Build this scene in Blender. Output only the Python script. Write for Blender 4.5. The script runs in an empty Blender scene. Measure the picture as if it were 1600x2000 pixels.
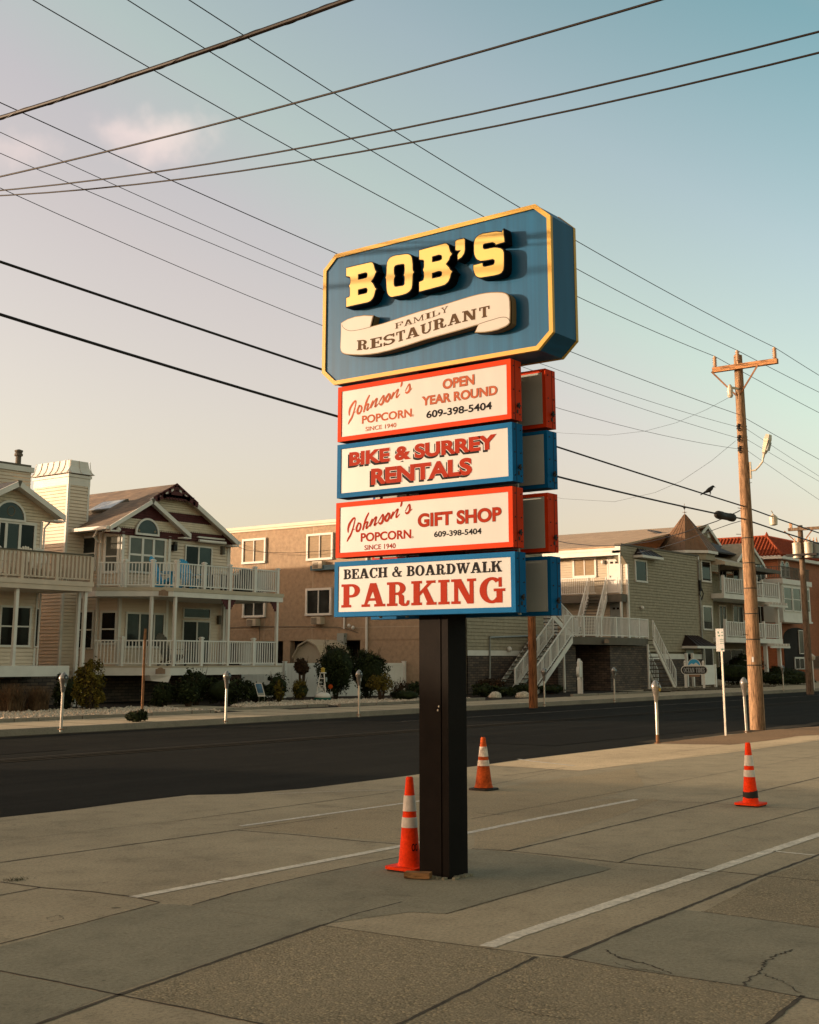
import bpy, bmesh, math, random
from mathutils import Vector, Matrix, noise as mnoise

# ------------------------------------------------------------------ camera, sky, sun, exposure
SC = bpy.context.scene
COL = SC.collection
F_PX, CX, CY, HZ, EYE = 2450.0, 800.0, 790.0, 1288.0, 1.65     # survey of the photograph (1600 x 2000)
PITCH = math.atan((HZ - CY) / F_PX)
HEAD = math.radians(37.3)                                       # camera heading, X runs along the street
SUN_EL = math.radians(7.8)
SUN_AZ = math.atan2(math.cos(HEAD), -math.sin(HEAD))            # sun stands to the left of the view, over the far side of the street

cam_d = bpy.data.cameras.new('camera')
cam = bpy.data.objects.new('camera', cam_d)
COL.objects.link(cam)
cam.location = (0, 0, EYE)
cam.rotation_euler = (math.pi/2 + PITCH, 0, HEAD - math.pi/2)
cam_d.sensor_fit = 'HORIZONTAL'
cam_d.sensor_width = 36
cam_d.lens = 36 * F_PX / 1600
cam_d.shift_y = -(1000 - CY) / 1600
cam_d.clip_start = 0.05
cam_d.clip_end = 4000
SC.camera = cam

W = bpy.data.worlds.new('World')
SC.world = W
W.use_nodes = True
wn, wl = W.node_tree.nodes, W.node_tree.links
wn.clear()
w_out = wn.new('ShaderNodeOutputWorld')
w_bg = wn.new('ShaderNodeBackground')
sky = wn.new('ShaderNodeTexSky')
sky.sky_type = 'NISHITA'
sky.sun_disc = False
sky.sun_elevation = SUN_EL
sky.sun_rotation = math.atan2(-math.sin(HEAD), math.cos(HEAD))
sky.air_density = 1.0
sky.dust_density = 2.0
sky.ozone_density = 2.0
w_bg.inputs['Strength'].default_value = 0.137
# small soft clouds, fixed by direction in the sky
tc = wn.new('ShaderNodeTexCoord')
def wmath(op, a, b=None):
    n = wn.new('ShaderNodeMath'); n.operation = op
    for i, v in enumerate((a, b)):
        if v is None: continue
        if isinstance(v, (int, float)): n.inputs[i].default_value = v
        else: wl.new(v, n.inputs[i])
    return n.outputs[0]
def cloud(direction, size, amount):
    v = Vector(direction).normalized()
    d = wn.new('ShaderNodeVectorMath'); d.operation = 'SUBTRACT'
    d.inputs[1].default_value = v
    wl.new(tc.outputs['Generated'], d.inputs[0])
    s = wn.new('ShaderNodeVectorMath'); s.operation = 'MULTIPLY'
    s.inputs[1].default_value = (1, 1, 2.0)
    wl.new(d.outputs[0], s.inputs[0])
    l = wn.new('ShaderNodeVectorMath'); l.operation = 'LENGTH'
    wl.new(s.outputs[0], l.inputs[0])
    nz = wn.new('ShaderNodeTexNoise'); nz.inputs['Scale'].default_value = 2.2/size; nz.inputs['Detail'].default_value = 3
    wl.new(d.outputs[0], nz.inputs['Vector'])
    f = wmath('SUBTRACT', 1.0, wmath('DIVIDE', l.outputs['Value'], size))
    f = wmath('ADD', wmath('MULTIPLY', f, 0.9), wmath('MULTIPLY', wmath('SUBTRACT', nz.outputs['Fac'], 0.5), 1.3))
    mr = wn.new('ShaderNodeMapRange'); mr.interpolation_type = 'SMOOTHSTEP'
    mr.inputs['From Min'].default_value = 0.1; mr.inputs['From Max'].default_value = 1.0
    mr.inputs['To Max'].default_value = amount
    wl.new(f, mr.inputs['Value'])
    return mr.outputs[0]
def ray(px, py):
    a = (px - CX) / F_PX; b = -(py - CY) / F_PX
    d = math.cos(PITCH) - b*math.sin(PITCH); z = math.sin(PITCH) + b*math.cos(PITCH)
    c, s = math.cos(HEAD), math.sin(HEAD)
    return Vector((d*c + a*s, d*s - a*c, z))
# the hazy evening sky is warmer toward the sun and the horizon, greener high up on the far side
hsv = wn.new('ShaderNodeHueSaturation')
hsv.inputs['Saturation'].default_value = 0.62
wl.new(sky.outputs[0], hsv.inputs['Color'])
def wdot(v):
    d = wn.new('ShaderNodeVectorMath'); d.operation = 'DOT_PRODUCT'; d.inputs[1].default_value = v
    wl.new(tc.outputs['Generated'], d.inputs[0]); return d.outputs['Value']
height_q = wmath('SUBTRACT', wdot((0, 0, 1)), wmath('MULTIPLY', wdot((math.cos(SUN_AZ), math.sin(SUN_AZ), 0)), 0.55))
hr = wn.new('ShaderNodeValToRGB'); el_ = hr.color_ramp.elements
for i, (p, c) in enumerate(((0.0, (1.33, 1.00, .78)), (.20, (1.40, 1.03, .83)), (.27, (1.38, 1.06, .87)), (.35, (1.27, 1.20, .91)), (.47, (1.10, 1.11, .94)), (.62, (.66, .94, .82)), (.76, (.92, .90, .70)), (1.0, (.98, .88, .64)))):
    e_ = el_[i] if i < 2 else el_.new(p); e_.position = p; e_.color = (c[0]/2, c[1]/2, c[2]/2, 1)
wl.new(height_q, hr.inputs[0])
tint = wn.new('ShaderNodeVectorMath'); tint.operation = 'MULTIPLY'
wl.new(hsv.outputs[0], tint.inputs[0]); wl.new(hr.outputs[0], tint.inputs[1])
t2_ = wn.new('ShaderNodeVectorMath'); t2_.operation = 'SCALE'; t2_.inputs['Scale'].default_value = 2.0
wl.new(tint.outputs[0], t2_.inputs[0])
# rosy tint added to the sky behind the viewer as fill for shaded fronts
back = wn.new('ShaderNodeMapRange'); back.interpolation_type = 'SMOOTHSTEP'
back.inputs['From Min'].default_value = 0.15; back.inputs['From Max'].default_value = -0.45
wl.new(wdot((math.cos(HEAD), math.sin(HEAD), 0)), back.inputs['Value'])
rosy_fill = wn.new('ShaderNodeMix'); rosy_fill.data_type = 'RGBA'; rosy_fill.blend_type = 'MULTIPLY'
wl.new(back.outputs[0], rosy_fill.inputs[0]); wl.new(t2_.outputs[0], rosy_fill.inputs[6]); rosy_fill.inputs[7].default_value = (1.50, 1.18, 0.92, 1)
col = rosy_fill.outputs[2]
for px, py, sz, am in ((300, 268, 0.062, 0.17), (35, 290, 0.04, 0.07)):
    m = wn.new('ShaderNodeMix'); m.data_type = 'RGBA'
    wl.new(cloud(ray(px, py), sz, am), m.inputs[0])
    wl.new(col, m.inputs[6]); m.inputs[7].default_value = (7.4, 5.0, 4.1, 1)
    col = m.outputs[2]
wl.new(col, w_bg.inputs['Color'])
wl.new(w_bg.outputs[0], w_out.inputs['Surface'])

sun_d = bpy.data.lights.new('sun', 'SUN')
sun_d.energy = 3.1
sun_d.angle = math.radians(0.5)
sun_d.color = (1.0, 0.74, 0.50)
sun = bpy.data.objects.new('sun', sun_d)
COL.objects.link(sun)
sdir = Vector((math.cos(SUN_AZ)*math.cos(SUN_EL), math.sin(SUN_AZ)*math.cos(SUN_EL), math.sin(SUN_EL)))
sun.rotation_euler = sdir.to_track_quat('Z', 'Y').to_euler()
sun.location = sdir*60

SC.view_settings.view_transform = 'Standard'
SC.view_settings.look = 'None'
SC.view_settings.exposure = 1.3
SC.view_settings.gamma = 1.0

# ------------------------------------------------------------------ survey: a pixel of the photograph to a point of the place
def at_z(px, py, z=0.0):
    v = ray(px, py); t = (z - EYE)/v.z
    return Vector((v.x*t, v.y*t, z))
def at_y(px, py, y):
    v = ray(px, py); t = y/v.y
    return Vector((v.x*t, y, EYE + v.z*t))
def at_x(px, py, x):
    v = ray(px, py); t = x/v.x
    return Vector((x, v.y*t, EYE + v.z*t))
def at_xy(px, py, x, y):
    v = ray(px, py); t = math.hypot(x, y)/math.hypot(v.x, v.y)
    return EYE + v.z*t

# ------------------------------------------------------------------ mesh and object helpers
BASE = {}
def tag(o, label=None, cat=None, group=None, kind=None):
    if label: o['label'] = label
    if cat: o['category'] = cat
    if group: o['group'] = group
    if kind: o['kind'] = kind
    return o
def thing(name, label, cat, loc, group=None, rz=0.0):
    o = bpy.data.objects.new(name, None)
    o.empty_display_size = 0.3
    COL.objects.link(o); o.location = loc; o.rotation_euler = (0, 0, rz)
    BASE[o.name] = Vector(loc)
    return tag(o, label, cat, group)
def base_of(parent):
    return BASE.get(parent.name, Vector((0, 0, 0))) if parent else Vector((0, 0, 0))
def link(name, me, parent=None, loc=None):
    o = bpy.data.objects.new(name, me)
    COL.objects.link(o)
    if parent:
        o.parent = parent; BASE[o.name] = base_of(parent)
    elif loc is not None:
        o.location = loc; BASE[o.name] = Vector(loc)
    return o
def copy_tree(o, parent=None):
    c = o.copy(); COL.objects.link(c)
    if parent: c.parent = parent
    for ch in list(o.children): copy_tree(ch, c)
    return c

class MB:
    def __init__(s): s.v = []; s.f = []; s.m = []; s.k = 0
    def add(s, vs, fs):
        b = len(s.v); s.v += [tuple(p) for p in vs]
        for f in fs: s.f.append([b+i for i in f]); s.m.append(s.k)
        return s
    def poly(s, pts): return s.add(pts, [list(range(len(pts)))])
    def box(s, x0, y0, z0, x1, y1, z1):
        x0, x1 = min(x0, x1), max(x0, x1); y0, y1 = min(y0, y1), max(y0, y1); z0, z1 = min(z0, z1), max(z0, z1)
        return s.add([(x0,y0,z0),(x1,y0,z0),(x1,y1,z0),(x0,y1,z0),(x0,y0,z1),(x1,y0,z1),(x1,y1,z1),(x0,y1,z1)],
              [[3,2,1,0],[4,5,6,7],[0,1,5,4],[1,2,6,5],[2,3,7,6],[3,0,4,7]])
    def obox(s, c, a, b, d):
        c, a, b, d = Vector(c), Vector(a), Vector(b), Vector(d)
        vs = [c+i*a+j*b+k*d for k in (-1,1) for i, j in ((-1,-1),(1,-1),(1,1),(-1,1))]
        return s.add(vs, [[3,2,1,0],[4,5,6,7],[0,1,5,4],[1,2,6,5],[2,3,7,6],[3,0,4,7]])
    def beam(s, p, q, w, h, up=(0,0,1)):
        p, q = Vector(p), Vector(q); d = q-p
        u = Vector(up); side = d.cross(u)
        if side.length < 1e-6: side = d.cross(Vector((1,0,0)))
        side.normalize(); u = side.cross(d).normalized()
        return s.obox((p+q)/2, d/2, side*w/2, u*h/2)
    def tube(s, pts, r, n=8, caps=True):
        pts = [Vector(p) for p in pts]; rs = r if isinstance(r, (list, tuple)) else [r]*len(pts)
        b = len(s.v); ref = None
        for i, p in enumerate(pts):
            d = (pts[min(i+1, len(pts)-1)] - pts[max(i-1, 0)])
            d = d.normalized() if d.length > 1e-9 else Vector((0,0,1))
            if ref is None:
                ref = d.cross(Vector((0,0,1)))
                if ref.length < 1e-3: ref = Vector((1,0,0))
            a = (ref - d*ref.dot(d)).normalized(); ref = a
            c = d.cross(a)
            for k in range(n):
                t = 2*math.pi*k/n
                s.v.append(tuple(p + (a*math.cos(t) + c*math.sin(t))*rs[i]))
        for i in range(len(pts)-1):
            for k in range(n):
                k2 = (k+1) % n
                s.f.append([b+i*n+k, b+i*n+k2, b+(i+1)*n+k2, b+(i+1)*n+k]); s.m.append(s.k)
        if caps:
            s.f.append([b+k for k in reversed(range(n))]); s.m.append(s.k)
            s.f.append([b+(len(pts)-1)*n+k for k in range(n)]); s.m.append(s.k)
        return s
    def lathe(s, prof, n=16, c=(0,0,0), sx=1.0, sy=1.0, rot=0.0):
        b = len(s.v)
        for r, z in prof:
            for k in range(n):
                t = 2*math.pi*k/n + rot
                s.v.append((c[0]+r*sx*math.cos(t), c[1]+r*sy*math.sin(t), c[2]+z))
        for i in range(len(prof)-1):
            for k in range(n):
                k2 = (k+1) % n
                s.f.append([b+i*n+k, b+i*n+k2, b+(i+1)*n+k2, b+(i+1)*n+k]); s.m.append(s.k)
        s.f.append([b+k for k in reversed(range(n))]); s.m.append(s.k)
        s.f.append([b+(len(prof)-1)*n+k for k in range(n)]); s.m.append(s.k)
        return s
    def prism(s, pts, ext):
        """a polygon in space pushed along a vector"""
        pts = [Vector(p) for p in pts]; e = Vector(ext); n = len(pts)
        fs = [list(range(n))[::-1], list(range(n, 2*n))]
        fs += [[i, (i+1) % n, n+(i+1) % n, n+i] for i in range(n)]
        return s.add(pts + [p+e for p in pts], fs)
    def build(s, name, mats, parent=None, loc=None, smooth=False, fix=True, auto=None):
        off = base_of(parent) if parent else Vector(loc or (0,0,0))
        me = bpy.data.meshes.new(name)
        me.from_pydata([(p[0]-off.x, p[1]-off.y, p[2]-off.z) for p in s.v], [], s.f)
        for m in (mats if isinstance(mats, (list, tuple)) else [mats]): me.materials.append(m)
        if any(s.m): me.polygons.foreach_set('material_index', s.m)
        if fix:
            bm = bmesh.new(); bm.from_mesh(me)
            bmesh.ops.recalc_face_normals(bm, faces=bm.faces)
            if auto is not None:
                for e in bm.edges:
                    e.smooth = not (len(e.link_faces) == 2 and e.calc_face_angle(0) > auto)
            bm.to_mesh(me); bm.free()
        if smooth or auto is not None: me.polygons.foreach_set('use_smooth', [True]*len(me.polygons))
        me.update()
        return link(name, me, parent, loc)

def solo(mb, name, mats, label, cat, group=None, loc=None, **kw):
    if loc is None:
        xs = [p[0] for p in mb.v]; ys = [p[1] for p in mb.v]; zs = [p[2] for p in mb.v]
        loc = ((min(xs)+max(xs))/2, (min(ys)+max(ys))/2, min(zs))
    return tag(mb.build(name, mats, None, loc, **kw), label, cat, group)
def struct(mb, name, mats, **kw):
    return tag(mb.build(name, mats, **kw), kind='structure')

# ------------------------------------------------------------------ materials (all procedural)
def new_mat(name):
    m = bpy.data.materials.new(name); m.use_nodes = True
    return m, m.node_tree.nodes, m.node_tree.links, m.node_tree.nodes['Principled BSDF']
def noise_node(n, l, co, scale, detail=4.0, rough=0.55, dist=0.0):
    t = n.new('ShaderNodeTexNoise'); t.inputs['Scale'].default_value = scale
    t.inputs['Detail'].default_value = detail; t.inputs['Roughness'].default_value = rough
    t.inputs['Distortion'].default_value = dist
    l.new(co, t.inputs['Vector']); return t
def ramp(n, l, fac, stops):
    r = n.new('ShaderNodeValToRGB'); e = r.color_ramp.elements
    while len(e) > 1: e.remove(e[-1])
    for i, (p, c) in enumerate(stops):
        x = e[0] if i == 0 else e.new(p)
        x.position = p; x.color = (*c, 1) if len(c) == 3 else c
    l.new(fac, r.inputs[0]); return r.outputs[0]
def mixc(n, l, fac, a, b, mode='MIX'):
    m = n.new('ShaderNodeMix'); m.data_type = 'RGBA'; m.blend_type = mode
    for i, v in ((0, fac), (6, a), (7, b)):
        if isinstance(v, (int, float)): m.inputs[i].default_value = v
        elif isinstance(v, tuple): m.inputs[i].default_value = (*v[:3], 1)
        else: l.new(v, m.inputs[i])
    return m.outputs[2]
def bump(n, l, h, bs, strength, dist):
    b = n.new('ShaderNodeBump'); b.inputs['Strength'].default_value = strength; b.inputs['Distance'].default_value = dist
    l.new(h, b.inputs['Height']); l.new(b.outputs[0], bs.inputs['Normal'])
def sc(c, k): return tuple(min(1, x*k) for x in c[:3])
def M(name, c, rough=0.6, var=0.12, scale=3.0, bmp=0.0, bscale=60.0, metal=0.0, spec=0.2, stretch=None, fine=0.0):
    m, n, l, bs = new_mat(name)
    co = n.new('ShaderNodeTexCoord').outputs['Object']
    if stretch:
        mp = n.new('ShaderNodeMapping'); mp.inputs['Scale'].default_value = stretch
        l.new(co, mp.inputs[0]); co = mp.outputs[0]
    t = noise_node(n, l, co, scale, 5)
    col = ramp(n, l, t.outputs['Fac'], [(0.3, sc(c, 1-var)), (0.7, sc(c, 1+var))])
    if fine:
        t2 = noise_node(n, l, co, bscale, 2)
        col = mixc(n, l, 1.0, col, ramp(n, l, t2.outputs['Fac'], [(0.3, (1-fine,)*3), (0.7, (1,)*3)]), 'MULTIPLY')
    l.new(col, bs.inputs['Base Color'])
    bs.inputs['Roughness'].default_value = rough; bs.inputs['Metallic'].default_value = metal
    bs.inputs['Specular IOR Level'].default_value = spec
    if bmp:
        t3 = noise_node(n, l, co, bscale, 3)
        bump(n, l, t3.outputs['Fac'], bs, 0.6, bmp)
    return m
def wallvec(n, l, mode='wall'):
    co = n.new('ShaderNodeTexCoord').outputs['Object']
    sp = n.new('ShaderNodeSeparateXYZ'); l.new(co, sp.inputs[0])
    ad = n.new('ShaderNodeMath'); ad.operation = 'ADD'
    l.new(sp.outputs[0], ad.inputs[0]); l.new(sp.outputs[1], ad.inputs[1])
    cb = n.new('ShaderNodeCombineXYZ'); l.new(ad.outputs[0], cb.inputs[0]); l.new(sp.outputs[2], cb.inputs[1])
    return co, cb.outputs[0]
def brickmat(name, c1, c2, mortar, bw, bh, ms=0.012, rough=0.85, bmp=0.006, bias=0.0, off=0.5, var=0.2):
    m, n, l, bs = new_mat(name)
    co, v = wallvec(n, l)
    b = n.new('ShaderNodeTexBrick'); l.new(v, b.inputs['Vector'])
    b.inputs['Scale'].default_value = 1.0; b.inputs['Brick Width'].default_value = bw; b.inputs['Row Height'].default_value = bh
    b.inputs['Mortar Size'].default_value = ms; b.inputs['Mortar Smooth'].default_value = 0.3; b.inputs['Bias'].default_value = bias
    b.offset = off
    b.inputs['Color1'].default_value = (*c1, 1); b.inputs['Color2'].default_value = (*c2, 1); b.inputs['Mortar'].default_value = (*mortar, 1)
    t = noise_node(n, l, co, 2.0, 6)
    col = mixc(n, l, 1.0, b.outputs['Color'], ramp(n, l, t.outputs['Fac'], [(0.3, (1-var,)*3), (0.7, (1, 1, 1))]), 'MULTIPLY')
    l.new(col, bs.inputs['Base Color']); bs.inputs['Roughness'].default_value = rough
    inv = n.new('ShaderNodeMath'); inv.operation = 'SUBTRACT'; inv.inputs[0].default_value = 1; l.new(b.outputs['Fac'], inv.inputs[1])
    bump(n, l, inv.outputs[0], bs, 0.8, bmp)
    return m
def concrete(name, c, stain=0.3, speck=0.12, agg=0.0, rough=0.92, spec=0.12, track=0.0):
    m, n, l, bs = new_mat(name)
    co = n.new('ShaderNodeTexCoord').outputs['Object']
    big = noise_node(n, l, co, 0.32, 6, 0.6, 0.5); mid = noise_node(n, l, co, 2.6, 9, 0.72, 0.3)
    grain = noise_node(n, l, co, 38.0, 8, 0.8); fin = noise_node(n, l, co, 190.0, 2, 0.7)
    a = ramp(n, l, big.outputs['Fac'], [(0.3, sc(c, 1-stain*.55)), (0.5, c), (0.7, sc(c, 1+stain*0.3))])
    a = mixc(n, l, 1.0, a, ramp(n, l, mid.outputs['Fac'], [(0.30, (1-stain*0.75,)*3), (0.48, (1-stain*.1,)*3), (0.7, (1.08,)*3)]), 'MULTIPLY')
    a = mixc(n, l, 1.0, a, ramp(n, l, grain.outputs['Fac'], [(0.34, (1-speck*3.2,)*3), (0.5, (1,)*3), (0.68, (1+speck*1.8,)*3)]), 'MULTIPLY')
    a = mixc(n, l, 1.0, a, ramp(n, l, fin.outputs['Fac'], [(0.3, (1-speck*1.6,)*3), (0.7, (1+speck,)*3)]), 'MULTIPLY')
    # dark spots: gum, oil drips, at random
    for vs_, r0, r1, dk, gs in ((1.4, 0.028, 0.045, 0.42, 0.8), (5.0, 0.035, 0.06, 0.55, 1.7), (0.55, 0.05, 0.16, 0.72, 0.5)):
        sp = n.new('ShaderNodeTexVoronoi'); sp.inputs['Scale'].default_value = vs_; l.new(co, sp.inputs['Vector'])
        ws = n.new('ShaderNodeMath'); ws.operation = 'MULTIPLY_ADD'; l.new(mid.outputs['Fac'], ws.inputs[0]); ws.inputs[1].default_value = r1*1.6; l.new(sp.outputs['Distance'], ws.inputs[2])
        gate = noise_node(n, l, co, gs, 2)
        spot = ramp(n, l, ws.outputs[0], [(r0+r1*.8, (dk,)*3), (r1*2.0, (1, 1, 1))])
        a = mixc(n, l, ramp(n, l, gate.outputs['Fac'], [(0.52, (0, 0, 0)), (0.58, (1, 1, 1))]), a, mixc(n, l, 1.0, a, spot, 'MULTIPLY'))
    if track:                                                     # wheel tracks and drag marks running along the street
        mp = n.new('ShaderNodeMapping'); mp.inputs['Scale'].default_value = (0.03, 1, 1); l.new(co, mp.inputs[0])
        tn = noise_node(n, l, mp.outputs[0], 1.1, 5, 0.7); a = mixc(n, l, 1.0, a, ramp(n, l, tn.outputs['Fac'], [(0.3, (1-track,)*3), (0.7, (1+track,)*3)]), 'MULTIPLY')
    h = grain.outputs['Fac']; hd = 0.004
    if agg:
        wc = n.new('ShaderNodeVectorMath'); wc.operation = 'MULTIPLY_ADD'; l.new(grain.outputs['Color'], wc.inputs[0]); wc.inputs[1].default_value = (.012,)*3; l.new(co, wc.inputs[2])
        vo = n.new('ShaderNodeTexVoronoi'); vo.inputs['Scale'].default_value = 72.0; l.new(wc.outputs[0], vo.inputs['Vector'])
        hs = n.new('ShaderNodeSeparateColor'); l.new(vo.outputs['Color'], hs.inputs[0])
        st = ramp(n, l, hs.outputs[0], [(0.0, sc(c, 0.5)), (0.45, sc(c, 0.85)), (0.8, sc(c, 1.15)), (1.0, (c[0]*1.75, c[1]*1.65, c[2]*1.45))])
        edge = ramp(n, l, vo.outputs['Distance'], [(0.35, (1, 1, 1)), (0.75, (0.38, 0.36, 0.32))])
        st = mixc(n, l, 1.0, st, edge, 'MULTIPLY')
        st = mixc(n, l, 1.0, st, ramp(n, l, big.outputs['Fac'], [(0.3, (0.8,)*3), (0.65, (1.1,)*3)]), 'MULTIPLY')
        pm = ramp(n, l, mid.outputs['Fac'], [(0.36, (0.25,)*3), (0.58, (1,)*3)])
        a = mixc(n, l, mixc(n, l, 1.0, (agg,)*3, pm, 'MULTIPLY'), a, st)
        inv = n.new('ShaderNodeMath'); inv.operation = 'SUBTRACT'; inv.inputs[0].default_value = 1; l.new(vo.outputs['Distance'], inv.inputs[1])
        h = inv.outputs[0]; hd = 0.006
    l.new(a, bs.inputs['Base Color']); bs.inputs['Roughness'].default_value = rough; bs.inputs['Specular IOR Level'].default_value = spec
    bump(n, l, h, bs, 0.8, hd)
    return m
def glass(name, c, rough=0.06, spec=0.5):
    m, n, l, bs = new_mat(name)
    co = n.new('ShaderNodeTexCoord').outputs['Object']
    t = noise_node(n, l, co, 1.3, 3)
    l.new(ramp(n, l, t.outputs['Fac'], [(0.35, sc(c, 0.55)), (0.65, sc(c, 1.5))]), bs.inputs['Base Color'])
    bs.inputs['Roughness'].default_value = rough; bs.inputs['Specular IOR Level'].default_value = spec
    w = noise_node(n, l, co, 1.1, 1); bump(n, l, w.outputs['Fac'], bs, 0.15, 0.02)
    return m
def woodmat(name, c1, c2, scale=6.0, stretch=(1, 1, 0.08)):
    m, n, l, bs = new_mat(name)
    co = n.new('ShaderNodeTexCoord').outputs['Object']
    mp = n.new('ShaderNodeMapping'); mp.inputs['Scale'].default_value = stretch; l.new(co, mp.inputs[0])
    t = noise_node(n, l, mp.outputs[0], scale, 8, 0.65, 0.5); t2 = noise_node(n, l, mp.outputs[0], scale*6, 4, 0.6)
    a = ramp(n, l, t.outputs['Fac'], [(0.3, c2), (0.52, c1), (0.75, sc(c1, 1.25))])
    a = mixc(n, l, 1.0, a, ramp(n, l, t2.outputs['Fac'], [(0.36, (0.28,)*3), (0.52, (1,)*3)]), 'MULTIPLY')
    l.new(a, bs.inputs['Base Color']); bs.inputs['Roughness'].default_value = 0.9; bs.inputs['Specular IOR Level'].default_value = 0.15
    bump(n, l, t2.outputs['Fac'], bs, 0.8, 0.01)
    return m

MT = {}
MT['white'] = M('white_paint', (0.60, 0.58, 0.53), 0.6, 0.08, 2.0, spec=0.25)
MT['vinyl'] = M('white_vinyl', (0.62, 0.61, 0.57), 0.55, 0.06, 2.0, spec=0.25)
MT['cream'] = M('cream_siding', (0.63, 0.53, 0.42), 0.65, 0.09, 1.2, spec=0.2, fine=0.06, bscale=3)
MT['beige'] = M('beige_rail', (0.52, 0.43, 0.34), 0.6, 0.08, 2.0)
MT['tantrim'] = M('tan_trim', (0.42, 0.36, 0.27), 0.6, 0.08, 2.0)
MT['maroon'] = M('maroon_shingle', (0.075, 0.022, 0.022), 0.7, 0.25, 6.0)
MT['scallop'] = M('cream_scallop', (0.60, 0.52, 0.40), 0.7, 0.10, 6.0)
MT['stucco'] = M('tan_stucco', (0.35, 0.255, 0.17), 0.95, 0.16, 5.0, bmp=0.02, bscale=45, fine=0.22)
MT['greywall'] = M('grey_shingle_wall', (0.30, 0.265, 0.195), 0.9, 0.16, 4.0, bmp=0.004, bscale=80, fine=0.12, spec=0.15)
MT['greydark'] = M('grey_trim', (0.11, 0.098, 0.078), 0.8, 0.12, 3.0)
MT['glass'] = glass('window_glass', (0.022, 0.025, 0.023), 0.12, 0.26)
MT['glassdark'] = glass('dark_glass', (0.010, 0.009, 0.008), 0.10, 0.12)
MT['blind'] = M('window_blind', (0.26, 0.19, 0.115), 0.6, 0.15, 3.0, spec=0.1, stretch=(1, 1, 8))
MT['black'] = M('black_paint', (0.012, 0.011, 0.010), 0.55, 0.2, 3.0)
MT['polepaint'] = M('black_steel', (0.006, 0.0045, 0.0035), 0.75, 0.3, 4.0, bmp=0.002, bscale=30, spec=0.08)
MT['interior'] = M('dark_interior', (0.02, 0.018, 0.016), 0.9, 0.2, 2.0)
MT['roofgrey'] = brickmat('asphalt_roof', (0.235, 0.165, 0.11), (0.15, 0.11, 0.08), (0.07, 0.055, 0.04), 0.35, 0.09, 0.006, bmp=0.008, var=0.3)
MT['rooftan'] = brickmat('tan_roof', (0.50, 0.355, 0.22), (0.36, 0.25, 0.155), (0.18, 0.125, 0.08), 0.35, 0.09, 0.006, bmp=0.008, var=0.3)
MT['roofdark'] = brickmat('dark_roof', (0.05, 0.052, 0.055), (0.035, 0.036, 0.04), (0.02, 0.02, 0.02), 0.35, 0.09, 0.006, bmp=0.008)
MT['tile'] = M('clay_tile', (0.21, 0.045, 0.018), 0.8, 0.3, 5.0, spec=0.1)
MT['brick'] = brickmat('red_brick', (0.38, 0.115, 0.042), (0.28, 0.08, 0.03), (0.26, 0.15, 0.085), 0.22, 0.075, 0.010)
MT['stone'] = brickmat('ledger_stone', (0.15, 0.105, 0.075), (0.06, 0.045, 0.038), (0.02, 0.017, 0.014), 0.32, 0.11, 0.012, bmp=0.03, var=0.45)
MT['bronze'] = M('bronze_metal_roof', (0.16, 0.095, 0.055), 0.5, 0.15, 2.0, metal=0.3)
MT['metalroof'] = M('dark_metal_roof', (0.030, 0.020, 0.018), 0.45, 0.2, 2.0, metal=0.3)
MT['galv'] = M('galvanised', (0.42, 0.40, 0.36), 0.38, 0.2, 6.0, metal=0.85)
MT['greysteel'] = M('grey_steel', (0.24, 0.26, 0.25), 0.5, 0.15, 3.0, metal=0.3)
MT['meter'] = M('meter_casting', (0.30, 0.285, 0.26), 0.32, 0.3, 9.0, metal=0.75)
MT['rust'] = M('rusty_steel', (0.17, 0.085, 0.04), 0.8, 0.5, 7.0)
MT['wire'] = M('black_cable', (0.012, 0.012, 0.012), 0.42, 0.1, 3.0)
MT['wirebrown'] = M('weathered_cable', (0.011, 0.0075, 0.005), 0.5, 0.2, 3.0, spec=0.12)
MT['pole'] = woodmat('utility_pole_wood', (0.30, 0.185, 0.105), (0.10, 0.055, 0.03), 11.0)
MT['polegrey'] = woodmat('grey_pole_wood', (0.17, 0.12, 0.08), (0.07, 0.045, 0.03), 9.0)
MT['shade'] = M('window_shade', (0.095, 0.098, 0.085), 0.18, 0.18, 2.0)
MT['polebrown'] = woodmat('brown_pole_wood', (0.20, 0.085, 0.035), (0.09, 0.038, 0.018), 7.0)
MT['arm'] = woodmat('crossarm_wood', (0.38, 0.19, 0.085), (0.20, 0.10, 0.05), 7.0, (0.3, 0.08, 1))
MT['porcelain'] = M('porcelain', (0.50, 0.32, 0.20), 0.3, 0.1, 4.0)
MT['lampgrey'] = M('lamp_casting', (0.46, 0.41, 0.32), 0.5, 0.1, 4.0, metal=0.2)
MT['leaf'] = M('dark_leaf', (0.014, 0.020, 0.006), 0.75, 0.6, 5.0, spec=0.1)
MT['leafy'] = M('yellow_green_leaf', (0.085, 0.066, 0.010), 0.7, 0.6, 5.0, spec=0.1)
MT['leafred'] = M('dull_red_leaf', (0.030, 0.018, 0.009), 0.75, 0.5, 5.0, spec=0.1)
for k_, c_ in (('leaf', (0.035, 0.044, 0.014)), ('leafy', (0.15, 0.115, 0.02)), ('leafred', (0.06, 0.030, 0.014))): MT[k_+'_new'] = M(k_+'_new_growth', c_, 0.7, 0.4, 6.0, spec=0.12)
MT['twig'] = M('twig', (0.05, 0.034, 0.022), 0.9, 0.3, 6.0)
MT['dry'] = M('dry_grass', (0.12, 0.075, 0.04), 0.85, 0.5, 6.0)
MT['mulch'] = M('mulch', (0.022, 0.015, 0.010), 0.95, 0.5, 12.0, bmp=0.03, bscale=25)
MT['stonewhite'] = M('white_stone', (0.42, 0.355, 0.27), 0.85, 0.6, 22.0)
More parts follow.
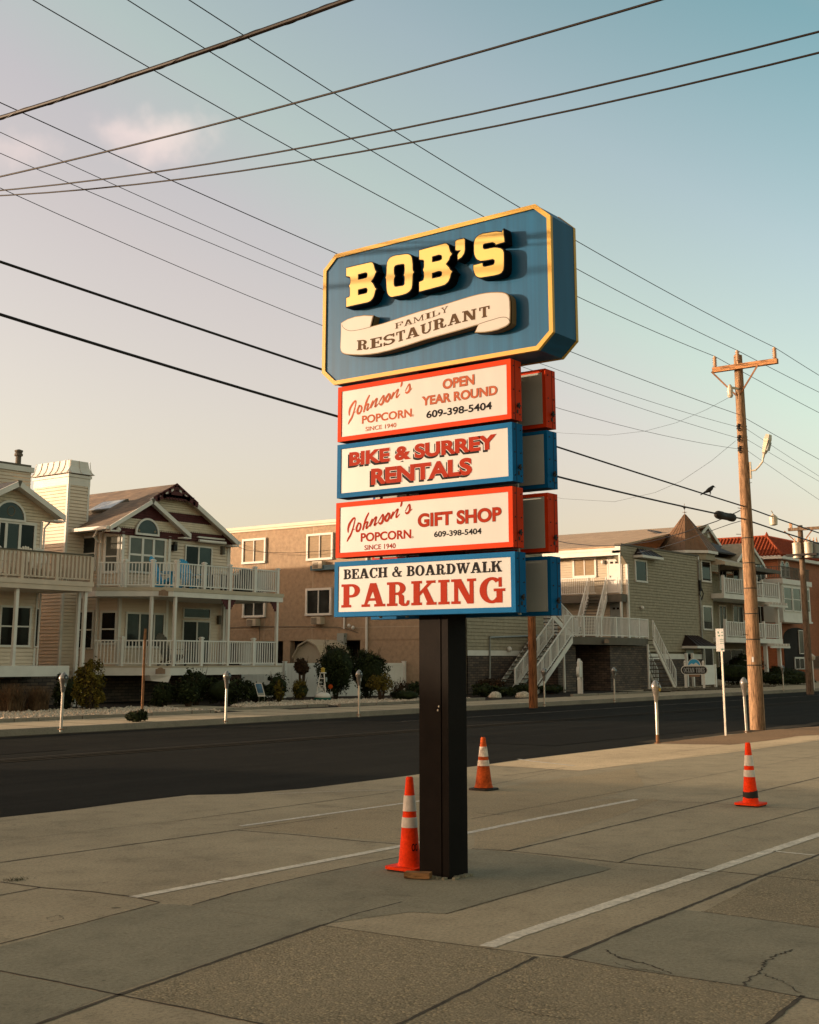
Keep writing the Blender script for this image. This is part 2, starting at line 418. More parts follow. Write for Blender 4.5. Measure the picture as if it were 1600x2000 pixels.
MT['orange'] = M('safety_orange', (0.80, 0.042, 0.004), 0.6, 0.14, 9.0, spec=0.08, fine=0.22, bscale=45)
MT['orangeold'] = M('scuffed_orange', (0.45, 0.075, 0.014), 0.7, 0.45, 9.0, spec=0.08, fine=0.4, bscale=40)
MT['bandwhite'] = M('reflective_white', (0.56, 0.52, 0.46), 0.45, 0.14, 8.0, fine=0.12, bscale=40)
MT['bandold'] = M('scuffed_white', (0.58, 0.50, 0.42), 0.6, 0.5, 14.0, fine=0.3, bscale=40)
MT['rubber'] = M('black_rubber', (0.02, 0.018, 0.016), 0.7, 0.2, 6.0)
MT['signblue'] = M('sign_blue', (0.003, 0.072, 0.160), 0.38, 0.22, 2.6, stretch=(1, 6.0, 0.12), spec=0.11)
MT['boxblue'] = M('box_blue', (0.001, 0.080, 0.205), 0.6, 0.12, 2.0, spec=0.05)
MT['boxred'] = M('box_red', (0.42, 0.030, 0.004), 0.6, 0.14, 3.0, spec=0.05)
MT['signyellow'] = M('sign_yellow', (0.44, 0.27, 0.045), 0.5, 0.06, 2.0, spec=0.2)
MT['letteryellow'] = M('letter_yellow', (0.52, 0.36, 0.085), 0.45, 0.06, 2.0, spec=0.25)
MT['plexi'] = M('cream_plexi', (0.355, 0.365, 0.36), 0.35, 0.05, 1.5, spec=0.15, stretch=(1, 2.5, .5))
MT['bannerface'] = M('banner_cream', (0.35, 0.34, 0.315), 0.4, 0.04, 2.0, spec=0.2)
MT['bannerside'] = M('banner_side', (0.17, 0.12, 0.055), 0.6, 0.1, 3.0, spec=0.2)
MT['letred'] = M('letter_red', (0.225, 0.015, 0.003), 0.6, 0.06, 3.0, spec=0.05)
MT['letfaded'] = M('faded_letter_red', (0.30, 0.075, 0.035), 0.6, 0.08, 3.0, spec=0.05)
MT['letblack'] = M('letter_black', (0.006, 0.0065, 0.008), 0.6, 0.1, 3.0, spec=0.05)
MT['letbrown'] = M('letter_brown', (0.062, 0.037, 0.018), 0.6, 0.08, 3.0, spec=0.05)
MT['boxgrey'] = M('box_back_grey', (0.26, 0.28, 0.26), 0.6, 0.08, 3.0, spec=0.2)
MT['chairblue'] = M('chair_blue', (0.045, 0.29, 0.50), 0.55, 0.1, 4.0, spec=0.15)
MT['chairwhite'] = M('chair_white', (0.60, 0.55, 0.46), 0.5, 0.1, 4.0)
MT['bluetarp'] = M('blue_panel', (0.06, 0.13, 0.17), 0.6, 0.2, 4.0)
MT['plaque'] = M('plaque_tan', (0.22, 0.13, 0.08), 0.6, 0.2, 20.0)
MT['yellowlamp'] = M('yellow_paint', (0.38, 0.27, 0.04), 0.5, 0.2, 6.0)
MT['green'] = M('green_paint', (0.015, 0.085, 0.065), 0.5, 0.15, 6.0)
MT['concrete'] = concrete('lot_concrete', (0.305, 0.262, 0.175), 0.36, 0.13)
MT['concgrey'] = concrete('pad_concrete', (0.215, 0.20, 0.14), 0.34, 0.11)
MT['aggregate'] = concrete('exposed_aggregate', (0.28, 0.238, 0.155), 0.30, 0.13, agg=0.70)
MT['aggfine'] = concrete('worn_aggregate', (0.32, 0.265, 0.17), 0.30, 0.14, agg=0.25)
MT['walk'] = concrete('sidewalk_concrete', (0.42, 0.345, 0.235), 0.25, 0.10)
MT['kerb'] = concrete('kerb_concrete', (0.24, 0.21, 0.165), 0.3, 0.12)
MT['asphalt'] = concrete('street_asphalt', (0.0145, 0.014, 0.011), 0.35, 0.18, rough=0.95, spec=0.04, track=0.38)
MT['asphpatch'] = concrete('road_patch_asphalt', (0.0125, 0.012, 0.0095), 0.25, 0.16, rough=0.95, spec=0.04)
MT['gutter'] = concrete('gutter_dirt', (0.060, 0.048, 0.032), 0.5, 0.2, spec=0.05)
MT['earth'] = concrete('yard_ground', (0.11, 0.095, 0.07), 0.4, 0.2)
MT['joint'] = M('joint_filler', (0.055, 0.046, 0.032), 0.95, 0.4, 10.0)
MT['linewhite'] = M('line_paint', (0.60, 0.56, 0.45), 0.8, 0.22, 9.0, fine=0.35, bscale=35)
MT['lineold'] = M('worn_line_paint', (0.55, 0.52, 0.44), 0.85, 0.25, 12.0, fine=0.4, bscale=35)
MT['lineyellow'] = M('worn_yellow_line', (0.034, 0.027, 0.016), 0.9, 0.3, 9.0, fine=0.4, bscale=20, spec=0.05)
MT['sunpatch_walk'] = concrete('sun_bright_walk', (0.55, 0.43, 0.27), 0.30, 0.14)  # paler than the lot concrete, putting sunlight into the colour
MT['strip'] = concrete('gravel_strip', (0.30, 0.195, 0.11), 0.3, 0.3, agg=0.8)
# ------------------------------------------------------------------ the ground
WALK = 0.13                                                       # far pavement and yards stand a kerb above the street
def flat(name, pts, z, mat, thick=0.0):
    mb = MB()
    if thick: mb.prism([(p[0], p[1], z-thick) for p in pts], (0, 0, thick))
    else: mb.poly([(p[0], p[1], z) for p in pts])
    o = struct(mb, name, mat)
    return o
flat('ground', [(-900, -900), (1500, -900), (1500, 1500), (-900, 1500)], -0.10, MT['earth'])
flat('street', [(-300, 11.3), (700, 11.3), (700, 24.6), (-300, 24.6)], -0.02, MT['asphalt'])
flat('street_joint', [(-300, 18.9), (700, 18.9), (700, 18.95), (-300, 18.95)], -0.016, MT['joint'])
# the lot: edge to the street follows the old driveway lip
lip = [at_z(x, y) for x, y in ((-300, 1640), (0, 1597), (130, 1583), (250, 1567), (370, 1553), (462, 1551), (600, 1540), (800, 1515), (1000, 1486), (1280, 1452), (1420, 1435), (1600, 1419))]
edge = [(-60, 11.95)] + [(p.x, p.y) for p in lip] + [(120, 11.6)]
flat('parking_lot', [(-60, -40), (120, -40)] + edge[::-1], 0.0, MT['concrete'])

def PZ(pts, z=0.0): return [at_z(x, y, z) for x, y in pts]
def ragged(pts, amp, step, seed):
    """densify a closed outline and let its edge wander a little, like a worn slab edge"""
    rnd = random.Random(seed); out = []
    n = len(pts)
    for i in range(n):
        a, b = Vector(pts[i][:2]), Vector(pts[(i+1) % n][:2]); L = (b-a).length
        k = max(1, int(L/step)); nrm = Vector((-(b-a).y, (b-a).x)).normalized() if L > 1e-6 else Vector((0, 0))
        for j in range(k):
            p = a + (b-a)*(j/k)
            w = amp*(mnoise.noise(Vector((p.x*2.3, p.y*2.3, seed)))*1.6 + rnd.uniform(-.35, .35))
            out.append((p + nrm*w) if j else p)
    return [(p.x, p.y) for p in out]
def slab(pxs, z, mat, name='pavement_slab', amp=0.012, seed=1):
    return flat(name, ragged(PZ(pxs), amp, 0.12, seed), z, mat)
slab([(250, 1942), (440, 1873), (630, 1808), (800, 1832), (960, 1853), (1047, 1869), (930, 1925), (800, 1988), (700, 2060), (500, 2000)], 0.0011, MT['aggregate'], seed=2)
slab([(1050, 1870), (1105, 1872), (1210, 1891), (1330, 1908), (1450, 1926), (1558, 1946), (1490, 2010), (1350, 2080), (700, 2075), (802, 1989), (935, 1924)], 0.0011, MT['aggregate'], seed=3)
slab([(1498, 1712), (1620, 1668), (1700, 1700), (1700, 1830), (1560, 1806), (1375, 1781)], 0.0011, MT['aggregate'], seed=4)
slab([(470, 1618), (815, 1558), (930, 1545), (1240, 1500), (1260, 1535), (990, 1610), (790, 1646)], 0.0009, MT['aggfine'], seed=5)
slab([(930, 1600), (1200, 1560), (1290, 1562), (1195, 1597), (995, 1661), (925, 1655)], 0.0012, MT['aggfine'], seed=6)
slab([(0, 1849), (305, 1766), (375, 1769), (470, 1784), (628, 1806), (430, 1873), (222, 1941), (0, 1895)], 0.0009, MT['concgrey'], seed=7)
slab([(0, 1899), (218, 1942), (80, 1999), (-100, 2080), (-300, 1990)], 0.0013, MT['concgrey'], seed=8)
# smooth newer pad the sign stands on
slab([(376, 1768), (530, 1727), (700, 1690), (800, 1670), (920, 1659), (985, 1664), (1100, 1677), (1195, 1697), (1120, 1716), (1000, 1748), (870, 1785), (800, 1782), (628, 1806), (520, 1792)], 0.0019, MT['concgrey'], 'sign_pad', seed=10)
# patched slab with cracks, right
slab([(1105, 1869), (1250, 1809), (1330, 1777), (1372, 1781), (1560, 1806), (1700, 1832), (1700, 1990), (1560, 1946), (1450, 1925), (1210, 1890)], 0.0009, MT['concgrey'], seed=11)

JB = MB()
def ribbon(mb, pts, w, z, seed, step=0.045, amp=0.45, wander=0.004, jag=0.5):
    rnd = random.Random(seed); row = []
    for i in range(len(pts)-1):
        a, b = Vector(pts[i][:2]), Vector(pts[i+1][:2]); L = (b-a).length; k = max(1, int(L/step))
        d = (b-a)/max(L, 1e-6); nr = Vector((-d.y, d.x))
        for j in range(k + (1 if i == len(pts)-2 else 0)):
            p = a + (b-a)*(j/k); q = Vector((p.x*3.1, p.y*3.1, seed*1.7))
            p = p + nr*(wander*1.5*mnoise.noise(q*2.0) + rnd.uniform(-wander, wander)*jag)
            hw = w/2*(1 + amp*mnoise.noise(q*4) + amp*rnd.uniform(-.4, .4))
            row.append((p + nr*hw, p - nr*hw))
    vs = []
    for a, b in row: vs += [(a.x, a.y, z), (b.x, b.y, z)]
    mb.add(vs, [[2*i, 2*i+1, 2*i+3, 2*i+2] for i in range(len(row)-1)])
joints = [
    ([(-200, 1713), (0, 1685), (465, 1621)], .030), ([(465, 1621), (640, 1597)], .018), ([(345, 1604), (560, 1575), (770, 1547)], .022),
    ([(0, 1643), (345, 1604)], .010), ([(465, 1622), (580, 1631), (700, 1643), (790, 1650)], .024),
    ([(0, 1723), (80, 1734), (180, 1742), (260, 1752), (312, 1763)], .026), ([(-200, 1800), (0, 1749), (80, 1734)], .024),
    ([(0, 1844), (160, 1804), (310, 1764)], .016), ([(376, 1768), (450, 1746), (530, 1727), (660, 1698), (790, 1672)], .022),
    ([(60, 2006), (235, 1943), (628, 1808)], .036), ([(628, 1808), (700, 1784), (785, 1762)], .022), ([(-200, 1858), (0, 1897), (110, 1918), (222, 1942), (380, 1973), (520, 2003)], .020),
    ([(990, 1663), (1620, 1514)], .030), ([(1210, 1685), (1250, 1671), (1350, 1644), (1620, 1571)], .018),
    ([(922, 1658), (990, 1662), (1100, 1673), (1210, 1685), (1360, 1698), (1495, 1711), (1620, 1723)], .022),
    ([(1102, 1871), (1250, 1808), (1365, 1763), (1495, 1709), (1640, 1655)], .040), ([(770, 2006), (1048, 1869)], .030),
    ([(628, 1808), (800, 1833), (960, 1854), (1105, 1871), (1210, 1891), (1330, 1909), (1450, 1926), (1560, 1947), (1650, 1962)], .013),
    ([(1490, 2010), (1530, 1975), (1568, 1945)], .030), ([(870, 1786), (1000, 1749), (1120, 1716), (1180, 1702)], .014),
    ([(920, 1600), (1015, 1582), (1410, 1510), (1620, 1472)], .012), ([(920, 1542), (1100, 1503)], .010),
    ([(980, 1516), (1040, 1509), (1105, 1499)], .020), ([(1280, 1563), (1400, 1570), (1500, 1577), (1620, 1582)], .014),
    ([(1330, 1474), (1450, 1477), (1620, 1481)], .018), ([(930, 1588), (985, 1592)], .020), ([(1370, 1781), (1480, 1795), (1620, 1815)], .010),
    ([(1310, 1470), (1420, 1456), (1560, 1440)], .014), ([(600, 1571), (700, 1580), (815, 1586)], .012), ([(1180, 1558), (1280, 1563)], .010)]
for i, (pts, w) in enumerate(joints): ribbon(JB, PZ(pts), w*.78, 0.0024, 20+i)
ribbon(JB, [(17.2, 11.6), (17.2, 9.85)], .012, .0024, 58); ribbon(JB, [(17.2, 9.85), (40, 9.3)], .012, .0024, 59)  # joints drawn round the added pale sun patch
cracks = [([(1452, 1926), (1462, 1912), (1487, 1900), (1492, 1880), (1510, 1870), (1530, 1862), (1546, 1855)], .014),
          ([(1183, 1856), (1205, 1868), (1222, 1874), (1262, 1884), (1310, 1903)], .016), ([(1195, 1880), (1240, 1892), (1300, 1901)], .008),
          ([(1492, 1902), (1530, 1918), (1562, 1940)], .007), ([(970, 1965), (1040, 1980), (1130, 1992)], .007), ([(330, 1690), (420, 1678), (520, 1671)], .004),
          ([(700, 1755), (760, 1748), (820, 1752)], .004), ([(90, 1795), (115, 1788), (122, 1797), (95, 1801)], .006)]
for i, (pts, w) in enumerate(cracks): ribbon(JB, PZ(pts), w*.8, 0.0026, 60+i, 0.018, 0.9, 0.014, 1.0)
struct(JB, 'pavement_joints', MT['joint'], fix=False)

def paint(pts, w, mat, seed, name='painted_line'):
    mb = MB(); ribbon(mb, PZ(pts), w, 0.0032, seed, 0.025, 0.10, 0.004, 0.6)
    return struct(mb, name, mat, fix=False)
paint([(952, 1850), (1010, 1827), (1380, 1704)], .105, MT['linewhite'], 81)
paint([(1383, 1703), (1500, 1664), (1680, 1604)], .105, MT['linewhite'], 82)
paint([(1510, 1663), (1592, 1671)], .05, MT['linewhite'], 83)
paint([(260, 1753), (428, 1721)], .095, MT['linewhite'], 84)
paint([(434, 1720), (600, 1688), (830, 1644)], .095, MT['linewhite'], 85)
paint([(905, 1629), (1060, 1597), (1243, 1562)], .085, MT['lineold'], 86)
paint([(470, 1614), (640, 1590), (840, 1562)], .075, MT['lineold'], 87)
paint([(530, 1551), (660, 1546), (800, 1543)], .030, MT['lineold'], 88)
paint([(1013, 1483), (1040, 1487), (1122, 1496)], .07, MT['lineold'], 89)
for i, dy in enumerate((0.0, 0.28)):
    mb = MB(); ribbon(mb, [(-60, 18.35+dy), (200, 18.35+dy)], .10, -0.012, 90+i, 0.4, 0.35, 0.0)
    struct(mb, 'road_marking', MT['lineyellow'], fix=False)
mb = MB(); ribbon(mb, [(28, 21.6), (200, 21.6)], .05, -0.012, 93, 0.4, 0.5, 0.0); struct(mb, 'road_seam', MT['kerb'], fix=False)
for k_, (x0_, x1_, y0_, y1_, m_) in enumerate(((22, 29, 13.2, 15.2, 'asphpatch'), (44, 53, 19.6, 22.8, 'asphpatch'), (12.5, 15.5, 19.8, 22.2, 'asphpatch'), (33, 36, 12.4, 14.0, 'asphpatch'))):
    flat('road_patch', ragged([(x0_, y0_), (x1_, y0_+.1), (x1_+.2, y1_), (x0_-.1, y1_)], 0.05, .3, 70+k_), -0.0145, MT[m_])
mb = MB(); ribbon(mb, [(-60, 24.28), (200, 24.28)], .34, -0.0165, 95, 0.3, 0.3, 0.02); struct(mb, 'gutter', MT['gutter'], fix=False)
mb = MB(); ribbon(mb, [(24, 12.2), (90, 11.9)], .5, -0.0165, 96, 0.3, 0.5, 0.05); struct(mb, 'gutter', MT['gutter'], fix=False)
# planting strip of loose gravel by the near meters
flat('near_walk_sun_patch', ragged([(17.2, 9.85), (22.5, 9.6), (70, 9.2), (70, 11.3), (32.0, 11.42), (27.3, 11.86), (23.6, 11.78), (18.4, 11.70), (17.2, 11.60)], 0.02, 0.3, 31), 0.0015, MT['sunpatch_walk'])  # added pale slab where the sun falls; extra brightness is in its colour
slab([(1277, 1452), (1345, 1454), (1425, 1455), (1500, 1447), (1560, 1438), (1640, 1434), (1640, 1416), (1500, 1426), (1420, 1436)], 0.0022, MT['strip'], 'gravel_strip', 0.03, 12)
# covers and little hollows in the lot
for i, (x, y, r) in enumerate(((1205, 1472, .30), (1270, 1461, .20), (1235, 1464, .16), (1010, 1498, .12))):
    p = at_z(x, y); mb = MB(); mb.lathe([(r, 0), (r, .006), (r*.92, .009), (0.01, .009)], 20, (0, 0, 0))
    solo(mb, 'utility_cover', MT['rubber'], ['round dark manhole cover, largest of the covers near the street edge', 'dark utility cover just in front of the near parking meter base', 'small dark cover between the large manhole and the meter', 'smallest dark cover beside the worn white corner mark'][i], 'utility cover', 'round covers in the lot', loc=(p.x, p.y, 0.002))
# litter and dry leaves: little scraps lying on the lot
for i, (x, y, s, m, lb) in enumerate(((178, 1892, .055, 'rubber', 'dark flattened scrap lying on the grey slab at lower left'), (414, 1861, .028, 'rubber', 'small dark scrap lying near the long joint at lower left'), (280, 1960, .022, 'rubber', 'tiny dark scrap on the exposed aggregate edge, bottom left'), (1094, 1478, .06, 'white', 'white paper scrap lying by the faint corner line'), (1122, 1476, .05, 'white', 'white scrap farther right of the other paper by the corner line'), (1223, 1483, .05, 'rubber', 'dark leaf lying beyond the manhole cover'))):
    p = at_z(x, y); rnd = random.Random(i); mb = MB()
    pts = [(s*rnd.uniform(.6, 1.2)*math.cos(a), s*rnd.uniform(.4, .8)*math.sin(a), rnd.uniform(0, .006)) for a in [k*math.pi/4 for k in range(8)]]
    mb.prism(pts, (0, 0, .006)); solo(mb, 'litter', MT[m], lb, 'litter', loc=(p.x, p.y, 0.003))

# far side: kerb, pavement, yards
mb = MB(); mb.box(-200, 24.45, -0.1, 700, 24.62, WALK); struct(mb, 'kerb', MT['kerb'])
flat('sidewalk', [(-200, 24.62), (700, 24.62), (700, 27.2), (-200, 27.2)], WALK, MT['walk'])
mb = MB()
for x in [i*1.55 for i in range(0, 70)]: mb.box(x, 24.62, WALK+.001, x+.02, 27.2, WALK+.004)
struct(mb, 'sidewalk_joints', MT['joint'], fix=False)
flat('yard', [(-200, 27.2), (47.2, 27.2), (47.2, 80), (-200, 80)], WALK-.01, MT['mulch'])
flat('forecourt', [(57.0, 27.2), (300, 27.2), (300, 80), (57.0, 80)], WALK-.006, MT['walk'])
flat('garden_bed', [(47.2, 27.6), (57.0, 27.6), (57.0, 80), (47.2, 80)], WALK-.004, MT['mulch'])
flat('driveway', [(27.6, 27.2), (29.6, 27.2), (30.4, 33), (28.0, 33)], WALK+.002, MT['walk'])
# low stone border of the gravel beds
mb = MB()
def border(x0, x1, y):
    rnd = random.Random(int(x0*7))
    x = x0
    while x < x1:
        L = rnd.uniform(.5, .9); mb.box(x, y+rnd.uniform(-.02, .02), WALK-.05, min(x+L-.02, x1), y+.14, WALK+.08+rnd.uniform(-.01, .01)); x += L
for a_, b_, y_, lb_ in ((14, 26.4, 27.25, 'low stone edging before the gravel of the left-hand cream house'), (26.6, 32.3, 28.0, 'low stone edging before the porch gravel, behind the second far meter'), (32.5, 41, 27.6, 'low stone edging before the gravel bed with the ornamental buoy'), (47.2, 54.5, 27.3, 'low stone edging before the dark bed right of the sign post')):
    mb = MB(); border(a_, b_, y_); solo(mb, 'garden_edging', MT['kerb'], lb_, 'garden edging', 'stone edgings of the front beds')
def gravel(polys, n, name, seed, size=(.025, .06)):
    rnd = random.Random(seed); mb = MB(); regs = []
    for poly in polys:
        xs = [p[0] for p in poly]; ys = [p[1] for p in poly]
        regs.append((poly, min(xs), max(xs), min(ys), max(ys)))
    def inside(x, y, poly):
        c = False; j = len(poly)-1
        for i in range(len(poly)):
            a, b = poly[i], poly[j]
            if (a[1] > y) != (b[1] > y) and x < (b[0]-a[0])*(y-a[1])/(b[1]-a[1])+a[0]: c = not c
            j = i
        return c
    done = 0
    wts = [(r[2]-r[1])*(r[4]-r[3]) for r in regs]
    while done < n:
        r = rnd.choices(regs, wts)[0]
        x, y = rnd.uniform(r[1], r[2]), rnd.uniform(r[3], r[4])
        if not inside(x, y, r[0]): continue
        done += 1
        s = rnd.uniform(*size); z = WALK + rnd.uniform(0, .05)
        q = Matrix.Rotation(rnd.uniform(0, 6.28), 3, 'Z')
        vs = [q @ Vector(v) for v in ((s*rnd.uniform(.8, 1.5), 0, 0), (0, s*rnd.uniform(.7, 1.2), 0), (-s*rnd.uniform(.8, 1.5), 0, .01), (0, -s*rnd.uniform(.7, 1.2), 0), (s*.2, 0, s*rnd.uniform(.5, .9)), (0, 0, -s*.6))]
        mb.add([(v.x+x, v.y+y, v.z+z) for v in vs], [[0,1,4],[1,2,4],[2,3,4],[3,0,4],[1,0,5],[2,1,5],[3,2,5],[0,3,5]])
    return tag(mb.build(name, MT['stonewhite'], fix=False), kind='stuff')
g1 = [(12, 27.4), (26.8, 27.4), (27.6, 30.5), (26, 31.8), (20, 31.6), (12, 31.5)]
g2 = [(29.0, 28.1), (32.4, 28.1), (40.5, 27.75), (41.0, 29.0), (38, 31.0), (34.4, 32.0), (31.5, 31.4), (30.2, 30.4)]
gravel([g1, g2], 10500, 'gravel', 5, (.03, .085))
g3 = [(56.5, 27.6), (63, 27.4), (64, 28.6), (60, 29.2), (57, 29.0)]; g4 = [(66.5, 28.4), (71, 27.8), (72, 29.4), (67, 30.0)]
gravel([g3, g4], 1200, 'river_rock', 6, (.06, .12)).data.materials[0] = MT['earth']
# ------------------------------------------------------------------ the restaurant sign
PX, PY = 8.24, 5.90                                               # front corner of the sign's post
def sg(x, y, d):
    """photo pixel to (e, z) on the sign plane d metres behind the post's front: e runs to the right along the face"""
    p = at_x(x, y, PX + d); return (PY - p.y, p.z)
def SP(e, z, d): return Vector((PX + d, PY - e, z))
sign = thing('restaurant_sign', 'tall sign with blue cabinet lettered BOB\'S over stacked light boxes on black post', 'sign', (PX+.125, PY+.14, 0))
mb = MB()
mb.box(PX, PY-.006, -.05, PX+.25, PY+.055, 4.3); mb.box(PX+.012, PY+.055, -.05, PX+.25, PY+.068, 4.3); mb.box(PX, PY+.068, -.05, PX+.25, PY+.279, 4.3)
pole = mb.build('post', MT['polepaint'], sign)
mb = MB()
for k, (z, yy) in enumerate(((1.28, .09), (1.25, .10))): mb.lathe([(.006, 0), (.006, .012), (.001, .016)], 8, (PX-.002, PY+yy-.006, z))
mb.build('bolt', MT['galv'], pole)
mb = MB()
rnd = random.Random(3)
for k in range(60):
    t = rnd.uniform(0, 1); e = rnd.uniform(.01, .05)
    if rnd.random() < .5: x, y = PX - e, PY + .27*t
    else: x, y = PX + .25*t, PY - .006 - e
    s = rnd.uniform(.006, .016); mb.obox((x, y, s*.3+.006), (s, 0, 0), (0, s*.8, 0), (s*.2, 0, s*.5))
mb.build('grout', MT['concgrey'], sign)
# slim hanger tubes between the boxes
for e, d in ((-.78, .13), (.60, .13), (-.50, .13)):
    mb = MB(); mb.tube([SP(e, 1.99, d), SP(e, 4.05, d)], .014, 8); mb.build('support_rod', MT['greysteel'], sign)

# --- lettering tools
def curve_mesh(splines, extrude=0.0, offset=0.0):
    cu = bpy.data.curves.new('outline', 'CURVE'); cu.dimensions = '2D'; cu.fill_mode = 'BOTH'
    cu.extrude = extrude; cu.offset = offset
    for pts in splines:
        sp = cu.splines.new('POLY'); sp.points.add(len(pts)-1); sp.use_cyclic_u = True
        for q, p in zip(sp.points, pts): q.co = (p[0], p[1], 0, 1)
    o = bpy.data.objects.new('outline', cu); COL.objects.link(o)
    dg = bpy.context.evaluated_depsgraph_get(); me = bpy.data.meshes.new_from_object(o.evaluated_get(dg))
    vs = [tuple(v.co) for v in me.vertices]; fs = [list(p.vertices) for p in me.polygons]
    bpy.data.objects.remove(o); bpy.data.curves.remove(cu); bpy.data.meshes.remove(me)
    return vs, fs
def text_mesh(body, offset=0.0, spacing=1.0):
    cu = bpy.data.curves.new('text', 'FONT'); cu.body = body; cu.offset = offset; cu.space_character = spacing; cu.resolution_u = 6
    o = bpy.data.objects.new('text', cu); COL.objects.link(o)
    dg = bpy.context.evaluated_depsgraph_get(); me = bpy.data.meshes.new_from_object(o.evaluated_get(dg))
    vs = [tuple(v.co) for v in me.vertices]; fs = [list(p.vertices) for p in me.polygons]
    bpy.data.objects.remove(o); bpy.data.curves.remove(cu); bpy.data.meshes.remove(me)
    return vs, fs
def fit(vs, e0, z0, e1, z1):
    xs = [v[0] for v in vs]; ys = [v[1] for v in vs]; a, b, c, d = min(xs), max(xs), min(ys), max(ys)
    return [(e0 + (v[0]-a)/(b-a)*(e1-e0), z0 + (v[1]-c)/(d-c)*(z1-z0), v[2]) for v in vs]
def put(mb, vs, fs, d):
    """lay (e, z, height) vertices on the sign plane at depth d, height toward the viewer"""
    mb.add([SP(v[0], v[1], d - (v[2] if len(v) > 2 else 0)) for v in vs], fs)

# --- slab-serif alphabet drawn from bars and ring arcs, unit height; S thick stem, T serif
def serif_font(S=.25, T=.11):
    def R(x0, y0, x1, y1): return [(x0,y0),(x1,y0),(x1,y1),(x0,y1)]
    def A(cx, cy, rx, ry, a0, a1, tx, ty, n=14):
        o = []; i = []
        for k in range(n+1):
            t = math.radians(a0+(a1-a0)*k/n); o.append((cx+rx*math.cos(t), cy+ry*math.sin(t))); i.append((cx+(rx-tx)*math.cos(t), cy+(ry-ty)*math.sin(t)))
        return [[o[k], o[k+1], i[k+1], i[k]] for k in range(n)]
    s = .09
    G = {}
    def stem(x, w=None, top=True, bot=True):
        w = w or S; r = [R(x, 0, x+w, 1)]
        if bot: r.append(R(x-s, 0, x+w+s, T))
        if top: r.append(R(x-s, 1-T, x+w+s, 1))
        return r
    G['I'] = (S+2*s, stem(s))
    G['P'] = (.80, stem(s, top=False) + [R(0, 1-T, s+S+.1, 1), R(s+S, .42, s+S+.12, .42+T)] + A(s+S+.1, .71, .80-s-S-.1, .29, -90, 90, S*.92, T))
    G['B'] = (.80, [R(s, 0, s+S, 1), R(0, 0, s+S+.1, T), R(0, 1-T, s+S+.1, 1), R(s+S, .47, s+S+.12, .47+T)] + A(s+S+.08, .745, .74-s-S-.08, .255, -90, 90, S*.85, T) + A(s+S+.08, .29, .80-s-S-.08, .29, -90, 90, S*.9, T))
    G['R'] = (.92, stem(s, top=False) + [R(0, 1-T, s+S+.1, 1), R(s+S, .45, s+S+.12, .45+T)] + A(s+S+.08, .725, .76-s-S-.08, .275, -90, 90, S*.9, T) +
              [[(.44, .50), (.60, .50), (.70, .40), (.70, .12), (.76, .03), (.60, 0), (.49, .10), (.49, .38)], [(.70, .12), (.74, .09), (.78, .10), (.82, .22), (.92, .22), (.90, .05), (.80, -.02), (.64, -.01)]])
    G['D'] = (.86, [R(s, 0, s+S, 1), R(0, 0, s+S+.1, T), R(0, 1-T, s+S+.1, 1)] + A(s+S+.06, .5, .86-s-S-.06, .5, -90, 90, S, T))
    G['E'] = (.76, [R(s, 0, s+S, 1), R(0, 0, .76, T), R(0, 1-T, .74, 1), R(.64, T, .76, .33), R(.62, .68, .74, 1-T), R(s+S, .46, .56, .46+T), R(.48, .36, .56, .46), R(.48, .46+T, .56, .67)])
    G['F'] = (.72, [R(s, 0, s+S, 1), R(0, 0, s+S+s, T), R(0, 1-T, .72, 1), R(.60, .66, .72, 1-T), R(s+S, .46, .54, .46+T), R(.46, .36, .54, .46), R(.46, .46+T, .54, .67)])
    G['L'] = (.74, stem(s) + [R(s+S, 0, .74, T), R(.62, T, .74, .36)])
    G['T'] = (.82, [R(.41-S/2, 0, .41+S/2, 1), R(.41-S/2-s, 0, .41+S/2+s, T), R(0, 1-T, .82, 1), R(0, .68, .11, 1-T), R(.71, .68, .82, 1-T)])
    G['H'] = (.96, stem(s) + stem(.96-s-S) + [R(s+S, .45, .96-s-S, .45+T)])
    G['N'] = (1.0, [R(s+.02, 0, s+.02+S*.62, 1), R(0, 0, s+S*.62+s+.02, T), R(0, 1-T, .3, 1), R(.94-s-S*.62, .0, .94-s, 1), R(.94-s-S*.62-s, 1-T, .94, 1), [(s, 1), (s+S*1.15, 1), (.94-s, 0), (.94-s-S*.95, 0)]])
    G['K'] = (1.0, stem(s) + [[(s+S, .38), (s+S, .55), (.70, .94), (.86, .94)], [(.44, .60), (.62, .72), (.92, .06), (.66, .06)], R(.60, 0, 1.0, T), R(.60, 1-T, .96, 1)])
    G['A'] = (1.0, [[(.36, 1), (.62, 1), (.62-S*.25, .82), (.22, .05), (.10, .05)], [(.38, 1), (.62, 1), (.92, .05), (.92-S*1.08, .05)], R(.24, .25, .72, .25+T), R(0, 0, .36, T), R(.54, 0, 1.0, T)])
    G['U'] = (.94, [R(s, .3, s+S, 1), R(0, 1-T, s+S+s, 1), R(.94-s-S*.5, .3, .94-s, 1), R(.94-2*s-S*.5, 1-T, .94, 1)] + A((s+.94-s)/2, .32, (.94-2*s)/2, .34, 180, 360, S*.75, T*1.2))
    G['C'] = (.82, A(.44, .5, .44, .52, 50, 310, S, T) + [R(.68, .64, .80, 1), R(.66, .16, .80, .30)])
    G['O'] = (.90, A(.45, .5, .45, .52, 0, 360, S, T, 28))
    G['G'] = (.94, A(.46, .5, .46, .52, 48, 315, S*1.05, T*1.1, 22) + [R(.70, .62, .82, 1), R(.62, 0, .84, .45), R(.52, .45-.0, .94, .45+T)])
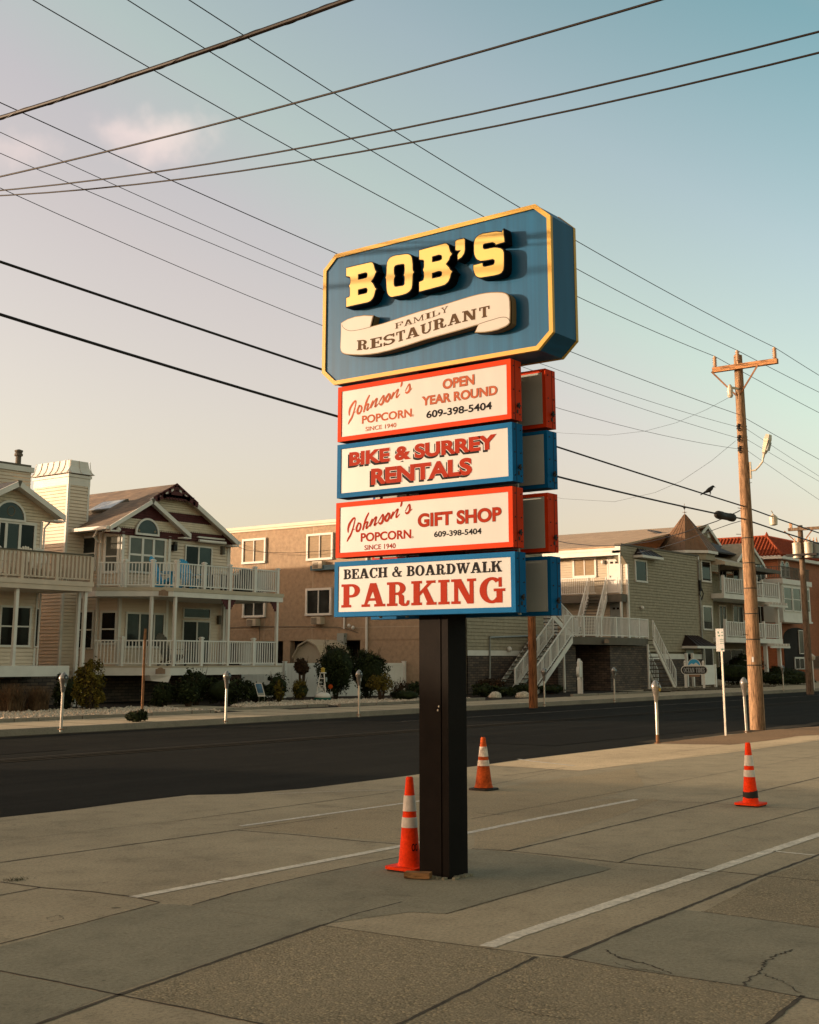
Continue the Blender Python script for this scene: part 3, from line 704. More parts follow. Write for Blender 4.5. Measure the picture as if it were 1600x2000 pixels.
    G['S'] = (.76, A(.37, .73, .36, .29, 20, 270, S*.75, T*1.2) + A(.38, .27, .38, .29, -160, 90, S*.75, T*1.2) + [R(.62, .66, .72, 1), R(.02, 0, .12, .34), [(.24, .56), (.42, .58), (.56, .44), (.34, .42)]])
    G['M'] = (1.2, stem(s, S*.5) + stem(1.2-s-S*.75, S*.75) + [[(s, 1), (s+S*.8, 1), (.66, .1), (.52, .1)], [(1.2-s-S*.6, 1), (1.2-s-S*.2, 1), (.66, .1), (.54, .1)]])
    G['W'] = (1.3, [[(.08, .95), (.08+S, .95), (.46, 0), (.32, 0)], [(.32, 0), (.46, 0), (.70, .95), (.60, .95)], [(.52, .95), (.52+S, .95), (.92, 0), (.78, 0)], [(.78, 0), (.92, 0), (1.22, .95), (1.12, .95)], R(0, 1-T, .42, 1), R(.46, 1-T, .84, 1), R(1.0, 1-T, 1.3, 1)])
    G['Y'] = (.96, [[(.08, 1), (.08+S*1.1, 1), (.54, .46), (.40, .46)], [(.74, 1), (.88, 1), (.56, .46), (.48, .46)], R(.48-S/2, 0, .48+S/2, .5), R(.48-S/2-s, 0, .48+S/2+s, T), R(0, 1-T, .42, 1), R(.62, 1-T, .96, 1)])
    G['&'] = (.98, A(.42, .78, .20, .24, 0, 360, S*.55, T) + A(.36, .27, .36, .29, 60, 300, S*.8, T*1.1) + [[(.26, .74), (.44, .74), (.90, .04), (.66, .04)], R(.62, 0, .98, T), [(.50, .06), (.66, .0), (.90, .46), (.80, .50)], R(.70, .44, .98, .44+T*.9)])
    G[' '] = (.36, [])
    return G
SERIF = serif_font()
SERIF_LIGHT = serif_font(.15, .07)
def serif_text(mb, body, e0, z0, e1, z1, d, font=SERIF, gap=.07):
    x = 0; items = []
    for ch in body:
        w, pl = font[ch]
        items.append((x, pl)); x += w + gap
    tot = x - gap; h = z1-z0; k = 0
    for x0, pl in items:
        for p in pl:
            k += 1
            put(mb, [(e0 + (q[0]+x0)/tot*(e1-e0), z0 + q[1]*h, 0.00012*(k % 9)) for q in p], [list(range(len(p)))], d)
def brush(mb, strokes, d, cx, cy, k, unit, lift=0.0):
    """script lettering: each stroke a tapering ribbon with round ends, traced in crop pixels"""
    for si, st in enumerate(strokes):
        pts = [(Vector(sg(cx+x/k, cy+y/k, d)), w*unit/2) for x, y, w in st]
        # smooth
        out = []
        for i in range(len(pts)-1):
            p0 = pts[max(i-1, 0)]; p1 = pts[i]; p2 = pts[i+1]; p3 = pts[min(i+2, len(pts)-1)]
            for j in range(5):
                t = j/5; t2, t3 = t*t, t*t*t
                pos = 0.5*((2*p1[0]) + (p2[0]-p0[0])*t + (2*p0[0]-5*p1[0]+4*p2[0]-p3[0])*t2 + (3*p1[0]-p0[0]-3*p2[0]+p3[0])*t3)
                out.append((pos, p1[1]+(p2[1]-p1[1])*t))
        out.append(pts[-1])
        vs = []
        for i, (p, w) in enumerate(out):
            dd = (out[min(i+1, len(out)-1)][0]-out[max(i-1, 0)][0])
            if dd.length < 1e-9: dd = Vector((1, 0))
            dd.normalize(); nr = Vector((-dd.y, dd.x))
            vs += [p+nr*w, p-nr*w]
        h = lift + 0.00015*(si % 11)
        put(mb, [(v.x, v.y, h) for v in vs], [[2*i, 2*i+1, 2*i+3, 2*i+2] for i in range(len(out)-1)], d)
        for p, w in (out[0], out[-1]):
            put(mb, [(p.x+w*math.cos(a), p.y+w*math.sin(a), h+.00006) for a in [q*math.pi/4 for q in range(8)]], [list(range(8))], d)

# --- top cabinet: chamfered blue box with yellow edge trim
D0, D1 = -.075, .300
E0, E1, Z0, Z1, CHE, CHZ = -1.29, 1.085, 4.012, 5.212, .139, .125
def octo(i=0.0):
    a = i*.414
    return [(E0+CHE+a-i*0, Z0+i), (E1-CHE-a, Z0+i), (E1-i, Z0+CHZ+a), (E1-i, Z1-CHZ-a), (E1-CHE-a, Z1-i), (E0+CHE+a, Z1-i), (E0+i, Z1-CHZ-a), (E0+i, Z0+CHZ+a)]
mb = MB(); mb.prism([SP(e, z, D0+.004) for e, z in octo(.004)], (D1-D0-.008, 0, 0))
cabinet = mb.build('top_cabinet', MT['signblue'], sign)
for d0, d1 in ((D0-.010, D0+.022), (D1-.022, D1+.010)):
    mb = MB(); o, i = octo(0), octo(.036)
    for k in range(8):
        k2 = (k+1) % 8
        mb.prism([SP(*o[k], d0), SP(*o[k2], d0), SP(*i[k2], d0), SP(*i[k], d0)], (d1-d0, 0, 0))
    mb.build('border_trim', MT['signyellow'], cabinet)
B1 = (665, 495, 10.0); B2 = (805, 440, 6.6667)
LET = {
 'B': (B1, [[(112,280),(350,223),(590,168),(618,170),(635,180),(655,215),(668,275),(685,325),(710,355),(690,385),(670,440),(640,500),(605,545),(640,580),(665,630),(685,672),(712,692),(690,715),(675,770),(660,830),(635,880),(590,930),(530,958),(300,1008),(112,1050),(112,865),(165,848),(180,835),(185,815),(185,690),(178,655),(160,637),(178,615),(195,580),(195,490),(186,465),(170,456),(112,450)],
             [(350,410),(490,375),(515,380),(528,400),(526,445),(510,470),(490,478),(350,508)], [(350,710),(490,675),(515,680),(528,705),(526,745),(510,772),(480,780),(350,808)]]),
 'O': (B1, [[(875,470),(895,435),(900,370),(903,250),(915,170),(940,115),(975,78),(1020,52),(1080,35),(1270,8),(1320,8),(1360,22),(1390,52),(1405,110),(1415,200),(1418,320),(1445,365),(1420,400),(1414,500),(1408,620),(1393,690),(1360,735),(1320,768),(1270,793),(1180,820),(1010,853),(975,848),(945,825),(920,785),(905,720),(898,620),(892,510)],
             [(1055,270),(1075,240),(1130,222),(1230,206),(1250,220),(1255,340),(1245,400),(1225,425),(1248,440),(1255,500),(1250,600),(1230,622),(1090,646),(1058,638),(1048,590),(1050,500),(1075,440),(1055,405),(1050,330)]]),
 'B2': (B2, [[(90,325),(260,278),(430,232),(455,237),(478,262),(500,340),(525,370),(500,405),(485,450),(445,505),(480,540),(500,575),(530,600),(508,635),(495,690),(470,740),(430,775),(380,792),(230,832),(92,868),(92,735),(130,722),(148,708),(155,680),(155,620),(140,580),(155,545),(155,465),(143,452),(92,450)],
              [(265,410),(350,385),(380,390),(390,410),(386,440),(365,455),(265,478)], [(265,625),(350,598),(380,602),(390,620),(386,650),(365,667),(265,690)]]),
 "'": (B2, [[(563,215),(575,195),(600,183),(675,168),(690,180),(692,310),(682,365),(650,415),(595,455),(592,385),(608,358),(630,328),(585,332),(563,325)]]),
 'S': (B2, [[(1190,50),(1200,120),(1208,220),(1092,255),(1080,238),(1050,222),(950,240),(930,252),(925,270),(928,296),(945,310),(970,306),(1070,286),(1110,288),(1160,298),(1185,316),(1198,350),(1200,400),(1200,530),(1192,585),(1165,622),(1130,640),(1070,655),(900,683),(865,680),(832,662),(810,620),(797,570),(797,518),(922,487),(923,520),(935,533),(960,534),(1040,517),(1065,505),(1075,480),(1073,452),(1050,443),(960,460),(890,466),(855,452),(830,430),(812,390),(805,340),(805,240),(815,190),(835,155),(870,128),(920,105),(1010,92),(1100,78),(1170,85),(1182,60)]])}
FRONT = D0 - .105
for nm, (org, spl) in LET.items():
    S2 = [[sg(org[0]+x/org[2], org[1]+y/org[2], FRONT) for x, y in s] for s in spl]
    vs, fs = curve_mesh(S2, .0525, .0045)
    mb = MB(); put(mb, [(v[0], v[1], v[2]) for v in vs], fs, D0 - .0515)
    vs, fs = curve_mesh(S2, .002, -.0035)
    mb.k = 1; put(mb, [(v[0], v[1], v[2]) for v in vs], fs, FRONT)
    mb.build('raised_letter', [MT['letblack'], MT['letteryellow']], sign)
# --- scroll banner
R3 = (655, 560, 8.421); R4 = (830, 560, 8.421)
ban = [(R3, p) for p in [(95,600),(140,570),(200,535),(330,492),(480,472),(625,478),(603,570),(580,660),(800,600),(1100,500),(1400,402)]] + \
      [(R4, p) for p in [(0,385),(300,300),(600,205),(750,160),(900,122),(1000,104),(1100,94),(1200,91),(1270,95),(1320,106),(1360,130),(1388,170),(1400,240),(1405,400),(1400,590),(1370,625),(1330,652),(1200,706),(1100,730),(1000,745),(920,750),(825,748),(855,685),(882,622),(600,705),(300,788),(0,868)]] + \
      [(R3, p) for p in [(1200,958),(900,1046),(700,1092),(560,1112),(430,1120),(300,1118),(210,1112),(150,1102),(112,1080),(92,1045),(85,1000),(90,870),(95,750)]]
BF = D0 - .085
bo = [sg(o[0]+p[0]/o[2], o[1]+p[1]/o[2], BF) for o, p in ban]
vs, fs = curve_mesh([bo], .0425, .003); mb = MB(); put(mb, vs, fs, D0-.0415)
vs, fs = curve_mesh([bo], .006, .005); mb.k = 1; put(mb, vs, fs, BF+.010)
vs, fs = curve_mesh([bo], .003, -.004); mb.k = 2; put(mb, vs, fs, BF)
banner = mb.build('banner_board', [MT['bannerside'], MT['letblack'], MT['bannerface']], sign)
mb = MB()
brush(mb, [[(110,625,8),(130,670,8),(190,710,8),(270,724,8),(400,705,8),(500,682,8),(580,660,8)]], BF-.004, *R3, 1/R3[2]/235); mb.build('scroll_line', MT['letbrown'], banner, fix=False); mb = MB()
brush(mb, [[(884,615,9),(1000,575,9),(1100,545,9),(1240,505,9),(1330,502,9),(1380,535,9),(1398,585,9)]], BF-.004, *R4, 1/R4[2]/235)
mb.build('scroll_line', MT['letbrown'], banner, fix=False)
mb = MB()
def serif_on_path(mb, chars, pos, h, d, font):
    """letters set one by one along the banner's wave; pos = left-foot points of each letter, last one the right end"""
    P = [Vector(p) for p in pos]
    for i, ch in enumerate(chars):
        a, b = P[i], P[i+1]; t = (b-a).normalized(); up = Vector((-t.y*.30, 1)).normalized()
        w, pl = font[ch]; adv = (b-a).length*.90
        for k, p in enumerate(pl):
            vs = [a + t*(q[0]/w*adv) + up*(q[1]*h) for q in p]
            put(mb, [(v.x, v.y, .00012*(k % 9)) for v in vs], [list(range(len(p)))], d)
rp = [sg(R3[0]+x/R3[2], R3[1]+y/R3[2], BF-.004) for x, y in ((353,1048),(573,1025),(790,980),(1005,917),(1165,868),(1408,800))] + \
     [sg(R4[0]+x/R4[2], R4[1]+y/R4[2], BF-.004) for x, y in ((140,725),(378,648),(615,583),(895,522),(1085,480))]
serif_on_path(mb, 'RESTAURANT', rp, .089, BF-.0045, SERIF)
fp = [sg(R3[0]+x/R3[2], R3[1]+y/R3[2], BF-.004) for x, y in ((982,697),(1130,655),(1287,605),(1475,540))] + [sg(R4[0]+x/R4[2], R4[1]+y/R4[2], BF-.004) for x, y in ((118,508),(262,448),(400,405))]
serif_on_path(mb, 'FAMILY', [fp[0], fp[1], fp[2], fp[3], fp[4], fp[5], fp[6]], .050, BF-.0045, SERIF_LIGHT)
mb.build('lettering', MT['letbrown'], banner, fix=False)

# --- light boxes: front row lettered, back row seen from behind
def light_box(e0, e1, z0, z1, d0, d1, mat, front):
    t = .040
    mb = MB(); mb.box(PX+d0+(.012 if front else 0), PY-e1, z0, PX+d1-(0 if front else .012), PY-e0, z1)
    lb = mb.build('light_box', mat, sign)
    f0, f1 = (d0, d0+.012) if front else (d1-.012, d1)
    mb = MB(); a, b = PX+f0, PX+f1
    mb.box(a, PY-e1, z0, b, PY-e0, z0+t); mb.box(a, PY-e1, z1-t, b, PY-e0, z1)
    mb.box(a, PY-e1, z0+t, b, PY-e1+t, z1-t); mb.box(a, PY-e0-t, z0+t, b, PY-e0, z1-t)
    mb.build('retainer_frame', mat, lb)
    mb = MB()
    if front: mb.box(PX+d0+.006, PY-e1+t-.002, z0+t-.002, PX+d0+.0118, PY-e0-t+.002, z1-t+.002)
    else: mb.box(PX+d1-.0118, PY-e1+t-.002, z0+t-.002, PX+d1-.006, PY-e0-t+.002, z1-t+.002)
    mb.build('face_panel', MT['plexi'], lb)
    if not front:                                                 # grey sheet closing the back, facing the post
        mb = MB(); mb.box(PX+d0-.006, PY-e1+.03, z0+.03, PX+d0, PY-e0-.03, z1-.03); mb.build('back_sheet', MT['boxgrey'], lb)
    mb = MB()
    ys = PY-e1
    for dx in (.035, (d1-d0)-.030):
        for dz in (.05, (z1-z0)/2, (z1-z0)-.05):
            mb = MB(); mb.tube([(PX+d0+dx, ys+.001, z0+dz), (PX+d0+dx, ys-.006, z0+dz)], .0055, 8); mb.build('screw', MT['rubber'], lb)
    mb = MB()                                                     # star handled latch
    c = Vector((PX+d0+.085, ys-.012, z0+.115))
    mb.tube([c+Vector((0,.012,0)), c-Vector((0,.012,0))], .008, 8)
    for k in range(5):
        a = 2*math.pi*k/5; mb.beam(c-Vector((0,.006,0)), c+Vector((math.cos(a)*.024, -.006, math.sin(a)*.024)), .010, .008, (0,1,0))
    mb.obox(c+Vector((.0, .009, -.045)), (.010,0,0), (0,.002,0), (0,0,.014))
    mb.build('latch', MT['rubber'], lb)
    mb = MB(); mb.box(PX+(d0+.055 if front else d1-.055), ys-.003, z0+.001, PX+(d0+.0575 if front else d1-.0525), ys, z1-.001); mb.build('seam', MT['rubber'], lb)
    return lb
rows = [(3.482, 3.962, 'boxred', -1.040, .735), (2.995, 3.456, 'boxblue', -1.040, .738), (2.490, 2.955, 'boxred', -1.046, .732), (1.998, 2.455, 'boxblue', -1.056, .745)]
boxes = []
for z0, z1, m, e0, e1 in rows:
    boxes.append(light_box(e0, e1, z0, z1, -.153, -.002, MT[m], True))
    light_box(e0+.065, e1+.065, z0-.012, z1-.012, .258, .410, MT[m], False)
K, OX, OY = 3.4043, 640, 690
FD = -.153 + .0055                                                # just in front of the plexi
def C4(x, y): return sg(OX+x/K, OY+y/K, -.148)
def sans(lb, body, bl, tr, mat, off, name='lettering', lift=0.0, shift=(0, 0), sp=1.0):
    vs, fs = text_mesh(body, off, sp); (e0, z0), (e1, z1) = C4(*bl), C4(*tr)
    mb = MB(); put(mb, [(v[0]+shift[0], v[1]+shift[1], 0) for v in fit(vs, e0, z0, e1, z1)], fs, FD-.0012-lift)
    return mb.build(name, mat, lb, fix=False)
JS = [[(150,742,28),(150,680,42),(172,595,52),(222,512,46),(268,466,34),(284,492,26),(264,590,28),(240,680,32),(202,790,42),(160,862,44),(130,922,22)], [(212,722,12),(275,684,12)],
      [(352,568,34),(315,650,46),(318,716,46),(358,716,40),(394,640,42),(388,582,36),(345,566,26)], [(548,375,30),(490,500,42),(440,690,40)], [(455,622,18),(500,555,25),(532,552,34),(504,640,38),(512,670,34),(560,612,14)],
      [(620,495,34),(585,570,36),(574,622,36)], [(592,612,14),(655,490,22),(700,450,38),(672,560,38),(666,610,38),(722,558,14)], [(735,545,12),(826,398,28),(832,480,46),(810,550,46),(780,577,42),(750,560,28)], [(810,562,14),(842,538,12)],
      [(930,382,34),(880,450,46),(878,506,46),(914,522,40),(952,450,42),(956,386,36),(926,370,26)], [(1030,355,34),(1000,430,36),(988,472,34)], [(1000,462,14),(1075,335,22),(1125,298,38),(1092,400,38),(1096,455,38),(1158,388,12)],
      [(1196,165,40),(1186,215,44),(1172,245,14)], [(1265,336,12),(1341,203,28),(1356,270,46),(1340,340,46),(1302,376,42),(1272,364,28)], [(1336,352,24),(1402,290,10)]]
def johnsons(lb, mat, dz):
    mb = MB(); brush(mb, JS, FD-.001, 665, 965, 10.0, 1/10/216)
    mb.v = [(p[0], p[1], p[2]+dz) for p in mb.v]
    mb.build('script_lettering', mat, lb, fix=False)
LR, LF, LK = MT['letred'], MT['letfaded'], MT['letblack']
johnsons(boxes[0], LF, 1.004); johnsons(boxes[2], LR, 0)
sans(boxes[0], 'POPCORN', (228,470), (560,366), LF, .030); sans(boxes[2], 'POPCORN', (220,1255), (556,1170), LR, .030)
sans(boxes[0], 'SINCE 1940', (252,519), (457,461), LF, .012); sans(boxes[2], 'SINCE 1940', (245,1310), (452,1262), LR, .012)
def ring_mark(lb, x, y, mat):
    e, z = C4(x, y); mb = MB()
    o = [(e+.009*math.cos(a), z+.009*math.sin(a), 0) for a in [k*math.pi/8 for k in range(16)]]; i = [(e+.006*math.cos(a), z+.006*math.sin(a), 0) for a in [k*math.pi/8 for k in range(16)]]
    put(mb, o+i, [[k, (k+1) % 16, 16+(k+1) % 16, 16+k] for k in range(16)], FD-.001); mb.build('registered_mark', mat, lb, fix=False)
ring_mark(boxes[0], 568, 413, LF); ring_mark(boxes[2], 565, 1223, LR)
for b, t, bl, tr, m, o in ((0, 'OPEN', (767,240), (975,140), LF, .034), (0, 'YEAR ROUND', (627,350), (1128,212), LF, .034), (2, 'GIFT SHOP', (601,1158), (1155,1020), LR, .036)):
    sans(boxes[b], t, (bl[0]-2, bl[1]+2), (tr[0]+2, tr[1]-2), MT['letbrown'], o+.012, 'letter_outline'); sans(boxes[b], t, bl, tr, m, o, lift=.0006)
sans(boxes[0], '609-398-5404', (657,434), (1092,320), LK, .026); sans(boxes[2], '609-398-5404', (708,1224), (1023,1161), LK, .024)
for t, bl, tr in (('BIKE & SURREY', (144,752), (1124,534)), ('RENTALS', (289,878), (960,690))):
    sans(boxes[1], t, bl, tr, LK, .055, 'letter_shadow', 0, (-.015, -.016)); sans(boxes[1], t, bl, tr, MT['plexi'], .066, 'letter_outline', .0005); sans(boxes[1], t, bl, tr, LR, .050, lift=.0010)
for t, bl, tr, m, g in (('BEACH & BOARDWALK', (106,1504), (1160,1379), LK, .06), ('PARKING', (91,1692), (1180,1487), LR, .07)):
    mb = MB(); (e0, z0), (e1, z1) = C4(*bl), C4(*tr)
    serif_text(mb, t, e0, z0, e1, z1, FD-.0012, SERIF, g); mb.build('lettering', m, boxes[3], fix=False)
# small board between the stacked boxes, left, seen through the gaps
# ------------------------------------------------------------------ wood block and traffic cones
mb = MB(); mb.box(-.10, -.045, 0, .10, .045, .042)
wb = solo(mb, 'wood_block', woodmat('block_wood', (0.23, 0.13, 0.055), (0.12, 0.065, 0.03), 8.0, (0.15, 1, 1)), 'short brown wood block lying against the foot of the black sign post', 'wood block', loc=(0, 0, 0))
wb.location = (8.115, 6.10, .009); wb.rotation_euler = (0, 0, math.radians(-68))
def cone(label, px, h, mats, tape=False, base_dark=False, rz=0.0, marks=False, fat=1.0, size=.15):
    p = at_z(*px); t = thing('traffic_cone', label, 'traffic cone', (p.x, p.y, 0.004), 'orange traffic cones in the lot', rz)
    om, wm = mats; q = Vector((p.x, p.y, 0.004))
    mb = MB(); s = size; r = .04; pts = []
    for cx, cy, a0 in ((s-r, s-r, 0), (-(s-r), s-r, 90), (-(s-r), -(s-r), 180), (s-r, -(s-r), 270)):
        for k in range(5): a = math.radians(a0+90*k/4); pts.append((q.x+cx+r*math.cos(a), q.y+cy+r*math.sin(a), q.z))
    mb.prism([(x, y, z+(.012 if not base_dark else 0)) for x, y, z in pts], (0, 0, .022))
    mb.build('base', MT['rubber'] if base_dark else om, t)
    if not base_dark:
        mb = MB(); mb.prism([(q.x+(x-q.x)*.93, q.y+(y-q.y)*.93, z) for x, y, z in pts], (0, 0, .013)); mb.build('base_pad', MT['rubber'], t)
    R0, R1 = .090*fat, .029
    def rad(z): return R0+(R1-R0)*((z-.03)/(h-.03))
    mb = MB(); mb.lathe([(R0*1.12, .030), (R0*1.02, .045)] + [(rad(z), z) for z in (.07, h*.4, h*.7, h-.012)] + [(R1*.82, h), (R1*.55, h), (R1*.5, h-.05)], 28, q)
    mb.build('cone_body', om, t, auto=.6)
    for z0, z1 in ((.63, .80 if fat == 1 else .82), (.455, .565)):
        mb = MB(); mb.lathe([(rad(z0*h)+.0005, z0*h), (rad(z0*h)+.0035, z0*h+.002), (rad(z1*h)+.0035, z1*h-.002), (rad(z1*h)+.0005, z1*h)], 28, q)
        mb.build('reflective_band', wm, t, auto=.6)
    if tape:
        rnd = random.Random(4); mb = MB(); n = 28; lo, hi = .135*h, .235*h; b = []
        for k in range(n):
            a = 2*math.pi*k/n; z0 = lo+rnd.uniform(-.006, .006)+.010*math.sin(a+1); z1 = hi+.012*math.sin(a+2)+rnd.uniform(-.003, .003)
            b.append(((rad(z0)+.004)*math.cos(a), (rad(z0)+.004)*math.sin(a), z0, (rad(z1)+.004)*math.cos(a), (rad(z1)+.004)*math.sin(a), z1))
        vs = [(q.x+x[0], q.y+x[1], q.z+x[2]) for x in b] + [(q.x+x[3], q.y+x[4], q.z+x[5]) for x in b]
        mb.add(vs, [[k, (k+1) % n, n+(k+1) % n, n+k] for k in range(n)]); mb.build('tape_wrap', MT['rubber'], t, smooth=True)
    if marks:                                                     # stencilled 00 wrapping round to the right
        vs, fs = text_mesh('OO', .02); vs = fit(vs, 0, 0, 1, 1); mb = MB(); out = []
        vx = Vector((-q.x, -q.y, 0)).normalized(); a0 = math.atan2(vx.y, vx.x)
        for v in vs:
            z = .150+.058*v[1]; a = a0 + .22 + .75*v[0]; rr = rad(z)+.0015
            out.append((q.x+rr*math.cos(a), q.y+rr*math.sin(a), q.z+z))
        mb.add(out, fs); mb.build('stencil', MT['letblack'], t, fix=False)
    return t
cone('bright orange traffic cone with two white bands standing close beside the black sign post', (800, 1700), .715, (MT['orange'], MT['bandwhite']), marks=True, rz=0)
cone('scuffed faded orange traffic cone on a black base behind the sign post', (945, 1543), .655, (MT['orangeold'], MT['bandold']), base_dark=True, fat=1.26, size=.15)
cone('bright orange traffic cone with black tape round its foot, alone at right of the lot', (1467, 1574), .70, (MT['orange'], MT['bandwhite']), tape=True, fat=1.0)
# ------------------------------------------------------------------ building kit
def lap(mb, p0, p1, z0, z1, course=.125, lip=.016, span=None, thick=True):
    """lap siding or shingle courses on a wall from p0 to p1 (outside on the right hand when walking p0 -> p1); span(z) clips a gable"""
    p0, p1 = Vector(p0[:2]), Vector(p1[:2]); d = (p1-p0); L = d.length; d.normalize(); n = Vector((d.y, -d.x))
    z = z0
    while z < z1-1e-4:
        zt = min(z+course, z1)
        a0, b0 = span(z) if span else (0, L); a1, b1 = span(zt) if span else (0, L)
        if b0-a0 > .01:
            if b1 < a1: a1 = b1 = (a1+b1)/2
            P = lambda u, o, zz: (p0.x+d.x*u+n.x*o, p0.y+d.y*u+n.y*o, zz)
            g = min(.024, course*.18); L_ = lip*1.5                     # a real shadow gap under each board
            mb.add([P(a0, L_, z+g), P(b0, L_, z+g), P(b1, lip*.35, zt), P(a1, lip*.35, zt), P(a0, -.012, z+g), P(b0, -.012, z+g), P(a0, -.012, z), P(b0, -.012, z)], [[0,1,2,3], [4,5,1,0], [6,7,5,4]])
        z = zt
    return mb
def wall_frame(p0, p1):
    p0, p1 = Vector(p0[:2]), Vector(p1[:2]); d = (p1-p0).normalized(); return p0, d, Vector((d.y, -d.x))
def wbox(mb, p0, p1, u0, u1, z0, z1, o0, o1):
    """box on a wall: u along, z up, o outwards"""
    p, d, n = wall_frame(p0, p1)
    c = p + d*(u0+u1)/2 + n*(o0+o1)/2
    return mb.obox((c.x, c.y, (z0+z1)/2), (d.x*(u1-u0)/2, d.y*(u1-u0)/2, 0), (n.x*(o1-o0)/2, n.y*(o1-o0)/2, 0), (0, 0, (z1-z0)/2))
def window(parent, p0, p1, u0, u1, z0, z1, trim=.09, mull=(), sash=(), frame='white', pane='glass', proud=.07, name='window', bar=.035, sill=True, panes=None, recess=None):
    """trim outside the opening u0..u1 x z0..z1; name > pane"""
    mb = MB(); t = trim; A = lambda *k: wbox(mb, p0, p1, *k)
    A(u0-t, u1+t, z1, z1+t, 0, proud); A(u0-t, u1+t, z0-t, z0, 0, proud+(.02 if sill else 0))
    A(u0-t, u0, z0, z1, 0, proud); A(u1, u1+t, z0, z1, 0, proud)
    for m in mull: A(u0+(u1-u0)*m-bar, u0+(u1-u0)*m+bar, z0, z1, 0, proud-.008)
    for s in sash: A(u0, u1, z0+(z1-z0)*s-bar*.7, z0+(z1-z0)*s+bar*.7, 0, proud-.014)
    w = mb.build(name, MT[frame], parent)
    xs = [0] + list(mull) + [1]
    for i in range(len(xs)-1):
        mb = MB(); wbox(mb, p0, p1, u0+(u1-u0)*xs[i], u0+(u1-u0)*xs[i+1], z0, z1, .034, .042)
        pm = panes[i] if panes else pane
        mb.build('pane', MT[pm], w)
    return w
def px_wall_u(p0, p1, px, py):
    """where on the wall line the pixel column falls: (u along the wall, z)"""
    p, d, n = wall_frame(p0, p1); v = ray(px, py)
    den = v.x*n.x + v.y*n.y; t = (p.x*n.x + p.y*n.y)/den
    q = Vector((v.x*t, v.y*t)); return (q-p).dot(d), EYE+v.z*t
def pwin(parent, p0, p1, pl, pt, pr, pb, **kw):
    """window by its opening's pixels: left, top, right, bottom"""
    a, zt = px_wall_u(p0, p1, pl, (pt+pb)/2); b, _ = px_wall_u(p0, p1, pr, (pt+pb)/2)
    m = (pl+pr)/2; _, zt = px_wall_u(p0, p1, m, pt); _, zb = px_wall_u(p0, p1, m, pb)
    return window(parent, p0, p1, a, b, zb, zt, **kw)
def railing(parent, pts, z, h=.92, gap=.115, mat='vinyl', bal=.034, posts=(), posth=1.04, pw=.115, foot=.09, name='railing', cap=True, capmat='tantrim'):
    """balusters between rails along a plan line; posts at the given corner indices"""
    mb = MB()
    for i in range(len(pts)-1):
        a, b = Vector(pts[i][:2]), Vector(pts[i+1][:2]); L = (b-a).length; d = (b-a)/L
        za = pts[i][2] if len(pts[i]) > 2 else z; zb = pts[i+1][2] if len(pts[i+1]) > 2 else z
        mb.beam((a.x, a.y, za+h), (b.x, b.y, zb+h), .06, .045); mb.beam((a.x, a.y, za+foot), (b.x, b.y, zb+foot), .05, .04)
        k = max(2, int(L/gap))
        for j in range(1, k):
            t = j/k; p = a+d*L*t; zz = za+(zb-za)*t
            mb.obox((p.x, p.y, zz+(h+foot)/2), (d.x*bal/2, d.y*bal/2, 0), (-d.y*bal/2, d.x*bal/2, 0), (0, 0, (h-foot)/2-.02))
    r = mb.build(name, MT[mat], parent)
    for i in posts:
        p = pts[i]; zz = p[2] if len(p) > 2 else z
        mb = MB(); mb.box(p[0]-pw/2, p[1]-pw/2, zz, p[0]+pw/2, p[1]+pw/2, zz+posth)
        if cap: mb.box(p[0]-pw*.72, p[1]-pw*.72, zz+posth, p[0]+pw*.72, p[1]+pw*.72, zz+posth+.035); mb.box(p[0]-pw*.45, p[1]-pw*.45, zz+posth+.035, p[0]+pw*.45, p[1]+pw*.45, zz+posth+.06)
        mb.build('rail_post', MT[mat], parent)
    return r
def slabroof(mb, a, b, c, d, t=.10):
    """roof plane a-b (eave) c-d (ridge) with thickness downward"""
    n = (Vector(b)-Vector(a)).cross(Vector(d)-Vector(a)).normalized()
    if n.z < 0: n = -n
    return mb.prism([a, b, c, d], -n*t)
def lathe_light(parent, p, r=.07, mat='white', name='flood_light'):
    mb = MB(); mb.lathe([(r*.3, -r), (r, -r*.4), (r, r*.3), (r*.4, r)], 12, p); return mb.build(name, MT[mat], parent, smooth=True)
def plaque(parent, c, w, h, n=(0, -1, 0), name='number_plaque'):
    mb = MB(); mb.box(c[0]-w/2, c[1]-.03, c[2]-h/2, c[0]+w/2, c[1], c[2]+h/2)
    mb.prism([(c[0]-w*.35, c[1]-.02, c[2]+h/2), (c[0]+w*.35, c[1]-.02, c[2]+h/2), (c[0]+w*.2, c[1]-.02, c[2]+h*.72), (c[0], c[1]-.02, c[2]+h*.8), (c[0]-w*.2, c[1]-.02, c[2]+h*.72)], (0, .015, 0))
    o = mb.build(name, MT['plaque'], parent)
    return o

# ------------------------------------------------------------------ house with the maroon gable
YD, YB, YW = 34.0, 36.3, 37.15                                     # deck front, bay front, main front wall
LF, UF = 1.42, 4.16                                               # porch floor, deck floor
h2 = thing('gabled_house', 'cream siding house with maroon striped gable, white railed deck and porch', 'house', (33, 38, WALK))
XR = at_y(446, 1060, YW).x; XL = at_y(198, 1050, YW).x
bx = [at_y(198, 1050, YW).x, at_y(240, 1050, YB).x, at_y(331, 1050, YB).x]
H2B = 56.0
mb = MB()
mb.box(XL+.02, YW+.02, WALK, XR-.02, H2B+6, 6.28)                          # solid core behind the siding
core = mb.build('wall', MT['cream'], h2)
mb = MB()
left_a, left_b = (XL, H2B+6), (XL, YW)
lap(mb, (XL, H2B+6), (XL, YW), LF-.3, 6.28)
bay = [(XL, YW), (bx[1], YB), (bx[2], YB), (bx[2]+.001, YW)]
for i in range(3): lap(mb, bay[i], bay[i+1], LF-.3, 6.30)
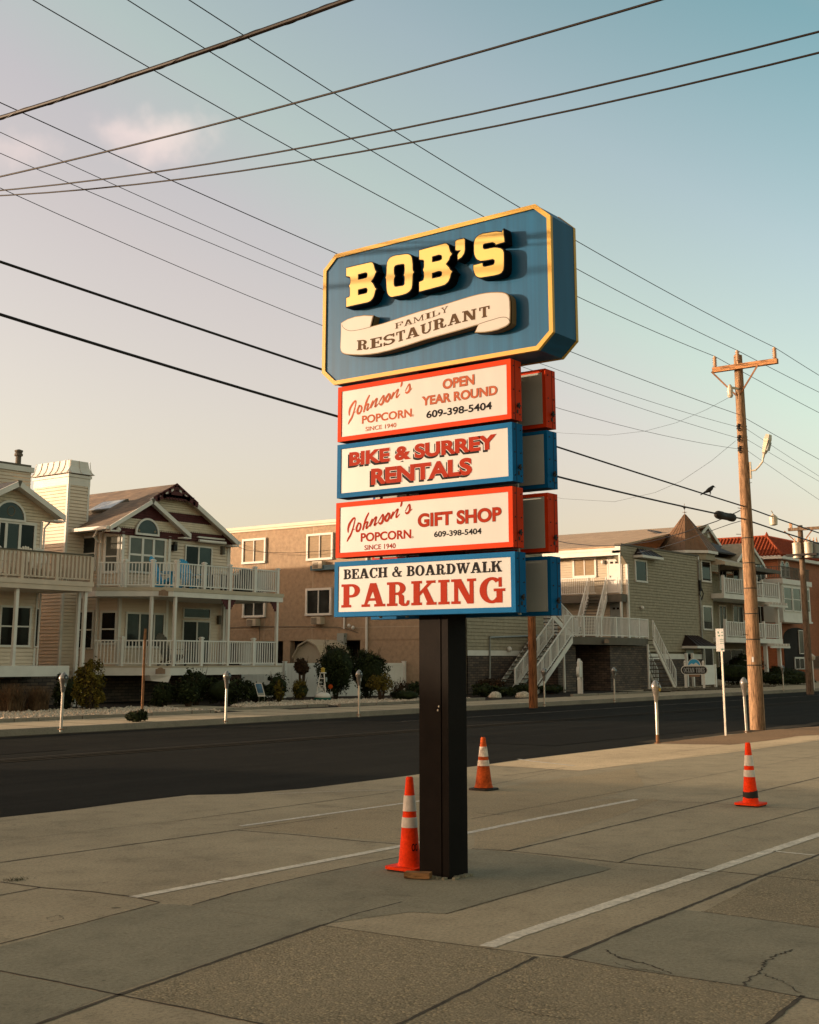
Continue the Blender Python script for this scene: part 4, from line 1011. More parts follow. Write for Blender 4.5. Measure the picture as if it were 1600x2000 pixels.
lap(mb, (bx[2], YW), (XR, YW), LF-.3, 6.25); lap(mb, (XR, YW), (XR, H2B), LF-.3, 6.25)
mb.build('siding', MT['cream'], h2)
for x, y in ((XL, YW), (bx[1], YB), (bx[2], YB), (XR, YW)):
    mb = MB(); mb.box(x-.06, y-.045, LF-.3, x+.06, y+.06, 6.27); mb.build('corner_board', MT['white'], h2)
# main gable: apex and eaves surveyed on its overhang plane
YG = 36.70
ap = at_y(343.5, 945.5, YG); re_ = at_y(465, 1056.5, YG); lx = 2*ap.x-re_.x; rz = re_.z
le = Vector((lx, YG, rz))
mb = MB()
slabroof(mb, (le.x, YG, le.z), (le.x, 64, le.z), (ap.x, 64, ap.z), (ap.x, YG, ap.z), .07)
slabroof(mb, (re_.x, YG, re_.z), (re_.x, 64, re_.z), (ap.x, 64, ap.z), (ap.x, YG, ap.z), .07)
mb.build('roof', MT['roofgrey'], h2)
slope = (ap.z-rz)/(ap.x-lx)
def gspan(x0, cx, apz, sl):
    return lambda z: (max(cx-(apz-z)/sl, x0)-x0, cx+(apz-z)/sl-x0)
GY = 37.0
zz = 6.28; bands = [('maroon', 6.28, 6.62), ('scallop', 6.62, 6.98), ('maroon', 6.98, 7.30), ('scallop', 7.30, 8.1)]
gm, gs = MB(), MB()
for nm, a, b in bands:
    mm = gm if nm == 'maroon' else gs
    f = gspan(lx, ap.x, ap.z-.12, slope)
    lap(mm, (lx, GY), (re_.x, GY), a, b, .09, .02, f)
    # scalloped lower edge
    L0, L1 = f(a)
    x = lx+L0
    while x < lx+L1-.06:
        mm.add([(x, GY-.021, a), (x+.11, GY-.021, a), (x+.085, GY-.021, a-.035), (x+.025, GY-.021, a-.035)], [[0,3,2,1]]); x += .112
gm.build('gable_band', MT['maroon'], h2); gs.build('gable_shingles', MT['scallop'], h2)
def barge(mb, a, b, h=.20, t=.05, dz=0.0):
    a, b = Vector(a), Vector(b); a.z += dz; b.z += dz
    return mb.prism([a, b, b-Vector((0, 0, h)), a-Vector((0, 0, h))], (0, t, 0))
mb = MB(); barge(mb, (ap.x, YG-.05, ap.z), (re_.x, YG-.05, re_.z)); barge(mb, (lx, YG-.05, rz), (ap.x-.001, YG-.05, ap.z))
mb.box(re_.x-.35, YG-.052, rz-.24, re_.x+.02, YG+.35, rz-.19); mb.box(lx-.12, YG-.05, rz-.14, lx+.02, 64, rz-.02)
mb.box(re_.x-.02, YG-.05, rz-.14, re_.x+.12, 64, rz-.02)
lap(mb, (re_.x-.2, YG+.1), (re_.x-.2, YG+.101), rz-.2, rz-.19)
mb.build('barge_board', MT['white'], h2)
mb = MB()                                                         # soffits
mb.prism([(re_.x, YG, rz-.09), (ap.x, YG, ap.z-.09), (ap.x, GY, ap.z-.09), (re_.x, GY, rz-.09)], (0, 0, -.03)); mb.build('soffit', MT['tantrim'], h2)
# maroon fretwork in the gable peak: bars, cut-outs and a scalloped apron
mb = MB(); FY = YG-.09
def gp(u, v): return Vector((ap.x + u, FY, ap.z + v))
wid = 1.15
for s in (-1, 1):
    mb.prism([gp(0, .03), gp(s*wid, -wid*slope+.03), gp(s*wid, -wid*slope-.07), gp(0, -.09)], (0, .035, 0))
    mb.prism([gp(0, -.24), gp(s*wid*.98, -wid*slope-.05), gp(s*wid*.98, -wid*slope-.17), gp(s*.35, -.52), gp(0, -.50)], (0, .035, 0))
    for t in (.06, .30, .55, .80):
        a = gp(s*wid*t, -wid*t*slope-.03); b = gp(s*wid*(t-.02), -wid*t*slope-.26)
        mb.prism([a-Vector((s*.05, 0, 0)), a+Vector((s*.07, 0, 0)), b+Vector((s*.08, 0, 0)), b-Vector((s*.04, 0, 0))], (0, .034, 0))
for k in range(9):
    x = -.60+k*.15; mb.prism([gp(x-.075, -.50), gp(x+.075, -.50), gp(x+.05, -.62), gp(x, -.66), gp(x-.05, -.62)], (0, .033, 0))
mb.prism([gp(-.95, -.45), gp(.95, -.45), gp(.72, -.56), gp(-.72, -.56)], (0, .03, 0))
mb.build('gable_fretwork', MT['maroon'], h2)
# small front gable over the bay
YS = YB-.32
a2 = at_y(299.7, 975, YS); l2 = at_y(214.5, 1027, YS); r2 = at_y(372.4, 1042, YS); ez = (l2.z+r2.z)/2; cx2 = (l2.x+r2.x)/2
a2 = Vector((cx2, YS, a2.z)); s2 = (a2.z-ez)/(cx2-l2.x)
mb = MB()
for xe in (l2.x, r2.x): slabroof(mb, (xe, YS, ez), (xe, YG+1.2, ez), (cx2, YG+1.2+.0, a2.z), (cx2, YS, a2.z), .06)
mb.build('roof', MT['roofgrey'], h2)
GB = YB-.04
lo = 6.14; gm, gs = MB(), MB(); f = gspan(l2.x, cx2, a2.z-.10, s2)
for nm, a, b in (('maroon', lo, lo+.28), ('scallop', lo+.28, lo+.66), ('maroon', lo+.66, a2.z-.2)):
    mm = gm if nm == 'maroon' else gs
    lap(mm, (l2.x, GB), (r2.x, GB), a, b, .09, .02, f)
    L0, L1 = f(a); x = l2.x+L0
    while x < l2.x+L1-.06:
        if a > lo: mm.add([(x, GB-.021, a), (x+.11, GB-.021, a), (x+.085, GB-.021, a-.035), (x+.025, GB-.021, a-.035)], [[0,3,2,1]])
        x += .112
gm.build('gable_band', MT['maroon'], h2); gs.build('gable_shingles', MT['scallop'], h2)
mb = MB(); barge(mb, (cx2, YS-.05, a2.z), (r2.x, YS-.05, ez), .17); barge(mb, (l2.x, YS-.05, ez), (cx2-.001, YS-.05, a2.z), .17)
for xe, s in ((l2.x, 1), (r2.x, -1)): mb.box(xe, YS-.05, ez-.20, xe+s*.40, GB, ez-.15)
mb.prism([(r2.x, YS, ez-.08), (cx2, YS, a2.z-.08), (cx2, GB, a2.z-.08), (r2.x, GB, ez-.08)], (0, 0, -.02))
mb.build('barge_board', MT['white'], h2)
mb = MB(); mb.prism([(cx2-.10, YS-.06, a2.z+.01), (cx2+.10, YS-.06, a2.z+.01), (cx2, YS-.06, a2.z-.20)], (0, .012, 0)); mb.build('gable_cap', MT['greydark'], h2)
mb = MB(); mb.box(l2.x-.14, YS, ez-.13, l2.x-.01, 64, ez-.01); mb.tube([(l2.x-.06, YS+.6, ez-.12), (l2.x+.02, YS+.9, ez-.35), (XL-.05, YW-.0, ez-.55), (XL-.05, YW, LF)], .035, 8)
mb.tube([(XR+.05, YW-.05, rz-.2), (XR+.05, YW-.05, LF)], .035, 8); mb.build('gutter', MT['white'], h2)
lathe_light(h2, (l2.x+.42, YS+.02, ez-.12), .09)
# half-round window with two starfish decals
def halfround(parent, cx, cy_, cz, r, trim=.075, n=20, decals=True):
    mb = MB(); o = []; i = []
    for k in range(n+1):
        a = math.pi*k/n; o.append((cx+(r+trim)*math.cos(a), cy_, cz+(r+trim)*math.sin(a))); i.append((cx+r*math.cos(a), cy_, cz+r*math.sin(a)))
    for k in range(n): mb.prism([o[k], o[k+1], i[k+1], i[k]], (0, .06, 0))
    mb.box(cx-r-trim, cy_-.002, cz-trim, cx+r+trim, cy_+.06, cz)
    w = mb.build('half_round_window', MT['white'], parent)
    mb = MB(); mb.prism([(p[0], cy_+.03, p[2]) for p in i], (0, .02, 0)); mb.build('pane', MT['glass'], w)
    return w, cy_+.024
w, yy = halfround(h2, at_y(285.5, 1040, YB-.07).x, YB-.17, at_y(287, 1042.5, YB-.07).z, .50)
mb = MB()
for q in ((272, 1036), (303, 1039)):
    c = at_y(*q, yy); R_, r_ = .085, .022
    mb.prism([(c.x+(R_ if k % 2 == 0 else r_)*math.sin(k*math.pi/5), yy-.004, c.z+(R_ if k % 2 == 0 else r_)*math.cos(k*math.pi/5)) for k in range(10)], (0, .003, 0))
mb.build('starfish_decal', MT['blind'], w)
pb0, pb1 = bay[1], bay[2]
pwin(h2, pb0, pb1, 252, 1053, 319, 1117, mull=(.36, .68), sash=(.5,), trim=.07, bar=.05, panes=['shade', 'shade', 'shade'])
pwin(h2, bay[0], bay[1], 208, 1048, 230, 1115, sash=(.42,), trim=.10, panes=['shade'])
pwin(h2, left_a, left_b, 163, 1051, 187, 1112, sash=(.5,), trim=.08)
pwin(h2, (bx[2], YW), (XR, YW), 361, 1069, 410, 1150, mull=(.5,), trim=.06, panes=['glassdark', 'glass'], name='sliding_door')
pwin(h2, (bx[2], YW), (XR, YW), 356, 1215, 406, 1294, mull=(.52,), trim=.06, panes=['glassdark', 'glass'], name='sliding_door')
pwin(h2, (bx[2], YW), (XR, YW), 358, 1190, 408, 1206, trim=.05, pane='glass')
pwin(h2, pb0, pb1, 246, 1200, 317, 1262, mull=(.34, .74), trim=.07)
pwin(h2, bay[0], bay[1], 200, 1197, 226, 1255, sash=(.45,), trim=.08, panes=['glassdark'])
pwin(h2, left_a, left_b, 151, 1196, 182, 1265, sash=(.5,), trim=.06, panes=['glassdark'])
mb = MB(); 
for q in ((433, 1075), (426, 1211), (340, 1067)):
    c = at_y(*q, YW-.03); mb = MB(); mb.box(c.x-.06, YW-.16, c.z-.17, c.x+.06, YW-.01, c.z+.17); mb.build('wall_lantern', MT['greydark'], h2)
mb = MB(); c = at_y(338, 1070, YW-.1); mb.box(c.x-.09, YW-.25, c.z-.12, c.x+.09, YW-.05, c.z+.12); mb.build('speaker', MT['black'], h2)
mb = MB(); c0, c1 = at_y(389, 1056, YW-.3), at_y(441, 1061, YW-.3); mb.tube([c0, c1], .06, 10); mb.beam((c0.x, c0.y+.1, c0.z+.15), (c1.x, c1.y+.1, c1.z+.15), .1, .06); mb.build('rolled_awning', MT['white'], h2)
# skylight on the left slope
def on_left(px, py):                                              # pixel onto the left roof slope
    v = ray(px, py); n = Vector((-slope, 0, 1)).normalized(); o = Vector((lx, YG, rz))
    t = (o-Vector((0, 0, EYE))).dot(n)/v.dot(n); return Vector((0, 0, EYE)) + v*t
sk = [on_left(*q) for q in ((184, 1001), (202, 1001.5), (231, 983.5), (213, 984))]
n_ = Vector((-slope, 0, 1)).normalized()
y0_, y1_ = min(p.y for p in sk), max(p.y for p in sk); x0_, x1_ = min(p.x for p in sk), max(p.x for p in sk)
y0_, y1_ = sorted(((sk[0].y+sk[3].y)/2-.0, (sk[1].y+sk[2].y)/2)); 
P_ = lambda x, y, o: Vector((x, y, rz+(x-lx)*slope)) + n_*o
mb = MB(); mb.prism([P_(x0_, y0_-.5, .0), P_(x1_, y0_-.5, .0), P_(x1_, y1_+.3, .0), P_(x0_, y1_+.3, .0)], n_*.12); sky_o = mb.build('skylight', MT['greydark'], h2)
mb = MB(); mb.prism([P_(x0_+.08, y0_-.42, .12), P_(x1_-.08, y0_-.42, .12), P_(x1_-.08, y1_+.22, .12), P_(x0_+.08, y1_+.22, .12)], n_*.015); mb.build('pane', glass('skylight_glass', (0.25, 0.26, 0.25), 0.15), sky_o)
# deck and porch
dl = [at_z(193, 1166.5, 3.84), at_z(297.6, 1164.6, 3.84), at_z(344, 1165, 3.84), at_z(547.5, 1176.6, 3.84)]
DX = dl[3].x
dl[0] = Vector((dl[1].x-.606*2.02, dl[1].y+.795*2.02, 3.84))
dp = [(dl[0].x, dl[0].y), (dl[1].x, dl[1].y), (dl[2].x, YD), (DX, YD), (DX, YW-.01), (XR, YW), (bx[2], YW), (bx[2], YB), (bx[1], YB), (XL, YW)]
mb = MB(); mb.prism([(x, y, 3.84) for x, y in dp[:5]+[(dp[0][0]+.3, YW-.012)]], (0, 0, .19)); mb.build('deck_fascia', MT['white'], h2)
mb = MB(); mb.prism([(x+(.03 if x > 35 else -.0), y-.03, 4.03) for x, y in dp[:5]+[(dp[0][0]+.3, YW-.012)]], (0, 0, .13)); mb.build('deck_floor', MT['tantrim'], h2)
mb = MB(); mb.prism([(x, y, 1.10) for x, y in dp[:5]+[(dp[0][0]+.3, YW-.012)]], (0, 0, .27)); mb.build('porch_fascia', MT['white'], h2)
mb = MB(); mb.prism([(x, y-.02, 1.37) for x, y in dp[:5]+[(dp[0][0]+.3, YW-.012)]], (0, 0, .05)); mb.build('porch_floor', MT['tantrim'], h2)
mb = MB()
mb.box(dl[0].x+.3, 36.9, WALK-.1, DX-.3, 37.0, 1.10); mb.build('crawlspace_wall', MT['stone'], h2)
c = at_y(296, 1325, YD-.1); mb = MB(); mb.prism([(dl[1].x, dl[1].y-.05, 1.10), (dl[2].x, YD-.05, 1.10), (dl[2].x-.1, YD-.02, .86), (dl[1].x+.08, dl[1].y-.02, .92)], (0, .3, 0)); mb.build('porch_bracket', MT['white'], h2)
us = [(dl[0].x+.05, dl[0].y), (at_z(248, 1150, UF).x, at_z(248, 1150, UF).y), (dl[1].x+.03, dl[1].y+.06)] + [(x, YD+.07) for x in (30.96, 32.29, 33.60, 34.93, 36.2)]
a_, b_ = Vector(us[0]), Vector(us[2]); us[1] = tuple(a_+(b_-a_)*.5)
railing(h2, us, UF, .87, posts=range(1, 8), posth=.93)
railing(h2, [(36.2, YD+.07), (36.2, YW-.1)], UF, .87, posts=(1,), posth=.93)
ls = [us[0], us[1], us[2]] + [(x, YD+.07) for x in (30.93, 32.26, 33.58, 34.94, 36.2)]
railing(h2, ls, LF, .88, posts=(1, 4, 6), posth=.97)
railing(h2, [(36.2, YD+.07), (36.2, YW-.1)], LF, .88, posts=(1,), posth=.97)
for x, y in (us[2], (30.93, YD+.07), (33.58, YD+.07), (36.2, YD+.07), (36.2, YW-.15)):
    mb = MB(); mb.box(x-.05, y-.05, LF, x+.05, y+.05, 3.84); mb.build('porch_post', MT['white'], h2)
mb = MB()
for x, s in ((36.15, -1), (33.63, 1), (33.53, -1)):
    mb = MB()
    for k in range(4): mb.box(x, YD+.05, 3.84-.09*(k+1), x+s*(.30-.07*k), YD+.09, 3.84-.09*k)
    mb.build('corner_bracket', MT['maroon'], h2)
plaque(h2, (at_y(320, 1161, YD-.06).x, min(dl[1].y, YD)-.03, 3.93), .42, .17); plaque(h2, (at_y(315, 1310, YD-.06).x, YD-.0, 1.24), .42, .17)
# chimney on the left wall
cy0 = 38.1; cxa = at_y(131, 1000, cy0).x; cyb = at_x(69, 930, cxa).y; ct = at_y(131, 930, cy0).z
mb = MB(); mb.box(cxa+.03, cy0+.03, WALK, XL+.1, cyb-.03, ct); ch = mb.build('chimney', MT['cream'], h2)
mb = MB(); lap(mb, (cxa, cyb), (cxa, cy0), 1.2, ct); lap(mb, (cxa, cy0), (XL+.06, cy0), 1.2, ct)
mb.build('siding', MT['cream'], ch)
mb = MB(); mb.box(cxa-.03, cy0-.03, ct-.30, XL+.10, cyb+.03, ct); mb.box(cxa-.07, cy0-.07, ct+.001, XL+.14, cyb+.07, ct+.10); mb.box(cxa-.04, cy0-.04, 1.1, cxa+.06, cy0+.05, ct-.3); mb.box(XL, cy0-.03, 3, XL+.09, cy0+.05, ct-.3); mb.build('chimney_trim', MT['white'], ch)
mb = MB(); z0 = ct+.14; x0, x1, y0, y1 = cxa-.14, XL+.22, cy0-.14, cyb+.14
rings = [(0, 0), (.10, .12), (.16, .26), (.19, .42), (.20, .50)]
for i in range(4):
    a, za = rings[i]; b, zb = rings[i+1]
    A = [(x0+a, y0+a, z0+za), (x1-a, y0+a, z0+za), (x1-a, y1-a, z0+za), (x0+a, y1-a, z0+za)]; B = [(x0+b, y0+b, z0+zb), (x1-b, y0+b, z0+zb), (x1-b, y1-b, z0+zb), (x0+b, y1-b, z0+zb)]
    for k in range(4): mb.poly([A[k], A[(k+1) % 4], B[(k+1) % 4], B[k]])
a, za = rings[4]; mb.poly([(x0+a, y0+a, z0+za), (x1-a, y0+a, z0+za), (x1-a, y1-a, z0+za), (x0+a, y1-a, z0+za)])
mb.poly([(x0, y0, z0), (x1, y0, z0), (x1, y1, z0), (x0, y1, z0)])
for k in range(7):
    y = y0+.1+(y1-y0-.2)*k/6; pts = [(x0+a-.015, y+(.0 if k else .0), z0+z+.01) for a, z in rings]
    mb.tube(pts, .014, 6)
for k in range(3):
    x = x0+.12+(x1-x0-.24)*k/2; mb.tube([(x, y0+a-.015, z0+z+.01) for a, z in rings], .014, 6)
for k in range(4): mb.box(*[(x0+.1, y0+.1), (x1-.16, y0+.1), (x1-.16, y1-.16), (x0+.1, y1-.16)][k], ct+.09, *[(x0+.16, y0+.16), (x1-.1, y0+.16), (x1-.1, y1-.1), (x0+.16, y1-.1)][k], z0+.02)
mb.build('chimney_cap', MT['white'], ch)

# adirondack chairs and other deck furniture
def adirondack(label, x, y, z, rz, mat, group):
    t = thing('adirondack_chair', label, 'chair', (x, y, z), group, rz)
    def part(nm, f):
        mb = MB(); f(mb); mb.v = [(p[0]+x, p[1]+y, p[2]+z) for p in mb.v]; return mb.build(nm, mat, t)
    def seat(mb):
        for k in range(5): mb.obox((0, -.25+.11*k, .38-.035*k), (.26, 0, 0), (0, .048, -.015), (0, 0, .01))
    def back(mb):
        for k in range(7):
            u = (k-3)/3; h = .92-.14*u*u
            mb.prism([(-.27+.078*k, .26, .24), (-.27+.078*k+.068, .26, .24), (-.30+.087*k+.074, .26+h*.42, .24+h), (-.30+.087*k+.037, .26+h*.43, .24+h+.03), (-.30+.087*k, .26+h*.42, .24+h)], (0, .02, .0))
    def arms(mb):
        for s in (-1, 1): mb.obox((s*.34, -.02, .58), (.07, 0, 0), (0, .36, 0), (0, 0, .012))
    part('seat', seat); part('backrest', back); part('armrests', arms)
    for s in (-1, 1):
        part('leg', lambda mb: mb.box(s*.30-.02, -.34, 0, s*.30+.02, -.25, .57))
        part('leg', lambda mb: mb.beam((s*.27, -.28, .36), (s*.27, .52, .04), .03, .11))
    return t
adirondack("bright blue deck chair, left of the pair, by the upper deck's corner post", at_y(326, 1110, 34.8).x, 34.75, UF, math.radians(25), MT['chairblue'], 'blue deck chairs on the upper deck')
adirondack('bright blue deck chair, right of the pair, before the upper deck door', at_y(371, 1110, 34.9).x, 34.75, UF, math.radians(-5), MT['chairblue'], 'blue deck chairs on the upper deck')
adirondack('dark slatted deck chair on the lower porch behind the white rail', at_y(332, 1280, 35.0).x, 34.8, LF, math.radians(10), MT['greydark'], None)
t = thing('patio_table', 'low dark patio table with white top on the right end of the upper deck', 'table', (34.2, 35.0, UF))
mb = MB(); mb.box(33.8, 34.7, UF+.66, 34.6, 35.3, UF+.70); mb.build('tabletop', MT['chairwhite'], t)
for sx in (33.86, 34.54):
    for sy in (34.76, 35.24): mb = MB(); mb.box(sx-.03, sy-.03, UF, sx+.03, sy+.03, UF+.66); mb.build('leg', MT['black'], t)
t = thing('grill', 'covered black grill on the upper deck by the right corner', 'grill', (35.55, 35.2, UF))
mb = MB(); mb.box(35.2, 34.95, UF+.1, 35.9, 35.4, UF+.75); mb.build('cabinet', MT['black'], t)
mb = MB(); mb.lathe([(.3, 0), (.3, .1), (.2, .2), (.02, .23)], 12, (35.55, 35.17, UF+.75), 1.1, .8); mb.build('lid', MT['black'], t, smooth=True)

# ------------------------------------------------------------------ cream house at the left edge
h1 = thing('beachfront_house', 'cream house with half-round gable window and beige railed balcony at the left edge', 'house', (22, 38, WALK))
Y1, G1, D1_ = 36.2, 35.75, 34.0
a1 = at_y(37.8, 939, G1); r1 = at_y(127.5, 1007, G1); s1 = (a1.z-r1.z)/(r1.x-a1.x)
W1R = at_y(80, 1050, Y1).x; W1L = 2*a1.x-W1R-.0; X1L = 17.2
mb = MB(); mb.box(X1L+.02, Y1+.02, WALK, W1R-.02, 47, 6.24); mb.build('wall', MT['cream'], h1)
mb = MB(); lap(mb, (X1L, Y1), (W1R, Y1), LF-.3, 6.35); lap(mb, (W1R, Y1), (W1R, 47), LF-.3, 6.3); lap(mb, (X1L, 47), (X1L, Y1), LF-.3, 6.3)
mb.build('siding', MT['cream'], h1)
ll = 2*a1.x-r1.x
mb = MB()
for xe in (ll, r1.x): slabroof(mb, (xe, G1, r1.z), (xe, 40.3, r1.z), (a1.x, 40.3, a1.z), (a1.x, G1, a1.z), .07)
slabroof(mb, (X1L-.4, G1+.6, r1.z-.1), (ll+1.0, G1+.6, r1.z-.1), (ll+1.0, 38.6, 7.5), (X1L-.4, 38.6, 7.5), .07); slabroof(mb, (X1L-.4, 41.2, r1.z-.1), (ll+1.0, 41.2, r1.z-.1), (ll+1.0, 38.6, 7.5), (X1L-.4, 38.6, 7.5), .07); slabroof(mb, (X1L-.3, 47.3, 6.30), (W1R+.3, 47.3, 6.30), (W1R+.3, 40.2, 6.36), (X1L-.3, 40.2, 6.36), .06)
mb.build('roof', MT['roofdark'], h1)
mb = MB(); f = gspan(ll, a1.x, a1.z-.10, s1); lap(mb, (ll, Y1), (r1.x, Y1), 6.32, a1.z-.1, .11, .02, f); mb.build('gable_shingles', MT['scallop'], h1)
mb = MB(); barge(mb, (a1.x, G1-.05, a1.z), (r1.x, G1-.05, r1.z), .20); barge(mb, (ll, G1-.05, r1.z), (a1.x-.001, G1-.05, a1.z), .20)
for xe, s in ((ll, 1), (r1.x, -1)): mb.box(xe, G1-.05, r1.z-.24, xe+s*.5, Y1, r1.z-.19)
mb.prism([(r1.x, G1, r1.z-.10), (a1.x, G1, a1.z-.10), (a1.x, Y1, a1.z-.10), (r1.x, Y1, r1.z-.10)], (0, 0, -.02))
mb.box(W1R-.06, Y1-.04, LF, W1R+.03, Y1+.04, 6.3); mb.build('barge_board', MT['white'], h1)
mb = MB(); mb.prism([(a1.x-.09, G1-.06, a1.z+.01), (a1.x+.09, G1-.06, a1.z+.01), (a1.x, G1-.06, a1.z-.24)], (0, .012, 0)); mb.build('gable_cap', MT['greydark'], h1)
mb = MB(); mb.tube([(W1R+.25, Y1-.1, r1.z-.25), (W1R+.08, Y1-.06, r1.z-.45), (W1R+.08, Y1-.06, LF)], .035, 8); mb.build('gutter', MT['white'], h1)
hx = at_y(17, 1000, Y1).x; w, yy = halfround(h1, hx, Y1-.11, at_y(17, 1014, Y1).z, .56)
mb = MB(); c = at_y(22, 998, yy); 
for k in range(24):
    a = 2*math.pi*k/24; mb.tube([(c.x+.14*math.cos(a), yy-.004, c.z+.16*math.sin(a)), (c.x+.14*math.cos(a+.27), yy-.004, c.z+.16*math.sin(a+.27))], .007, 4)
mb.build('glass_decal', MT['blind'], w)
p0, p1 = (X1L, Y1), (W1R, Y1)
pwin(h1, p0, p1, -18, 1023, 64, 1075, mull=(.15, .33, .66), trim=.10, bar=.05, panes=['glass', 'glassdark', 'glass', 'glassdark'])
pwin(h1, p0, p1, 0, 1187, 55, 1260, mull=(.5,), trim=.07, sash=(.5,), panes=['glassdark', 'glassdark'])
pwin(h1, p0, p1, 68, 1190, 73, 1262, trim=.04, panes=['glassdark'])
window(h1, p0, p1, 1.2, 2.6, 4.6, 6.0, mull=(.5,), sash=(.5,)); window(h1, p0, p1, 1.2, 2.6, 1.9, 3.3, mull=(.5,), sash=(.5,))
d1z = 3.86; XD = at_y(181, 1150, D1_).x
mb = MB(); mb.box(15.5, D1_, d1z, XD-.02, Y1, d1z+.16); mb.build('deck_fascia', MT['beige'], h1)
mb = MB(); mb.box(15.5, D1_-.03, d1z+.16, XD+.02, Y1, d1z+.31); mb.build('deck_floor', MT['beige'], h1)
F1 = d1z+.31
rp_ = [(x, D1_+.06) for x in (15.6, 17.4, 19.2, 21.0, 22.5, at_y(45, 1100, D1_).x, at_y(113, 1100, D1_).x, XD-.06)]
railing(h1, rp_, F1, .86, mat='beige', bal=.07, gap=.15, posts=range(1, 8), posth=.84, cap=False); railing(h1, [rp_[-1], (XD-.06, Y1)], F1, .86, mat='beige', bal=.05, gap=.105, name='railing')
mb = MB(); mb.box(15.5, D1_-.01, F1+.87, XD+.01, D1_+.13, F1+.91); mb.build('handrail', MT['greydark'], h1)
mb = MB(); mb.box(15.5, D1_+.05, 1.12, at_y(137, 1308, D1_).x, Y1, 1.45); mb.build('porch_fascia', MT['white'], h1)
for x in (at_y(35, 1220, D1_).x, at_y(172, 1220, D1_).x-.05, 20.2, 17.6):
    mb = MB(); mb.box(x-.055, D1_+.1, 1.45 if x < 27 else WALK, x+.055, D1_+.21, d1z); mb.build('porch_post', MT['white'], h1)
mb = MB(); mb.box(XD-.16, D1_+.5, WALK, XD-.06, D1_+.6, d1z); mb.build('porch_post', MT['white'], h1)
mb = MB(); mb.box(X1L, 36.0, WALK-.1, 27.5, 36.2, 1.13); mb.build('crawlspace_wall', MT['stone'], h1)
# its flat-capped chimney
CY1 = 37.6; x1c = at_y(59, 950, CY1).x; x0c = x1c-1.5; z1c = at_y(50, 922, CY1).z
mb = MB(); lap(mb, (x0c, CY1+1), (x0c, CY1), 6.2, z1c); lap(mb, (x0c, CY1), (x1c, CY1), 6.2, z1c); lap(mb, (x1c, CY1), (x1c, CY1+1), 6.2, z1c); ch1 = mb.build('chimney', MT['cream'], h1)
mb = MB(); mb.box(x0c-.08, CY1-.08, z1c, x1c+.08, CY1+1.08, z1c+.18); mb.build('chimney_trim', MT['white'], ch1)
mb = MB(); mb.box(x0c-.02, CY1, z1c+.18, x1c, CY1+1, z1c+.27); vx = at_y(35, 910, CY1+.4).x; mb.lathe([(.10, 0), (.10, .34), (.15, .36), (.15, .44), (.11, .46), (.15, .52), (.15, .56), (.03, .60)], 12, (vx, CY1+.4, z1c+.25)); mb.build('vent_pipe', MT['greydark'], ch1)
for i, (q, rz_) in enumerate((((12, 1100), 5), ((62, 1103), -10), ((100, 1106), 14))):
    c = at_y(*q, 35.0)
    adirondack(['white slatted deck chair on the beige balcony, nearest the left edge', 'white slatted deck chair on the beige balcony, middle of the three', 'white slatted deck chair on the beige balcony, nearest the chimney'][i], c.x, 34.9, F1, math.radians(rz_), MT['chairwhite'], 'white chairs on the beige balcony')

# ------------------------------------------------------------------ tan stucco motel
mo = thing('motel', 'tan stucco motel block with white framed windows over a dark carport', 'motel', (46, 38, WALK))
XM = 44.0; MY0, MY1 = 32.4, 62.0; MZ0, MZ1 = 2.50, 7.86
MW = 2.6
mb = MB(); mb.box(XM, MY0, MZ0, XM+MW, 46.9, MZ1); mb.box(XM, 46.9, MZ0, XM+9, MY1, MZ1); mb.box(XM+.02, MY0, WALK-.1, XM+MW-.02, 36.3, MZ0); mb.build('wall', MT['stucco'], mo)
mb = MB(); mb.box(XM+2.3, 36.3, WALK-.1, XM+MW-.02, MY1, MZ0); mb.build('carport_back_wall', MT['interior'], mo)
mb = MB(); y0 = at_x(552, 1280, XM).y; y1 = at_x(566, 1280, XM).y
mb.box(XM+.02, y1, WALK-.1, XM+.35, y0, MZ0); mb.box(XM+.02, 46, WALK-.1, XM+.35, 46.4, MZ0); mb.build('carport_column', MT['stucco'], mo)
mb = MB(); mb.box(XM-.10, MY0-.1, MZ1, XM+MW+.1, MY1+.1, MZ1+.14); mb.box(XM-.06, MY0-.06, MZ1-.10, XM, MY1, MZ1-.001); mb.build('parapet_cap', MT['cream'], mo)
mb = MB()
for y in (42.2, 39.15, 36.0, 46): mb.box(XM-.006, y, MZ0+.05, XM, y+.02, MZ1-.1)
mb.box(XM-.005, MY0, 3.05, XM, MY1, 3.07); mb.build('control_joint', MT['tantrim'], mo)
m0, m1 = (XM, MY1), (XM, MY0)
for a, t, b, bt, pm in ((478, 1056, 518, 1097, 'blind'), (604, 1046, 649, 1090, 'blind'), (479, 1150, 517, 1202, 'glass'), (602, 1153, 646, 1198, 'glass')):
    pwin(mo, m0, m1, a, t, b, bt, mull=(.5,), trim=.10, bar=.022, pane=pm, proud=.10)
    ua, _ = px_wall_u(m0, m1, (a+b)/2-3, bt); ub, _ = px_wall_u(m0, m1, (a+b)/2+14, bt); _, zb = px_wall_u(m0, m1, (a+b)/2, bt+6)
    if pm == 'glass' or a > 600:
        mb = MB(); wbox(mb, m0, m1, ua-.15, ub-.1, zb-.36, zb-.02, 0, .32); ac = mb.build('air_conditioner', MT['tantrim'], mo)
        mb = MB()
        for k in range(5): wbox(mb, m0, m1, ua-.12, ub-.32, zb-.33+.055*k, zb-.305+.055*k, .32, .328)
        mb.build('grille', MT['rubber'], ac)
mb = MB(); u0, z0 = px_wall_u(m0, m1, 613, 1110); u1, _ = px_wall_u(m0, m1, 662, 1110); wbox(mb, m0, m1, u0, u1, z0-.12, z0+.10, .002, .25); mb.build('awning_box', MT['bluetarp'], mo)
